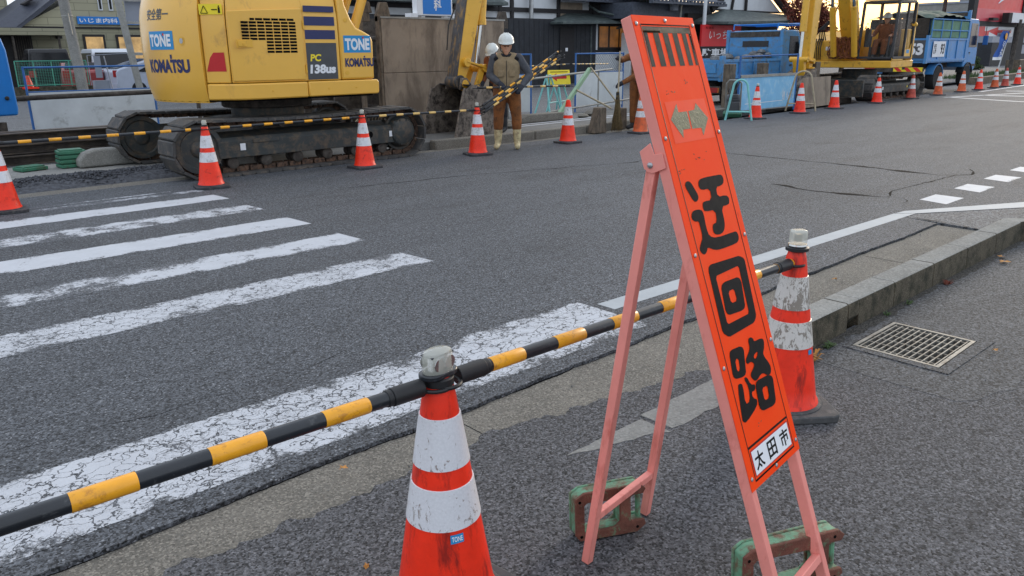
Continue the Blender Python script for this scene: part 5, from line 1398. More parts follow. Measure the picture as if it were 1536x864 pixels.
# ladder / steel column and grey panel behind the counterweight
M_gpanel = pm('grey_sheet', (140,146,158), .5, var=.06, vs=2)
ld = thing('steel_tower', (7.95,26.0,-.16), 'grey steel ladder frame with panel rising behind the excavator counterweight', 'steel tower')
b = B()
for x in (0,1.35):
    b.bar((x+.35,0,0),(x-.35*.6,0,5.2),.16,.16)
for z in (1.65,2.55,3.2,3.9,4.6): b.bar((.25-.06*z,0,z),(1.6-.06*z,0,z),.08,.08)
b.make('ladder_frame', M_grt, ld)
b = B(); b.box(.22,1.3,.12,.16,2.6,5.2); b.make('panel', M_gpanel, ld)
for o in ld.children: pass
# ------------------------------------------------------------------ trench shield (earth retaining box)
sh_ = thing('trench_shield', (7.9,11.95,.10), 'tall brown steel trench shield of large stained plates behind the digging arm', 'trench shield')
b = B(); b.box(0,2.85,0,.05,-.02,1.02); b.box(0,2.85,0,.05,1.028,1.94); b.make('front_plate', M_rust, sh_, bev=.006)
b = B(); b.box(-.02,2.87,-.012,.062,1.941,1.97); b.make('top_rail', M_grt, sh_)
b = B(); b.box(-.6,2.85,1.55,1.62,-.02,2.0); b.make('back_plate', M_rustd, sh_)
for x, z in ((-.06,2.2),(2.76,2.12),(-.42,2.2)):
    b = B(); yb = .055 if x > 0 else .0
    b.box(x,x+.05,yb,yb+.12,-.02,z-.22); b.box(x,x+.26 if x > -.3 else x+.2,yb+.01,yb+.11,z-.32,z-.18); b.ext([(x,z-.181),(x+.26,z-.181),(x+.21,z),(x+.07,z)], 'y', yb+.01, yb+.10); b.make('post', M_wood if x < 0 else M_rustd, sh_, bev=.008)
for x in (-.25,.6,2.4):
    for z in (.35,.78,1.25,1.62):
        b = B(); b.cyl((x,.06,z),(x,1.54,z),.05,n=10); b.make('strut', M_rustd, sh_)
b = B(); b.box(-.6,-.08,.7,.76,-.02,1.86); b.box(-1.1,-.62,.9,.95,-.02,.6); b.make('inner_plate', M_rustd, sh_)
b = B(); 
for i in range(5): b.tube([(-.5+.1*i,.3+.1*i,.15),(-.35+.12*i,.25,.33+.04*i),(-.15+.05*i,.4,.12)], .012, 6)
b.make('tie_wire', M_beige_tube, sh_)
# chains hanging on it
chn = B()
for q in range(2):
    P = [Vector((2.02+.03*q,-.03,1.92)).lerp(Vector((2.2-.04*q,-.04,1.02)), i/26)+Vector((math.sin(i)*.008,0,0)) for i in range(27)]
    for i in range(26):
        a, c = P[i], P[i+1]; d = (c-a).normalized(); s = d.cross(Vector((0,1,0)) if i%2 else Vector((1,0,.1))).normalized()
        chn.tube([a-d*.006+s*.011, a+s*.011, c+s*.011, c+d*.006, c-s*.011, a-s*.011], .0045, 5, closed=True)
chn.make('chain', M_rustd, sh_)
# clinic sign on a stand behind the shield
cs = thing('box_sign', (10.45,13.9,0), 'white framed blue box sign with a white character above the trench shield', 'sign')
b = B(); b.box(-.42,.50,-.09,.09,2.20,3.5); b.make('housing', M_white, cs, bev=.01)
b = B(); b.box(-.28,.46,-.0955,-.0905,2.23,3.47); b.make('sign_face', M_blue, cs)
lettering('科', (-.0,2.30,.20,2.52), lambda u,v: (u,-.098,v), M_white, cs, offset=.03)
lettering('内', (-.0,2.64,.20,2.86), lambda u,v: (u,-.098,v), M_white, cs, offset=.03)
b = B()
for x0,x1,z0,z1 in ((-.17,-.15,2.62,2.72),(-.07,-.05,2.62,2.72),(-.15,-.07,2.62,2.635)): b.face([(x0,-.097,z0),(x1,-.097,z0),(x1,-.097,z1),(x0,-.097,z1)])
b.make('emblem', M_gpanel, cs)
b = B(); b.box(-.60,-.421,-.1,.1,2.1,2.24); b.box(.501,.68,-.1,.1,2.1,2.24); b.box(-.3,-.2,-.05,.05,-.1,2.28); b.box(.3,.4,-.05,.05,-.1,2.28); b.make('stand', M_white, cs)
# rail with wooden stubs and stones near the sweeper
def stub(x, y, lab, w=.2, h=.42):
    b = B(); b.ext([(-w*.75,0),(w*.6,0),(w*.5,h),(-w*.15,h),(-w*.5,h*.4)], 'y', -.09, .09); o = b.make('timber_stub', M_wood, loc=(x,y,.0), bev=.012); tag(o, lab, 'timber stub', 'timber stubs by the far kerb')
stub(11.15,9.80,'taller weathered timber stub between the cone and the broom',.26,.46); stub(12.0,10.0,'short timber stub just right of the broom',.24,.40)
b = B(); b.ext([(-.75,0),(.75,0),(.7,.1),(.45,.16),(-.55,.16),(-.7,.1)], 'y', -.12, .12); o = b.make('kerb_piece', M_gutter, loc=(11.4,11.5,.10), bev=.02); tag(o, 'loose grey kerb piece lying behind the two orange cones', 'kerb piece')
# sawhorse of sage green timber/steel with pipes
sw = thing('sawhorse', (13.1,12.2,.10), 'sage green diagonal brace frame with grey pipe legs behind the right cone', 'barricade')
b = B(); b.bar((-.55,0,.0),(.85,.35,.96),.07,.09); b.make('brace', M_green_tube, sw)
b = B(); b.tube([(.2,.15,.52),(1.35,.1,.06)],.022,8); b.tube([(.83,.3,1.0),(1.55,.0,.1)],.02,8); b.make('pipe_leg', M_beige_tube, sw)
rp = thing('long_pipe', (11.5,12.6,.1), 'long level grey scaffold pipe in front of the blue mesh fence', 'pipe')
b = B(); b.tube([(-1.2,-.3,.72),(3.9,.5,.93)],.024,8); b.make('pipe', M_grt, rp)
b = B(); b.tube([(1.2,.08,.05),(5.2,.7,.17)],.024,8); b.make('lower_pipe', M_grt, rp)
b = B(); b.tube([(-.2,-.15,0),(-.2,-.15,.79)],.02,8); b.tube([(3.3,.42,0),(3.3,.42,.92)],.02,8); b.make('clamp_post', M_grt, rp)
mesh_fence((14.6,13.6,.0), 2, 1.9, 1.42, .95, 'blue mesh fence with white lower panel left of the sweeping man')
mesh_fence((12.0,14.2,.0), -35, 1.2, 1.42, .95, 'blue framed fence end standing behind the striped bars and yellow board', False)
def a_barricade(x, y, rz, label, mat, h=.85, w=.55, r_=.024):
    t = thing('arch_barricade', (x,y,0.0), label, 'barricade', R(rz), 'tubular arch barricades')
    b = B(); P = [(-w/2,0,0)]+[(-w/2*.55+ (w*.55/2)*(1-math.cos(R(a)))-0, 0, h-.17+.17*math.sin(R(a))) for a in range(0,181,15)]+[(w/2,0,0)]
    b.tube(P, r_, 10); b.make('arch_tube', mat, t)
    b = B(); b.tube([(-w/2*.9,0,.18),(w/2*.9,0,.18)], r_*.8, 8); b.make('cross_tube', mat, t)
    return t
a_barricade(15.18,9.32,-60,'mint green arched barricade at the end of the pale blue panel',M_mint)
a_barricade(18.45,9.62,-60,'beige worn arched barricade at the brown steel plate',M_beige_tube,.95,.7,.022)
for i,(x,y,rz,lab) in enumerate(((12.95,12.9,20,'mint green folding trestle under the yellow arrow board, left legs'),(13.5,13.1,25,'mint green folding trestle under the yellow arrow board, right legs'))):
    t = thing('trestle', (x,y,.1), lab, 'trestle', R(rz), 'mint trestles behind the worker')
    b = B(); b.tube([(-.35,-.2,0),(-.1,0,.85),(.1,0,.85),(.3,-.2,0)],.02,8); b.tube([(-.3,.2,0),(-.05,.02,.85)],.02,8); b.tube([(.4,.2,0),(.12,.02,.85)],.02,8); b.make('legs', M_mint, t)
    b = B(); b.tube([(-.25,-.14,.25),(.2,-.14,.25)],.014,6); b.make('brace', M_mint, t)
ab = thing('arrow_board', (13.38,13.0,.93), 'small yellow board with red arrow hanging on the trestles behind the worker', 'arrow board')
ab.rotation_euler = (0,0,R(-22))
b = B(); b.ext([(-.09,-.2),(-.01,.12),(.01,.12),(.09,-.2),(.07,-.2),(0,.08),(-.07,-.2)], 'x', -.27, .27); b.make('board', M_ywarn, ab)
nv = Vector((0,-.32,.08)).normalized()
fb2 = lambda u,v: (u,-.09+(v+.2)*.25-.004,v)
b = B(); b.face([fb2(*p) for p in ((-.2,-.04),(-.07,.05),(-.07,-.005),(.18,-.005),(.18,-.075),(-.07,-.075),(-.07,-.13))]); b.make('red_arrow', M_red, ab)
b = B(); b.face([fb2(*p) for p in ((-.22,.07),(.22,.07),(.22,.085),(-.22,.085))]); b.make('lettering', M_black_ink, ab)
striped((12.9,14.0,1.12),(14.8,14.0,1.15),.014,.1,.22,.10,'pale striped bar behind the yellow arrow board','striped bars hung on the far fences',MB2,False)
striped((14.85,13.95,1.15),(17.0,14.6,1.12),.014,.1,.22,.10,'pale striped bar across the blue mesh fence','striped bars hung on the far fences',MB2,False)
# stone fragments on the walk
for i,(x,y,s) in enumerate(((9.9,10.9,.16),(10.5,11.6,.1),(13.1,11.7,.18),(12.6,11.5,.12))):
    b = B(); b.sphere((0,0,s*.3),s,8,sc=(1.3,.8,.4)); o = b.make('rubble_lump', M_gutter, loc=(x,y,.10)); tag(o, ('flat lump of broken concrete behind the vested man','small broken concrete lump on the walk','grey lump at the foot of the sage green brace','small grey lump left of the brace foot')[i], 'rubble', 'broken concrete on the walk')
# ------------------------------------------------------------------ pale blue panel barrier on the right
pb = thing('panel_barrier', (16.28,10.05,0), 'pale blue panel barrier with darker blue posts and scratched white marks', 'barrier fence', R(0))
b = B(); b.tube([(0,0,.0),(0,0,1.33)],.024,8); b.tube([(2.62,0,.0),(2.62,0,1.36)],.024,8); b.tube([(0,0,1.31),(2.62,0,1.34)],.016,8); b.make('frame', M_bluef, pb)
b = B(); b.box(.06,2.58,-.012,.012,.10,.84); b.make('panel', M_sky_panel, pb, bev=.004)
b = B(); b.box(.03,2.6,-.03,.03,.84,.90); b.box(.06,2.58,-.018,.018,.075,.099); b.make('rail', M_grt, pb)
b = B(); rnd = random.Random(8)
for i in range(22):
    x = 1.95+.55*rnd.random(); z = rnd.uniform(.25,.38); b.face([(x,-.0135,z),(x+.02,-.0135,z),(x+.035,-.0135,z+rnd.uniform(.08,.3)),(x+.02,-.0135,z+.1)])
b.face([(.3,-.0135,.235),(2.0,-.0135,.25),(2.0,-.0135,.262),(.3,-.0135,.25)])
b.make('scratches', M_white, pb)
# brown steel road plate propped right of it
b = B(); b.box(0,1.75,-.01,.015,0,.76); o = b.make('steel_plate', M_rust, loc=(19.35,10.05,0)); o.rotation_euler = (R(-4),0,R(4)); tag(o, 'brown steel plate standing upright below the far digging arm', 'steel plate')
# posts beyond
for i,(x,y,lab) in enumerate(((17.2,10.9,'dark timber pile standing left behind the pale blue panel'),(18.9,11.0,'dark timber pile standing right behind the pale blue panel'),(20.9,10.6,'grey timber pile above the brown steel plate'))):
    b = B(); b.box(-.13,.13,-.1,.1,-.1,1.13); o = b.make('timber_pile', M_wood, loc=(x,y,0), bev=.015); tag(o, lab, 'timber pile', 'timber piles at the pit')
# small plate compactor / pump with hoses behind the arch
pu = thing('plate_compactor', (15.95,9.95,0), 'dark plate compactor with green base, bent handle and hoses behind the mint arch', 'compactor', R(30))
b = B(); b.ext([(-.32,.08),(-.25,.0),(.25,0),(.34,.1),(.3,.12),(-.3,.12)], 'y', -.2, .2); b.make('base_plate', M_wg2, pu, bev=.01)
b = B(); b.box(-.16,.16,-.14,.14,.13,.34); b.cyl((0,-.15,.38),(0,.15,.38),.11,n=16); b.box(-.12,.08,-.1,.1,.4,.5); b.make('engine', M_decal, pu, bev=.015)
b = B(); b.tube([(-.2,-.16,.15),(-.38,-.16,.75),(-.42,-.1,.82),(-.42,.1,.82),(-.38,.16,.75),(-.2,.16,.15)],.018,8); b.make('handle', M_grt, pu)
b = B(); b.tube([(.0,.0,.5),(.1,-.1,.75),(.35,-.05,.8),(.5,0,.5),(.35,.1,.12)],.014,6); b.tube([(.0,.1,.5),(.2,.1,.62),(.45,.15,.55),(.4,.0,.2)],.012,6); b.make('hose', M_hose, pu)
b = B(); b.box(-.12,.1,-.145,-.135,.2,.3); b.make('recoil_cover', M_grt, pu, bev=.003)
# blanket over trench edge
M_gravel2 = pm('grey_rubble', (120,122,124), .9, var=.3, vs=12, grime=(84,84,86), ga=.5, gs=14, bump=.8, bs=30)
# ------------------------------------------------------------------ wheels
def wheel(parent, x, y, r_, w, side=-1, dual=False, mt=None, mr=None):
    g_ = subgroup(parent, 'wheel'); g_.location = (x,y,r_)
    b = B(); b.lathe([(r_*.58,-w/2),(r_*.95,-w/2),(r_,-w*.38),(r_,w*.38),(r_*.95,w/2),(r_*.58,w/2)], 28, axis='y'); b.make('tyre', mt or M_tyre, g_)
    b = B(); s = side; b.lathe([(r_*.62,s*w*.3),(r_*.62,s*w*.49),(r_*.5,s*w*.44),(r_*.3,s*w*(.34 if dual else .38)),(r_*.12,s*w*.42),(0,s*w*.44)], 24, axis='y')
    for k in range(5 if not dual else 8):
        a = 6.283*k/(5 if not dual else 8); b.sphere((r_*.38*math.cos(a),s*w*.36,r_*.38*math.sin(a)),r_*.05,6)
    b.make('rim', mr or M_rim, g_)
    return g_
# ------------------------------------------------------------------ dump truck (local x forward, near side = -y)
def dump_truck(loc, rz, label, bl, cabl, Wt, bz0, bz1, hbz, r_, mat, wheels, tarp=False, cabh=2.2, gate=None):
    t = thing('dump_truck', loc, label, 'dump truck', R(rz), 'blue dump trucks at the works'); hw = Wt/2
    b = B(); b.box(-.1,bl+cabl-.3,-.42,-.32,bz0-.32,bz0-.12); b.box(-.1,bl+cabl-.3,.32,.42,bz0-.32,bz0-.12); b.box(.4,.8,-.32,.32,bz0-.5,bz0-.2); b.box(bl*.5,bl*.7,-.62,-.42,bz0-.5,bz0-.15); b.make('chassis', M_rustd, t)
    # bed: floor, gates with ribs, headboard
    b = B(); b.box(0,bl,-hw,hw,bz0-.1,bz0); b.make('bed_floor', mat, t, bev=.01)
    for s in (-1,1):
        b = B(); y0_, y1_ = s*hw, s*(hw-.05); b.box(.06,bl-.02,min(y0_,y1_),max(y0_,y1_),bz0+.001,bz1)
        g_ = b.make('side_gate', mat, t, bev=.006)
        b = B(); n = 4; yo = s*(hw+.03); ya, yb = sorted((s*hw+s*.001, yo))
        for i in range(n+1): x = .06+i*(bl-.1)/n; b.box(x-.03 if i else x,x+.03,ya,yb,bz0+.03,bz1-.06)
        b.box(.06,bl-.02,ya,yb,bz1-.058,bz1+.01); b.box(.06,bl-.02,ya,yb,bz0-.06,bz0+.028); b.make('gate_ribs', mat, g_, bev=.005)
    b = B(); b.box(-.05,0,-hw,hw,bz0-.02,bz1); b.box(-.08,.055,-hw-.04,-hw+.06,bz0-.12,bz1+.1); b.box(-.08,.055,hw-.06,hw+.04,bz0-.12,bz1+.1)
    tg = b.make('tail_gate', mat, t, bev=.008)
    b = B(); b.box(-.075,-.052,-hw+.15,-.03,bz0+.08,bz1-.08); b.box(-.075,-.052,.03,hw-.15,bz0+.08,bz1-.08); b.make('gate_panels', mat, tg, bev=.006)
    b = B(); b.box(bl-.02,bl+.04,-hw,hw,bz0,hbz); b.box(bl-.04,bl+.06,-hw-.02,-hw+.07,bz0-.1,hbz+.04); b.box(bl-.04,bl+.06,hw-.07,hw+.02,bz0-.1,hbz+.04); hb = b.make('headboard', mat, t, bev=.008)
    b = B(); b.box(bl-.032,bl-.0215,-hw+.1,hw-.1,hbz-.16,hbz-.02); b.make('headboard_top_plank', M_rustd, hb)
    if not tarp:
        b = B(); b.box(bl-.03,bl-.0215,-.45,.35,hbz-.42,hbz-.26); b.make('rear_window', M_cglass, hb)
        b = B(); rnd = random.Random(2)
        for i in range(60):
            x = bl-rnd.uniform(.05,1.4); y = rnd.uniform(-hw+.1,hw-.1); s = rnd.uniform(.08,.2); b.sphere((x,y,bz0+.05+rnd.uniform(.1,.62)*(1-(bl-x)/1.6)),s,8,sc=(1,1,.6))
        tag(b.make('load_of_rubble', M_gravel2, t),)
    # rear lamps and bumper
    b = B(); b.box(-.06,.0,-hw+.02,hw-.02,bz0-.42,bz0-.24); b.make('rear_bumper', M_rustd, t, bev=.008)
    for s in (-1,1):
        b = B(); b.box(-.085,-.061,*sorted((s*(hw-.05),s*(hw-.40))),bz0-.39,bz0-.27); b.make('tail_lamp', M_rlamp, t)
        b = B(); b.box(-.087,-.062,*sorted((s*(hw-.03),s*(hw-.048))),bz0-.39,bz0-.27); b.make('indicator', M_amber, t)
    # cab
    xc = bl+.12; b = B(); ch = cabh
    pr = [(xc,bz0-.30),(xc+cabl-.15,bz0-.45),(xc+cabl,bz0-.35),(xc+cabl,bz0+.25),(xc+cabl-.16,ch-.15),(xc+cabl-.3,ch),(xc+.05,ch),(xc,ch-.1)]
    b.ext(pr, 'y', -hw+.06, hw-.06); cb = b.make('cab', mat, t, bev=.04, seg=3)
    b = B()
    for s in (-1,1):
        y0_, y1_ = sorted((s*(hw-.0585), s*(hw-.052)))
        b.ext([(xc+.35,bz0+.42),(xc+cabl-.13,bz0+.42),(xc+cabl-.30,ch-.16),(xc+.35,ch-.16)], 'y', y0_, y1_)
    b.ext([(-hw+.15,bz0+.4),(hw-.15,bz0+.4),(hw-.22,ch-.16),(-hw+.22,ch-.16)], 'x', xc+cabl-.02, xc+cabl-.012) if False else None
    b.make('side_window', M_cglass, cb, each=True)
    b = B(); b.bar((xc+cabl+.004,0,bz0+.42),(xc+cabl-.145,0,ch-.17),2*hw-.35,.012,up=(0,1,0)) if False else b.face([(xc+cabl+.006,-hw+.16,bz0+.32),(xc+cabl+.006,hw-.16,bz0+.32),(xc+cabl-.135,hw-.2,ch-.16),(xc+cabl-.135,-hw+.2,ch-.16)]); b.make('windscreen', M_cglass, cb)
    b = B(); b.tube([(xc+cabl-.1,-hw+.08,ch-.25),(xc+cabl+.1,-hw-.12,ch-.2),(xc+cabl+.1,-hw-.14,bz0+.55)],.012,6); b.make('mirror_arm', M_hose, cb)
    b = B(); b.box(xc+cabl+.06,xc+cabl+.13,-hw-.24,-hw-.06,bz0+.5,bz0+.85); b.make('mirror', M_bluef if tarp else M_hose, cb, bev=.02)
    b = B(); b.box(xc+.25,xc+cabl-.05,-hw+.03,-hw+.055,bz0-.28,bz0-.2); b.box(xc+.45,xc+.57,-hw+.04,-hw+.055,bz0+.2,bz0+.24); b.make('step', M_hose, t)
    # mudguards & wheels
    for (x, dual) in wheels:
        for s in (-1,1):
            wheel(t, x, s*(hw-.16), r_, .24 if not dual else .3, s, dual)
            P = [(x+(r_+.1)*math.cos(R(a)), r_+(r_+.08)*math.sin(R(a))) for a in range(15,166,15)]; Q = [(x+(r_+.07)*math.cos(R(a)), r_+(r_+.05)*math.sin(R(a))) for a in range(165,14,-15)]
            b = B(); y0_, y1_ = sorted((s*(hw-.01),s*(hw-.30))); b.ext(P+Q, 'y', y0_, y1_); b.make('mudguard', mat if dual and tarp else M_hose, t)
    return t, hb
t1, hb1 = dump_truck((17.45,12.12,0),0,'small blue dump truck with empty dented bed, parked behind the pale blue barrier',2.82,1.1,1.72,.82,1.22,1.95,.36,M_truck,[(.75,True),(3.2,False)],cabh=1.97)
b = B(); b.tube([(2.7,-.75,1.99),(2.7,-.75,2.12),(3.9,-.75,2.12),(3.9,-.75,2.0)],.022,8); b.tube([(2.7,.6,1.99),(2.7,.6,2.12),(3.9,.6,2.12)],.022,8); b.tube([(3.0,-.75,2.12),(3.0,.6,2.12)],.02,8); b.tube([(3.6,-.75,2.12),(3.6,.6,2.12)],.02,8); b.tube([(3.85,-.75,2.12),(3.85,.6,2.12)],.04,8); b.make('roof_rack', M_blue, t1)
t2, hb2 = dump_truck((29.75,12.1,0),0,'larger blue dump truck with green tarpaulin sides behind the far excavator',3.72,1.35,2.1,1.05,1.78,2.75,.42,M_truck2,[(1.35,True),(4.35,False)],tarp=True,cabh=2.5)
b = B(); b.box(.1,3.65,-1.075,-1.03,1.80,2.38); b.box(.1,3.65,1.03,1.075,1.80,2.38); b.make('tarp_side', M_tarp, t2, bev=.01, each=True)
b = B()
for x in (.1,1.0,1.88,2.76,3.64): b.tube([(x,-1.09,1.79),(x,-1.09,2.42)],.022,6)
for z in (2.05,2.42): b.tube([(.08,-1.09,z),(3.66,-1.09,z)],.022,6)
b.make('rack_tubes', M_truck2, t2)
b = B(); nx, ny = 24, 10; Gd = [[b.v((-.05+i*3.75/nx, -1.1+j*2.2/ny, 2.44+.20*math.sin(math.pi*j/ny)+.09*noise.noise(Vector((i*.45,j*.5,2)))+(.12*math.sin(math.pi*i/nx)))) for j in range(ny+1)] for i in range(nx+1)]
for i in range(nx):
    for j in range(ny): b.f([Gd[i][j],Gd[i+1][j],Gd[i+1][j+1],Gd[i][j+1]], smooth=True)
b.make('tarp_top', M_tarpd, t2)
b = B(); b.box(-.02,.02,-1.0,1.0,1.80,2.45); b.make('load_face', M_soil, t2)
wp = B(); wp.box(.42,1.55,-1.087,-1.082,1.15,1.68); wpl = wp.make('name_panel', M_white, t2)
lettering('群馬', (.50,1.25,.72,1.6), lambda u,v: (u,-1.0885,v), M_black_ink, t2, offset=.02)
lettering('93', (1.12,1.24,1.48,1.6), lambda u,v: (u,-1.0885,v), M_black_ink, t2, offset=.03)
b = B(); b.box(-.092,-.082,-1.0,-.1,1.12,1.72); b.make('rear_number_panel', M_decal, t2)
lettering('53', (0,0,.5,.4), lambda u,v: (-.095,-.45-u,1.22+v), M_white, t2, offset=.05)
for s in range(3):
    b = B(); y0_ = -1.0+s*.33; b.face([(-.0885,y0_,.66),(-.0885,y0_+.17,.66),(-.0885,y0_+.33,.80),(-.0885,y0_+.16,.80)]); b.make('hazard_stripe', M_redsign, t2)
b = B(); b.box(-.088,-.062,-1.02,-.02,.655,.805); b.make('hazard_board', M_ywarn, t2)
# ------------------------------------------------------------------ far excavator (local: -x is forward, so it faces the camera side)
ex2 = thing('excavator', (24.55,11.0,0), 'far yellow excavator facing the camera with an operator in its glazed cab', 'excavator')
both_tracks(ex2, 3.7, .74, .5, 1.0)
for g_ in list(ex2.children): pass
b = B(); b.ext([(-.8,.3),(-.65,.62),(.65,.62),(.8,.3)], 'y', -.85, .85); b.cyl((0,0,.5),(0,0,.86),.5,n=32); b.make('chassis', M_under, ex2, bev=.01)
b = B(); b.box(-2.35,-2.27,-1.2,1.2,.16,.62); b.bar((-2.3,-.7,.35),(-.8,-.5,.45),.16,.12); b.bar((-2.3,.7,.35),(-.8,.5,.45),.16,.12); b.make('dozer_blade', M_under, ex2, bev=.01)
up = thing('upper_structure', (0,0,0), None, None); up.parent = ex2; up.rotation_euler = (0,0,R(5))
def U(name, bm_, mat, bev=0., **k): return bm_.make(name, mat, up, bev=bev, **k)
hw = 1.24
b = B(); b.ext([(-1.15,-hw),(.8,-hw)]+[(1.5*math.cos(a), 1.5*math.sin(a)) for a in [R(-56+8*i) for i in range(15)]]+[(.8,hw),(-1.15,hw)], 'z', .92, 1.12); U('skirt', b, M_yel2, .02)
b = B(); b.ext([(.25,-hw+.03),(.8,-hw+.03)]+[(1.47*math.cos(a), 1.47*math.sin(a)) for a in [R(-56+8*i) for i in range(15)]]+[(.8,hw-.03),(.25,hw-.03)], 'z', 1.121, 2.0); U('counterweight', b, M_yel2, .03)
b = B(); b.ext([(-1.1,1.121),(.3,1.121),(.3,1.95),(-.4,1.95),(-.75,1.72),(-1.1,1.7)], 'y', .25, hw-.02); U('tool_box', b, M_yel2, .02)
# cab: frame of pillars so the operator can be seen
cy0, cy1 = -hw+.01, -.28
b = B(); P_ = M_cabdark
for y in (cy0, cy1):
    b.bar((-1.12,y,1.2),(-.98,y,2.72),.07,.07,up=(0,1,0)); b.bar((-.98,y,2.72),(.45,y,2.76),.07,.07); b.bar((.5,y,1.2),(.5,y,2.76),.08,.08,up=(0,1,0)); (b.bar((-.15,y,1.2),(-.12,y,2.74),.08,.06,up=(0,1,0)) if y == cy0 else None); b.bar((-1.12,y,1.2),(.5,y,1.2),.07,.07)
for x, z in ((-.98,2.72),(.5,2.76),(-1.12,1.2)): b.bar((x,cy0,z),(x,cy1,z),.06,.06)
U('cab_frame', b, P_, .01)
b = B(); b.ext([(-1.02,2.76),(.53,2.80),(.5,2.84),(-.9,2.81)], 'y', cy0-.02, cy1+.02); U('cab_roof', b, M_yel2, .02)
b = B(); b.ext([(-.15,1.16),(.55,1.16),(.55,1.8),(.4,1.45),(-.02,1.42),(-.05,1.75),(-.15,1.8)], 'y', cy0-.022, cy0-.002); b.ext([(-1.13,1.12),(-.15,1.12),(-.15,1.2),(-1.13,1.22)], 'y', cy0-.022, cy0-.002); U('cab_door_panel', b, M_yel2, .006)
b = B(); b.face([(-1.10,cy0,1.23),(-.985,cy0,2.69),(-.17,cy0,2.7),(-.19,cy0,1.23)]); b.face([(-.1,cy0,1.3),(-.08,cy0,2.7),(.46,cy0,2.72),(.46,cy0,1.3)])
U('cab_side_glass', b, M_glass)
b = B(); b.face([(-1.125,cy0+.03,1.23),(-1.125,cy1-.03,1.23),(-.985,cy1-.03,2.69),(-.985,cy0+.03,2.69)]); U('front_glass', b, M_glass)
b = B(); b.box(-.6,.1,cy0+.2,cy1-.15,1.15,1.5); b.box(-.02,.12,cy0+.2,cy1-.15,1.5,2.2); b.box(-1.0,.45,cy0+.05,cy1-.05,1.121,1.15); U('seat', b, M_hose, .03)
b = B(); b.bar((-.8,cy0+.25,1.15),(-.72,cy0+.25,1.8),.04); b.bar((-.8,cy1-.2,1.15),(-.72,cy1-.2,1.8),.04); b.box(-1.0,-.9,cy1-.25,cy1-.1,1.5,2.0); U('levers', b, M_cabdark, .01)
b = B(); b.box(.05,.3,cy0-.026,cy0-.023,1.32,1.42); U('maker_sticker', b, M_tone)
b = B(); b.bar((.56,cy0-.0,1.15),(.56,cy0-.0,2.1),.09,.09); b.cyl((.60,cy0-.02,2.12),(.46,cy0-.02,2.15),.07,n=12); b.tube([(.62,cy0,2.2),(.62,cy0,2.72)],.03,8); U('side_rail', b, M_yel2, .02)
# boom and arm of the far machine, reaching towards -x
def beam2(name, P, W_, mat, yc, bev=.02, par=None):
    b = B(); rings = []
    for i,(x,z,h) in enumerate(P):
        a = Vector((P[min(i+1,len(P)-1)][0]-P[max(i-1,0)][0], P[min(i+1,len(P)-1)][1]-P[max(i-1,0)][1])).normalized(); nx, nz_ = -a.y, a.x
        rings.append([b.v((x+nx*h/2*s, yc+W_/2*t, z+nz_*h/2*s)) for s,t in ((-1,-1),(1,-1),(1,1),(-1,1))])
    b.f(rings[0][::-1]); b.f(rings[-1])
    for i in range(len(rings)-1):
        for k in range(4): b.f([rings[i][k],rings[i][(k+1)%4],rings[i+1][(k+1)%4],rings[i+1][k]])
    return b.make(name, mat, par or up, bev=bev)
beam2('boom', [(-.75,1.5,.42),(-1.15,2.2,.62),(-1.75,3.5,.66),(-2.5,4.3,.55),(-3.6,4.6,.35)], .34, M_yel2, .05)
for s in (-1,1):
    b = B(); b.cyl((-1.3,.05+s*.3,1.25),(-1.75,.05+s*.3,2.6),.085,n=14); b.cyl((-1.75,.05+s*.3,2.6),(-2.0,.05+s*.3,3.4),.045,n=10,m=1); U('boom_cylinder', b, M_yel2) if False else b.make('boom_cylinder', [M_yel2, M_chrome], up)
beam2('arm', [(-4.0,.95,.24),(-4.0,1.6,.36),(-3.9,2.8,.46),(-3.85,3.9,.5),(-3.75,4.8,.35)], .30, M_yel2, .05)
b = B(); b.cyl((-4.38,.05,1.9),(-4.3,.05,3.6),.09,n=16); U('bucket_cylinder', b, M_yel2)
b = B(); b.cyl((-4.42,.05,1.25),(-4.38,.05,1.95),.045,n=12); U('piston_rod', b, M_chrome)
b = B(); b.bar((-4.05,-.15,1.15),(-4.5,-.15,1.2),.10,.04); b.bar((-4.45,.05,1.2),(-4.3,.05,.75),.14,.3,up=(0,1,0)); b.cyl((-4.02,-.2,1.15),(-4.02,.3,1.15),.07,n=12); b.cyl((-4.45,-.2,1.2),(-4.45,.3,1.2),.07,n=12); b.cyl((-4.0,-.2,.92),(-4.0,.3,.92),.08,n=12); U('bucket_linkage', b, M_yel2, .006)
b = B(); sh2 = [(-4.05,.95),(-4.35,.85),(-4.55,.5),(-4.5,.22),(-4.25,.08),(-3.9,.12)]
for s in (-1,1): b.ext(sh2, 'y', .05+s*.33-.012, .05+s*.33+.012)
for i in range(len(sh2)-1):
    (xa_,za_),(xb_,zb_) = sh2[i],sh2[i+1]; b.ext([(xa_,za_),(xb_,zb_),(xb_+.02,zb_+.02),(xa_+.02,za_+.02)], 'y', -.265, .365)
U('bucket', b, M_bkt)
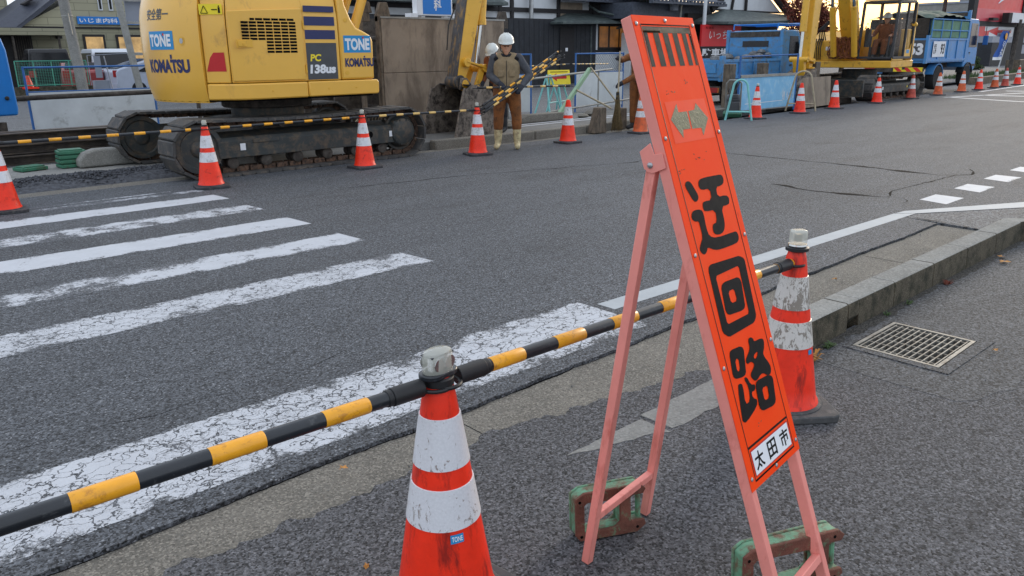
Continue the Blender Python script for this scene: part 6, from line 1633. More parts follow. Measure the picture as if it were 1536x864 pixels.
# coil of brown hoses hung on the deck front, hydraulic lines
b = B(); rnd = random.Random(4)
for i in range(26):
    y0_ = -.18+rnd.uniform(-.02,.62); b.tube([(-1.18-rnd.uniform(0,.1),y0_+rnd.uniform(-.1,.1)+.09*math.cos(a),1.48+.30*math.sin(a)+rnd.uniform(-.03,.03)) for a in [k*math.pi/5 for k in range(10)]], .016, 5, closed=True)
U('rope_coil', b, M_brown2)
b = B()
for k in range(4): b.tube([(-1.0,.75+.06*k,1.7),(-1.2,.75+.05*k,2.0),(-1.1,.55,2.35),(-1.3,.35,2.7)], .018, 6); b.tube([(-1.15,.8+.06*k,1.15),(-1.22,.8+.06*k,1.5),(-1.1,.8+.06*k,1.75)],.016,6)
U('hydraulic_hose', b, M_hose)
b = B(); b.box(-1.106,-1.101,.5,.68,1.42,1.52); U('data_plate', b, M_white)
# seated operator
cp = up.matrix_local if False else None
ox, oy = 24.55+(-.25*math.cos(R(5))+.72*math.sin(R(5))), 11.0+(-.25*math.sin(R(5))-.72*math.cos(R(5)))
op = person((ox,oy,.70), -85, 'operator in rust brown jacket and white helmet seated in the far excavator cab', M_brown2, M_brown2, M_bootk, None,
    legp=[((-.12,-.42,.94),(-.13,-.50,.54),(-.13,-.62,.49)),((.12,-.42,.94),(.13,-.50,.54),(.13,-.62,.49))], head=(0,-.03,1.56), tilt=.1, boot_h=.66,
    arms=[((-.3,-.12,1.15),(-.27,-.36,1.12)),((.3,-.12,1.15),(.27,-.36,1.12))])
# ------------------------------------------------------------------ clinic building, left background
cl = thing('clinic_building', (11.5,42,-.16), 'olive sided building with slate roof and blue lettered sign at upper left', 'building')
def lb(): 
    b = B(); b.M = Matrix.Translation((-11.5,-42,.16)); return b
b = lb(); b.box(8.9,24,42.0,50,-.16,2.66); b.ext([(8.55,2.74),(24,2.74),(24,6.2),(13.2,6.2),(12.4,4.75)], 'y', 42.0, 50)
b.make('wall', M_siding, cl)
b = lb(); b.box(8.5,24,41.93,41.998,2.66,2.735); b.make('eave_band', M_timber, cl)
b = lb(); b.ext([(8.3,2.66),(8.5,2.66),(13.4,6.3),(13.2,6.42)], 'y', 41.75, 42.2); 
b.make('verge', M_roof, cl)
b = lb()
A,B_,C_,D_,E_ = (7.3,41.7,2.66),(8.45,41.7,2.70),(12.9,41.8,6.0),(12.6,46.5,6.2),(7.8,46,3.0)
top = [b.v(p) for p in (A,B_,C_,D_,E_)]; low = [b.v((p[0],p[1],p[2]-.1)) for p in (A,B_,C_,D_,E_)]
b.f(top); b.f(low[::-1]); 
for i in range(5): b.f([top[i],low[i],low[(i+1)%5],top[(i+1)%5]])
b.make('roof', M_roof, cl)
b = lb(); b.box(6.0,9.2,47,52,-.16,6.5); b.make('rear_wall', M_siding, cl)
b = lb(); b.bar((9.05,43.2,3.72),(9.65,43.4,4.08),.3,.08); b.make('roof_vent', M_timber, cl)
b = lb(); b.box(5.0,10.05,40.6,41.99,2.33,2.62); b.make('canopy', M_siding2, cl, bev=.01)
b = lb(); b.box(5.0,8.9,41.9,42.3,-.1,2.33); b.make('entrance_recess', M_timber, cl)
b = lb(); 
for x in (7.95,9.75): b.bar((x,40.8,-.16),(x,40.8,2.33),.08); 
for i in range(9): b.bar((8.1+i*.09,41.86,0),(8.1+i*.09,41.86,2.3),.03)
b.make('canopy_post', M_rustd, cl)
b = lb(); b.box(8.9,24,41.985,41.998,-.16,2.655); b.make('lower_wall', M_siding2, cl)
for (x0,x1,z0,z1) in ((11.04,12.0,1.0,2.40),(12.5,13.75,1.0,2.40)):
    b = lb(); b.box(x0,x1,41.90,41.984,z0,z1); w_ = b.make('window_frame', M_timber, cl)
    b = lb(); b.box(x0+.1,x1-.1,41.885,41.899,z0+.1,z1-.11); b.make('lit_pane', M_litwin, w_)
    if x0 > 12: b = lb(); b.box(x0+.4,x0+.47,41.87,41.884,z0+.1,z1-.1); b.make('mullion', M_timber, w_)
for x in (11.95,12.41):
    b = lb(); b.box(x-.02,x+.17,41.94,41.998,3.49,5.2); w_ = b.make('slit_window', M_plaster, cl); b = lb(); b.box(x+.02,x+.12,41.93,41.939,3.55,5.1); b.make('pane', M_cglass, w_)
b = lb(); b.box(10.92,14.6,41.88,41.97,2.86,3.2); b.make('sign_board', M_blue2 if False else M_blue, cl)
lettering('いじま内科・消化器科', (11.0,2.92,14.4,3.14), lambda u,v: (u-11.5,41.87-42,v+.16), M_white, cl, offset=.02)
b = lb(); b.box(9.9,10.12,41.7,41.97,2.2,2.42); b.sphere((10.05,41.8,2.56),.06,8); b.make('wall_lamp', M_timber, cl)
# utility pole
up_ = thing('utility_pole', (7.9,31,-.16), 'grey concrete utility pole standing in front of the clinic', 'utility pole')
b = B(); b.tube([(0,0,0),(-.02,0,1.1),(-.28,0,5.5)],[.19,.18,.155],16); b.make('pole_shaft', M_pale, up_)
b = B(); b.tube([(-.1,-.19,2.3),(-.14,-.185,3.0)],.03,6); b.lathe([(.178,0),(.182,.02),(.178,.04)],16,c=(-.12,0,2.9)); b.make('band', M_grt, up_)
# green mesh screen
gs = thing('mesh_screen', (5.95,31.0,-.16), 'green mesh fence screen in front of the parked dark van', 'fence')
b = B()
for i in range(5): b.tube([(i*.545,.0,.62),(i*.545,0,1.46)],.018,6)
for z in (.66,1.45): b.tube([(0,0,z),(2.18,0,z)],.018,6)
b.make('frame', M_grnet, gs)
b = B()
for i in range(30): b.tube([(i*.073,0,.66),(i*.073,0,1.45)],.004,4)
for i in range(16): b.tube([(0,0,.66+i*.052),(2.18,0,.66+i*.052)],.0045,4)
b.make('mesh', M_grnet, gs)
b = B(); b.box(-6,2.3,.05,.25,0,.6); b.make('base_wall', M_kerbside, gs)
b = B(); b.lathe([(.15,.6),(.05,.98),(0,.98)],10,c=(.35,-.2,0)); b.box(.1,.6,-.4,.0,.55,.6); o = b.make('marker_cone', M_orange, None, loc=(5.95,31.4,-.16)); tag(o,'small orange marker seen behind the green mesh','traffic cone')
b = B(); b.box(2.5,2.72,0,.02,.85,1.6); b.tube([(2.3,0,.3),(2.3,0,1.62)],.015,6); b.tube([(2.3,0,1.62),(4.1,0,1.7)],.012,6); b.tube([(3.0,0,.3),(2.85,0,1.6)],.02,6); b.box(2.45,2.95,.1,.4,.1,.75)
o = b.make('gate_panel', M_gpanel, None, loc=(5.95,31.2,-.16)); tag(o, 'grey notice panel and thin gate frame right of the green mesh', 'gate')
# cars
def car(loc, rz, label, L_, W_, H_, mat, kind='van'):
    t = thing('parked_car', loc, label, 'car', R(rz), 'cars parked in front of the clinic'); h0 = .28
    if kind == 'van': side = [(0,h0),(L_,h0),(L_,.75),(L_-.15,.95),(L_-.95,1.12),(L_-1.55,H_-.12),(L_-1.8,H_),(.25,H_),(.08,H_-.15),(0,.9)]; gl = [(.25,1.08),(L_-1.15,1.10),(L_-1.62,H_-.17),(.35,H_-.17)]
    else: side = [(0,h0+.05),(L_,h0),(L_,.6),(L_-.1,.78),(L_-.9,.95),(L_-1.75,H_-.08),(L_-2.2,H_),(L_-2.9,H_-.02),(.15,1.10),(.0,1.0)]; gl = [(.75,.98),(L_-1.1,.95),(L_-1.8,H_-.14),(L_-2.7,H_-.12)]
    b = B(); n = 6; secs = []
    for y, k in ((-W_/2,.0),(W_/2,.0)): pass
    # body with tumblehome
    def yy(z): return W_/2-max(0,(z-.95))*.20
    V0 = [b.v((x,-yy(z),z)) for x,z in side]; V1 = [b.v((x,yy(z),z)) for x,z in side]
    b.f(V0); b.f(V1[::-1])
    for i in range(len(side)): b.f([V0[i],V1[i],V1[(i+1)%len(side)],V0[(i+1)%len(side)]])
    b.make('body', mat, t, bev=.05, seg=3)
    b = B()
    for s in (-1,1): b.face([(x,s*(yy(z)+.006),z) for x,z in gl])
    zz = H_-.15
    b.face([(-.006+.02,-yy(1.1)+.12,1.08),(-.006+.02,yy(1.1)-.12,1.08),(.07,yy(zz)-.1,zz),(.07,-yy(zz)+.1,zz)]) if kind=='van' else b.face([(.13,-.6,1.12),(.13,.6,1.12),(L_-2.95,.52,H_-.0),(L_-2.95,-.52,H_-.0)])
    b.face([(L_-.85,-yy(1.1)+.1,1.13),(L_-.85,yy(1.1)-.1,1.13),(L_-1.52,yy(zz)-.1,zz),(L_-1.52,-yy(zz)+.1,zz)]) if kind=='van' else None
    b.make('windows', M_cglass, t)
    for x in (.8,L_-.85):
        for s in (-1,1): wheel(t, x, s*(W_/2-.1), .31, .2, s)
    for s in (-1,1):
        b = B(); b.box(-.02,.06,*sorted((s*(W_/2-.05),s*(W_/2-.3))),.8,1.05); b.make('tail_lamp', M_rlamp, t)
        b = B(); b.box(L_-.1,L_+.01,*sorted((s*(W_/2-.05),s*(W_/2-.4))),.62,.76); b.make('headlight', M_chrome, t)
    b = B(); b.box(-.03,.02,-.8,.8,.32,.55); b.box(-.035,-.025,-.17,.17,.6,.72); b.make('bumper', M_hose if mat is M_carb else mat, t, bev=.02)
    return t
car((8.2,36.2,-.16),82,'dark van with bright windows parked behind the green mesh',4.4,1.7,1.88,M_carb)
car((10.7,36.8,-.16),84,'white van parked behind the utility pole',4.6,1.75,1.88,M_carwh)
car((8.9,34.6,-.16),80,'small red car half hidden behind the green mesh',3.4,1.48,1.35,M_carr,'hatch')
car((9.7,34.2,-.16),4,'silver hatchback seen between the gate and the counterweight',4.3,1.72,1.48,M_carw,'hatch')
# ------------------------------------------------------------------ black clad restaurant behind the works
rs = thing('restaurant_building', (26,27,-.16), 'black clad building with white plaster panels and silver pipe in the centre background', 'building')
def rb_(): 
    b = B(); b.M = Matrix.Translation((-26,-27,.16)); return b
b = rb_(); b.box(14,29.3,26.0,26.15,-.16,2.82); 
for i in range(50):
    x = 14.2+i*.305; b.box(x,x+.012,25.988,25.999,-.16,2.80)
b.make('black_wall', M_blackwall, rs)
b = rb_(); b.box(14,29.3,26.4,32,-.16,5.6); b.make('plaster_wall', M_plaster, rs)
b = rb_()
for z0,z1 in ((3.12,3.30),(4.05,4.2),(2.82,2.86)): b.box(14,29.35,26.32,26.399,z0,z1)
for x in (15.6,17.2,18.9,20.6,22.2,23.4,24.1,27.0,29.2): b.box(x,x+.16,26.30,26.41,2.4,5.6)
b.make('timber_frame', M_timber, rs)
b = rb_(); b.box(27.1,28.7,26.35,26.398,2.95,3.60); b.make('brown_panel', M_rust, rs)
b = rb_(); b.tube([(24.6,26.25,4.4),(25.0,26.2,3.95),(25.15,26.15,3.6),(25.15,26.15,2.85)],.10,14); b.make('vent_pipe', M_steel, rs)
b = rb_(); b.box(26.8,27.75,25.96,25.987,-.1,2.5); d_ = b.make('door', M_timber, rs); b = rb_(); b.box(27.15,27.3,25.94,25.959,1.45,1.6); b.make('door_notice', M_white, d_)
b = rb_(); b.box(13.8,23.2,25.5,26.3,3.3,3.42); b.ext([(25.5,3.42),(26.3,3.42),(26.3,3.75)], 'x', 13.8, 23.2); b.make('side_eave', M_copper, rs)
def tiled_roof(root, off, x0, x1, y0, z0, y1, z1, mat, nr=14):
    b = B(); b.M = Matrix.Translation(off)
    n = int((x1-x0)/.28)
    for i in range(n):
        xa = x0+i*.28; P = []
        for (yy_, zz_) in ((y0,z0),(y1,z1)): P.append([b.v((xa+.28*j/4, yy_, zz_+.05*math.sin(math.pi*j/4))) for j in range(5)])
        for j in range(4): b.f([P[0][j],P[0][j+1],P[1][j+1],P[1][j]], smooth=True)
    for i in range(n):
        xa = x0+i*.28; b.cyl((xa+.14,y0-.01,z0),(xa+.14,y0+.05,z0),.075,n=8)
    b.box(x0,x1,y0+.02,y0+.25,z0-.16,z0-.03)
    return b.make('tiled_roof', mat, root)
tiled_roof(rs, (-26,-27,.16), 26.6, 33.5, 25.4, 3.78, 30.5, 5.6, M_tile)
# hipped canopy and lit bay
b = rb_(); 
A_ = [(26.2,25.2,2.70),(32.4,25.2,2.82),(32.4,27.2,2.85),(26.2,27.2,2.72)]; T_ = [(28.0,26.6,3.24),(30.6,26.6,3.28)]
va = [b.v(p) for p in A_]; vt = [b.v(p) for p in T_]; vl = [b.v((p[0],p[1],p[2]-.09)) for p in A_]
b.f([va[0],va[1],vt[1],vt[0]]); b.f([va[1],va[2],vt[1]]); b.f([va[2],va[3],vt[0],vt[1]]); b.f([va[3],va[0],vt[0]]); b.f(vl[::-1])
for i in range(4): b.f([va[i],vl[i],vl[(i+1)%4],va[(i+1)%4]])
b.make('canopy_roof', M_copper, rs)
b = rb_(); b.box(29.31,33.5,26.2,30,-.16,3.7); b.make('bay_wall', M_timber, rs)
b = rb_(); b.box(29.34,31.9,26.1,26.199,-.16,1.38); b.box(29.32,29.52,26.08,26.199,1.5,2.72); b.make('bay_plaster', M_plaster, rs)
b = rb_(); b.box(29.6,31.7,26.12,26.199,1.55,2.66); w_ = b.make('window_frame', M_timber, rs)
for x in (29.68,30.45,31.2):
    b = rb_(); b.box(x,x+.62,26.10,26.119,1.62,2.58); b.make('dim_pane', M_dimwin, w_)
b = rb_(); b.tube([(29.0,26.2,3.5),(29.0,25.6,3.2),(31.0,25.1,2.9),(31.0,25.4,2.6),(30.8,26.0,2.5)],.05,8); b.tube([(28.95,26.0,-.1),(28.95,26.0,2.6)],.045,8); b.make('downpipe', M_copper, rs)
vm = thing('utility_box', (31.5,25.6,-.16), 'white metal cabinet with a dark window behind the sweeping man', 'cabinet')
b = B(); b.box(-.45,.5,-.3,.3,0,2.45); b.make('body', M_white, vm, bev=.02)
b = B(); b.box(-.3,.1,-.315,-.301,1.9,2.25); b.make('display', M_cglass, vm)
# stacked round bales / hedge mound behind mesh fence
def foliage(name, c, rad, n, mat, label, cat, seed, leaf=.12, group=None, trunk=None, holes=.25, kids=True):
    rnd = random.Random(seed); t = thing(name, (c[0],c[1],-.16), label, cat, 0, group)
    b = B(); k = 0
    centers = []
    for i in range(max(6,n//220)):
        while True:
            p = Vector((rnd.uniform(-1,1),rnd.uniform(-1,1),rnd.uniform(-1,1)))
            if p.length < 1: break
        centers.append((p*.78, rnd.uniform(.16,.34)))
    for i in range(n):
        ctr, cr = rnd.choice(centers); d = Vector((rnd.gauss(0,1),rnd.gauss(0,1),rnd.gauss(0,1))).normalized()*cr*rnd.uniform(.5,1.1); p = ctr+d
        P = Vector((p.x*rad[0],p.y*rad[1],c[2]+p.z*rad[2])); s = leaf*rnd.uniform(.5,1.3)
        a = Vector((rnd.gauss(0,1),rnd.gauss(0,1),rnd.gauss(0,1))).normalized(); u_ = a.orthogonal().normalized(); v_ = a.cross(u_)
        b.face([P-u_*s*.5,P+v_*s*.35,P+u_*s*.5,P-v_*s*.35])
    b.make('foliage', mat, t, weld=False)
    if trunk:
        b = B(); r_ = trunk; b.tube([(0,0,0),(.04,0,c[2]*.6),(0,.05,c[2]+rad[2]*.5)],[r_,r_*.75,r_*.3],10)
        for i in range(9):
            a = rnd.uniform(0,6.28); z0 = c[2]*rnd.uniform(.55,1.0); b.tube([(0,0,z0),(rad[0]*.35*math.cos(a),rad[1]*.35*math.sin(a),z0+rad[2]*.3),(rad[0]*.7*math.cos(a),rad[1]*.7*math.sin(a),z0+rad[2]*.6)],[r_*.45,r_*.25,r_*.08],6)
        b.make('trunk', M_bark, t)
    return t
foliage('shrub', (31.0,24.0,.75), (1.5,.8,.75), 5000, M_leaf, 'rounded brownish hedge behind the sweeping man\'s broom handle', 'shrub', 5, .09)
foliage('pine_tree', (38.6,31.5,4.6), (2.0,1.6,1.7), 9000, M_pine, 'dark green conifer above the top left of the detour sign', 'tree', 6, .16, None, .18)
foliage('autumn_tree', (41.0,21.5,3.0), (2.0,1.6,2.4), 7000, M_autumn, 'reddish autumn tree seen between the far digging arm and boom', 'tree', 7, .13, None, .15)
foliage('bare_tree', (44.5,21.0,2.2), (2.2,1.6,1.7), 5000, M_bark, 'brown twiggy tree low behind the far excavator deck', 'tree', 17, .12, None, .15)
foliage('shrub', (60.0,19.3,.45), (1.0,1.0,.7), 2500, M_leaf, 'green shrub right of the far dump truck cab', 'shrub', 8, .1)
foliage('tree', (48.5,29,1.6), (5,2,1.3), 7000, M_pine, 'dark tree mass behind the second restaurant roof', 'tree', 9, .2, None, .2)
# power pole and box top by the sign
pp = thing('utility_pole', (42.4,30,-.16), 'dark slim utility pole rising behind the top of the detour sign', 'utility pole')
b = B(); b.tube([(0,0,0),(0,0,8)],.2,14); b.make('pole_shaft', M_rustd, pp)
pp = thing('service_pole', (33.2,24.0,-.16), 'thin pole with a white meter box above the white cabinet', 'pole')
b = B(); b.tube([(0,0,0),(0,0,5)],.05,8); b.make('pole_shaft', M_grt, pp)
b = B(); b.box(-.75,-.35,-.1,.1,3.45,4.1); b.make('meter_box', M_gpanel, pp); b = B(); b.tube([(-.3+.14*math.cos(a),0,3.75+.14*math.sin(a)) for a in [k*.52 for k in range(12)]],.02,6,closed=True); b.tube([(-.8+.1*math.cos(a),0,3.75+.12*math.sin(a)) for a in [k*.52 for k in range(12)]],.02,6,closed=True); b.make('insulator', M_grt, pp)
# second restaurant roof with gable
r2 = thing('gabled_building', (38,23.5,-.16), 'dark roofed building with white triangular gable behind the small blue truck', 'building')
def r2b(): 
    b = B(); b.M = Matrix.Translation((-38,-23.5,.16)); return b
b = r2b(); b.box(33.8,42.5,24.0,31,-.16,3.2); b.make('wall', M_timber, r2)
tiled_roof(r2, (-38,-23.5,.16), 30.0, 36.0, 23.2, 3.68, 28, 5.6, M_tile)
b = r2b(); b.box(29.8,36.2,24.2,28,2.9,3.6); b.make('roof_side', M_tile, r2)
b = r2b(); b.ext([(35.4,3.42),(41.9,3.42),(40.3,4.3),(38.2,5.4)], 'y', 23.6, 23.9); b.make('gable', M_plaster, r2)
b = r2b(); b.bar((35.0,23.45,3.35),(38.3,23.45,5.6),.16,.3); b.bar((42.6,23.45,3.3),(38.3,23.45,5.6),.16,.35); b.bar((38.2,23.5,3.42),(38.2,23.5,5.4),.12,.1); b.bar((36.9,23.52,3.42),(37.2,23.52,4.7),.10,.1); b.box(35.2,42,23.5,23.59,3.34,3.42); b.make('gable_timber', M_timber, r2)
b = r2b(); b.bar((42.75,23.2,3.25),(38.3,23.2,5.75),.2,.12); b.make('verge_board', pm('red_brown_board', (120,58,42), .6, var=.15), r2)
b = r2b(); A_ = [(34.0,21.8,2.74),(42.8,21.8,2.95),(42.8,24,3.0),(34.0,24,2.8)]; T_ = [(36.0,23.4,3.42),(41.6,23.4,3.3)]
va = [b.v(p) for p in A_]; vt = [b.v(p) for p in T_]; vl = [b.v((p[0],p[1],p[2]-.12)) for p in A_]
b.f([va[0],va[1],vt[1],vt[0]]); b.f([va[1],va[2],vt[1]]); b.f([va[2],va[3],vt[0],vt[1]]); b.f([va[3],va[0],vt[0]]); b.f(vl[::-1])
for i in range(4): b.f([va[i],vl[i],vl[(i+1)%4],va[(i+1)%4]])
b.make('canopy_roof', M_copper, r2)
pp = thing('pole', (33.75,23,-.16), 'white slim pole left of the red restaurant sign', 'pole'); b = B(); b.tube([(0,0,0),(.05,0,6)],.09,10); b.make('pole_shaft', M_plaster, pp)
rsn = thing('restaurant_sign', (35,22.9,-.16), 'red signboard with white brush lettering and parking strip above the small truck', 'sign')
b = B(); b.box(-1.6,1.85,-.05,.05,1.78,2.78); b.make('sign_face', M_redsign, rsn)
b = B(); b.box(-1.6,2.4,-.05,.05,1.15,1.775); b.box(1.86,2.4,-.05,.05,1.775,2.85); b.box(-1.4,-1.2,-.03,.03,0,1.15); b.box(1.2,1.4,-.03,.03,0,1.15); b.make('sign_base', M_timber, rsn)
lettering('いっちょう', (-1.0,2.12,1.7,2.52), lambda u,v: (u,-.055,v), M_white, rsn, offset=.0, slant=.1)
lettering('和食処', (-1.3,2.58,-.6,2.70), lambda u,v: (u,-.055,v), M_dark, rsn)
lettering('駐車場', (-1.5,1.3,.85,1.68), lambda u,v: (u,-.055,v), M_white, rsn, offset=.03)
b = B(); b.face([(1.05,-.056,1.5),(1.6,-.056,1.72),(1.6,-.056,1.28)]); b.face([(1.6,-.056,1.58),(1.85,-.056,1.58),(1.85,-.056,1.42),(1.6,-.056,1.42)]); b.make('arrow', M_redsign, rsn)
# mid things behind far excavator: distant trees and hedge row for the skyline
# ------------------------------------------------------------------ big red sign at the right edge
bs = thing('roadside_sign', (52.5,16,-.16), 'large red roadside sign in a black frame at the upper right corner', 'sign')
b = B(); b.box(-3.6,4.2,-.08,.08,3.68,6.6); b.make('sign_face', M_redsign, bs)
b = B(); b.box(-3.6,4.2,-.10,.08,3.02,3.679); b.make('lower_face', M_pinkred, bs)
b = B(); b.box(-4.2,-3.61,-.15,.15,0,6.7); b.box(4.21,5.3,-.15,.15,0,6.7); b.box(-3.6,4.2,-.15,.15,2.78,3.01); b.box(-3.0,-2.8,-.1,.1,0,2.2); b.make('sign_frame', M_timber, bs)
b = B(); b.box(-1.6,3.4,-.05,.05,2.22,2.75); b.make('arrow_panel', M_white, bs)
b = B(); b.box(-3.4,-1.61,-.05,.05,2.22,2.75); b.face([(-1.2,-.055,2.5),(.6,-.055,2.75),(.6,-.055,2.25)]); b.face([(.6,-.055,2.58),(3.0,-.055,2.58),(3.0,-.055,2.42),(.6,-.055,2.42)]); b.box(-1.65,-.9,-.06,-.052,2.23,2.5); b.make('arrow', M_redsign, bs)
b = B(); b.tube([(-.2,-.09,4.0),(.6,-.09,4.35),(1.3,-.09,5.0)],[.02,.12,.1],6); b.make('brush_stroke', M_white, bs)
for i,c in enumerate('本路'): lettering(c, (-2.65,5.15-.6*i,-1.85,5.65-.6*i), lambda u,v: (u,-.085,v-.2), M_white, bs, offset=.03)
b = B(); b.box(.9,3.7,-.6,-.25,2.98,3.52); b.make('side_notice', M_white, bs); 
b = B(); b.box(.3,.89,-.6,-.25,2.95,3.5); b.make('notice_end', M_timber, bs)
b = B(); b.box(-1.8,-.9,-.45,-.2,3.05,3.2); b.make('flood_lamp', M_timber, bs)
pp = thing('post', (54.6,15.4,0), 'dark leaning post with notice box in front of the red sign', 'post')
b = B(); b.tube([(-.1,0,-.16),(.3,0,3.0)],.12,10); b.tube([(1.3,0,2.9),(.2,0,2.0)],.06,8); b.make('pole_shaft', M_rustd, pp)
bn = thing('banner_flag', (53.2,15.7,-.16), 'blue vertical banner with white letters hanging left of the dark post', 'banner')
b = B(); n = 10; V = [[b.v((-.05-.95*(i/n)*1.0+1.25*j, .05*math.sin(i*.9+j*2), 2.52-1.62*i/n)) for j in (0,1)] for i in range(n+1)]
for i in range(n): b.f([V[i][0],V[i][1],V[i+1][1],V[i+1][0]], 1 if i == n-1 else 0, True)
b.make('cloth', [M_flag, M_white], bn)
b = B(); b.tube([(-.1,0,2.56),(1.3,0,2.56)],.02,6); b.tube([(1.26,0,2.6),(.05,0,0)],.03,6); b.make('pole_shaft', M_steel, bn)
for i,c in enumerate('OTASO'): lettering(c, (.0,0,.36,.17), (lambda i: (lambda u,v: (u+.42-.95*(i+2.6)/8.5,-.08,1.78-.2*i+v)))(i), M_white, bn, offset=.02)
b = B(); b.lathe([(.0,-.075),(.2,-.08),(.2,-.07)], 18, c=(.48,0,2.22), axis='y'); b.make('emblem', M_pyel, bn)
# low dark building and planter behind the red sign
lbk = thing('shop_building', (60,24,-.16), 'dark shop front with pale upper wall behind the big red sign', 'building')
b = B(); b.box(19,75,0,8,0,2.0); b.make('lower_wall', M_blackwall, lbk)
b = B(); b.box(19,75,.05,8,2.0,2.5); b.make('fascia', M_gpanel, lbk); b = B(); b.box(33,75,-.3,8,2.51,8); b.make('upper_wall', M_pale, lbk)
b = B(); b.box(26,29.2,-.04,-.002,1.0,1.8); b.make('window', M_gpanel, lbk)
b = B(); b.box(-.5,12,-.4,.4,0,.85); o = b.make('planter_wall', M_wood, None, loc=(57.2,15.9,-.16)); tag(o, 'long dark timber planter at the right edge below the red sign', 'planter')
b = B(); b.box(0,60,-.2,.2,0,.3); o = b.make('roadside_kerb', M_wood, None, loc=(40,12.7,-.16)); struct(o); o.rotation_euler = (0,0,R(4))
# grass verge
b = B(); rnd = random.Random(21)
for i in range(9000):
    x = rnd.uniform(42,75); y = 13.2+(x-40)*.07+rnd.uniform(0,1.6); h = rnd.uniform(.05,.2); a = rnd.uniform(0,6.28)
    b.face([(x-.03*math.cos(a),y-.03*math.sin(a),-.16),(x+.03*math.cos(a),y+.03*math.sin(a),-.16),(x+rnd.uniform(-.05,.05),y,-.16+h*2)])
o = b.make('grass', M_leaf, None, loc=(0,0,0), weld=False); tag(o, 'strip of green grass between road edge and planter', 'grass', kind='stuff')
pp = thing('utility_pole', (52.9,19,-.16), 'slim dark pole against the yellow sky behind the far dump truck', 'utility pole'); b = B(); b.tube([(0,0,0),(.1,0,9)],.11,10); b.make('pole_shaft', M_rustd, pp)
bb = thing('distant_building', (95,30,-.16), 'small beige block on the skyline beside the dump truck headboard', 'building')
b = B(); b.box(-2.4,2.4,0,6,0,6.0); b.make('wall', M_pale, bb); b = B(); b.box(-2.5,2.5,-.2,6.2,6.01,6.2); b.make('roof', M_gpanel, bb)
for k,(x,y,w,h) in enumerate(((120,48,26,2.6),(150,70,30,3.0),(110,64,20,2.5),(90,44,10,2.3),(170,46,30,3.2))):
    t = thing('distant_building', (x,y,-.16), ('low grey building far down the road','wide low building on the far skyline left of the first','small far building left of the excavator cab','nearer low grey building behind the far excavator','farthest pale block along the road')[k], 'building')
    b = B(); b.box(-w/2,w/2,0,8,0,h); b.make('wall', [M_gpanel,M_pale,M_siding,M_gpanel,M_pale][k], t); b = B(); b.box(-w/2-.4,w/2+.4,-.4,8.4,h+.01,h+.3); b.make('roof', M_roof, t)
    b = B()
    for i in range(int(w/3)): b.box(-w/2+1+i*3,-w/2+2.4+i*3,-.03,-.005,1.0,2.3)
    b.make('window_row', M_cglass, t)
FPX, CH = 1163.12, 1.47538
CF = (0.644584971, 0.706524582, -0.29211852); CR = (0.736966242, -0.67587599, -0.00850900); CU = (0.203447712, 0.209796715, 0.956344272)
CLOUD = (6.6, 7.2, 8.2, 1); GLOW = (9.0, 5.6, 2.2, 1); EXPO = .62
# ------------------------------------------------------------------ sky, sun, camera
w = bpy.data.worlds.new('World'); S.world = w; w.use_nodes = True
nt = w.node_tree; nn = nt.nodes; bg = nn['Background']
SUN_EL, SUN_AZ = 8., 12.      # azimuth measured from +X towards +Y
sk = nn.new('ShaderNodeTexSky'); sk.sky_type = 'NISHITA'; sk.sun_disc = False
sk.sun_elevation = R(SUN_EL); sk.sun_rotation = R(90-SUN_AZ); sk.air_density = 1.1; sk.dust_density = 2.0; sk.ozone_density = 1.2
tc = nn.new('ShaderNodeTexCoord'); sx = nn.new('ShaderNodeSeparateXYZ'); nt.links.new(tc.outputs['Generated'], sx.inputs[0])
def M_(op, a, b=0., clamp=False):
    o = nn.new('ShaderNodeMath'); o.operation = op; o.use_clamp = clamp
    for i, v in ((0,a),(1,b)):
        if hasattr(v,'is_linked'): nt.links.new(v, o.inputs[i])
        else: o.inputs[i].default_value = v
    return o.outputs[0]
mp = nn.new('ShaderNodeMapping'); mp.inputs['Scale'].default_value = (1,1,3.5); nt.links.new(tc.outputs['Generated'], mp.inputs['Vector'])
nz = nn.new('ShaderNodeTexNoise'); nz.inputs['Scale'].default_value = 3.2; nz.inputs['Detail'].default_value = 7; nz.inputs['Roughness'].default_value = .55; nt.links.new(mp.outputs[0], nz.inputs['Vector'])
rp_ = nn.new('ShaderNodeMapRange'); rp_.inputs['From Min'].default_value = .38; rp_.inputs['From Max'].default_value = .62; rp_.inputs['To Min'].default_value = .55; rp_.inputs['To Max'].default_value = .97; nt.links.new(nz.outputs['Fac'], rp_.inputs['Value'])
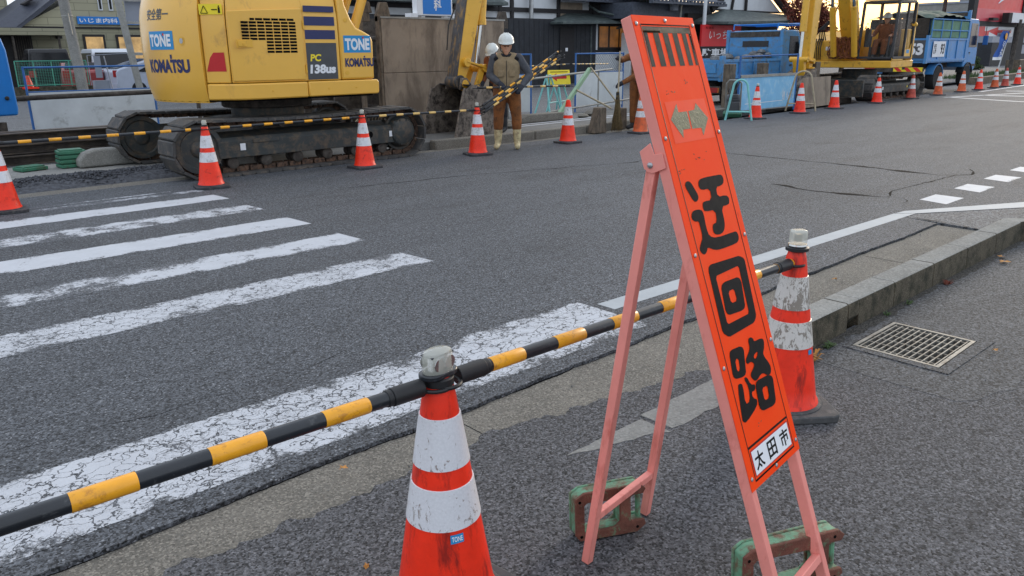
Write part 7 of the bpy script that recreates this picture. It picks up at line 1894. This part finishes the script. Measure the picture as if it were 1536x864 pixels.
# cloud colour: grey-white deck, warm near the sun
gr = nn.new('ShaderNodeVectorMath'); gr.operation = 'DOT_PRODUCT'; nt.links.new(tc.outputs['Generated'], gr.inputs[0]); gr.inputs[1].default_value = (math.cos(R(SUN_EL-4))*math.cos(R(SUN_AZ)), math.cos(R(SUN_EL-4))*math.sin(R(SUN_AZ)), math.sin(R(SUN_EL-4)))
gl = M_('POWER', M_('MAXIMUM', gr.outputs['Value'], 0.), 22.)
mx = nn.new('ShaderNodeMix'); mx.data_type = 'RGBA'; nt.links.new(gl, mx.inputs[0]); mx.inputs[6].default_value = CLOUD; mx.inputs[7].default_value = GLOW
m2 = nn.new('ShaderNodeMix'); m2.data_type = 'RGBA'; nt.links.new(rp_.outputs[0], m2.inputs[0]); nt.links.new(sk.outputs[0], m2.inputs[6]); nt.links.new(mx.outputs[2], m2.inputs[7])
nt.links.new(m2.outputs[2], bg.inputs['Color']); bg.inputs['Strength'].default_value = .12
sl = bpy.data.lights.new('sun', 'SUN'); sl.energy = .9; sl.angle = R(14); sl.color = (1,.9,.76)
so = bpy.data.objects.new('sun', sl); COL.objects.link(so)
d = Vector((math.cos(R(SUN_EL+8))*math.cos(R(SUN_AZ)), math.cos(R(SUN_EL+8))*math.sin(R(SUN_AZ)), math.sin(R(SUN_EL+8))))
so.rotation_euler = d.to_track_quat('Z','Y').to_euler(); so.location = (0,0,20)
cam = bpy.data.cameras.new('camera'); co = bpy.data.objects.new('camera', cam); COL.objects.link(co); S.camera = co
cam.sensor_width = 36; cam.lens = FPX/1536*36; cam.clip_end = 3000; cam.clip_start = .05
r_, u_, f_ = (Vector(v) for v in (CR, CU, CF))
co.matrix_world = Matrix(((r_.x,u_.x,-f_.x,0),(r_.y,u_.y,-f_.y,0),(r_.z,u_.z,-f_.z,CH),(0,0,0,1)))
cam.dof.use_dof = False
S.view_settings.view_transform = 'Standard'; S.view_settings.look = 'None'; S.view_settings.gamma = 1; S.view_settings.exposure = EXPO
S.render.engine = 'CYCLES'
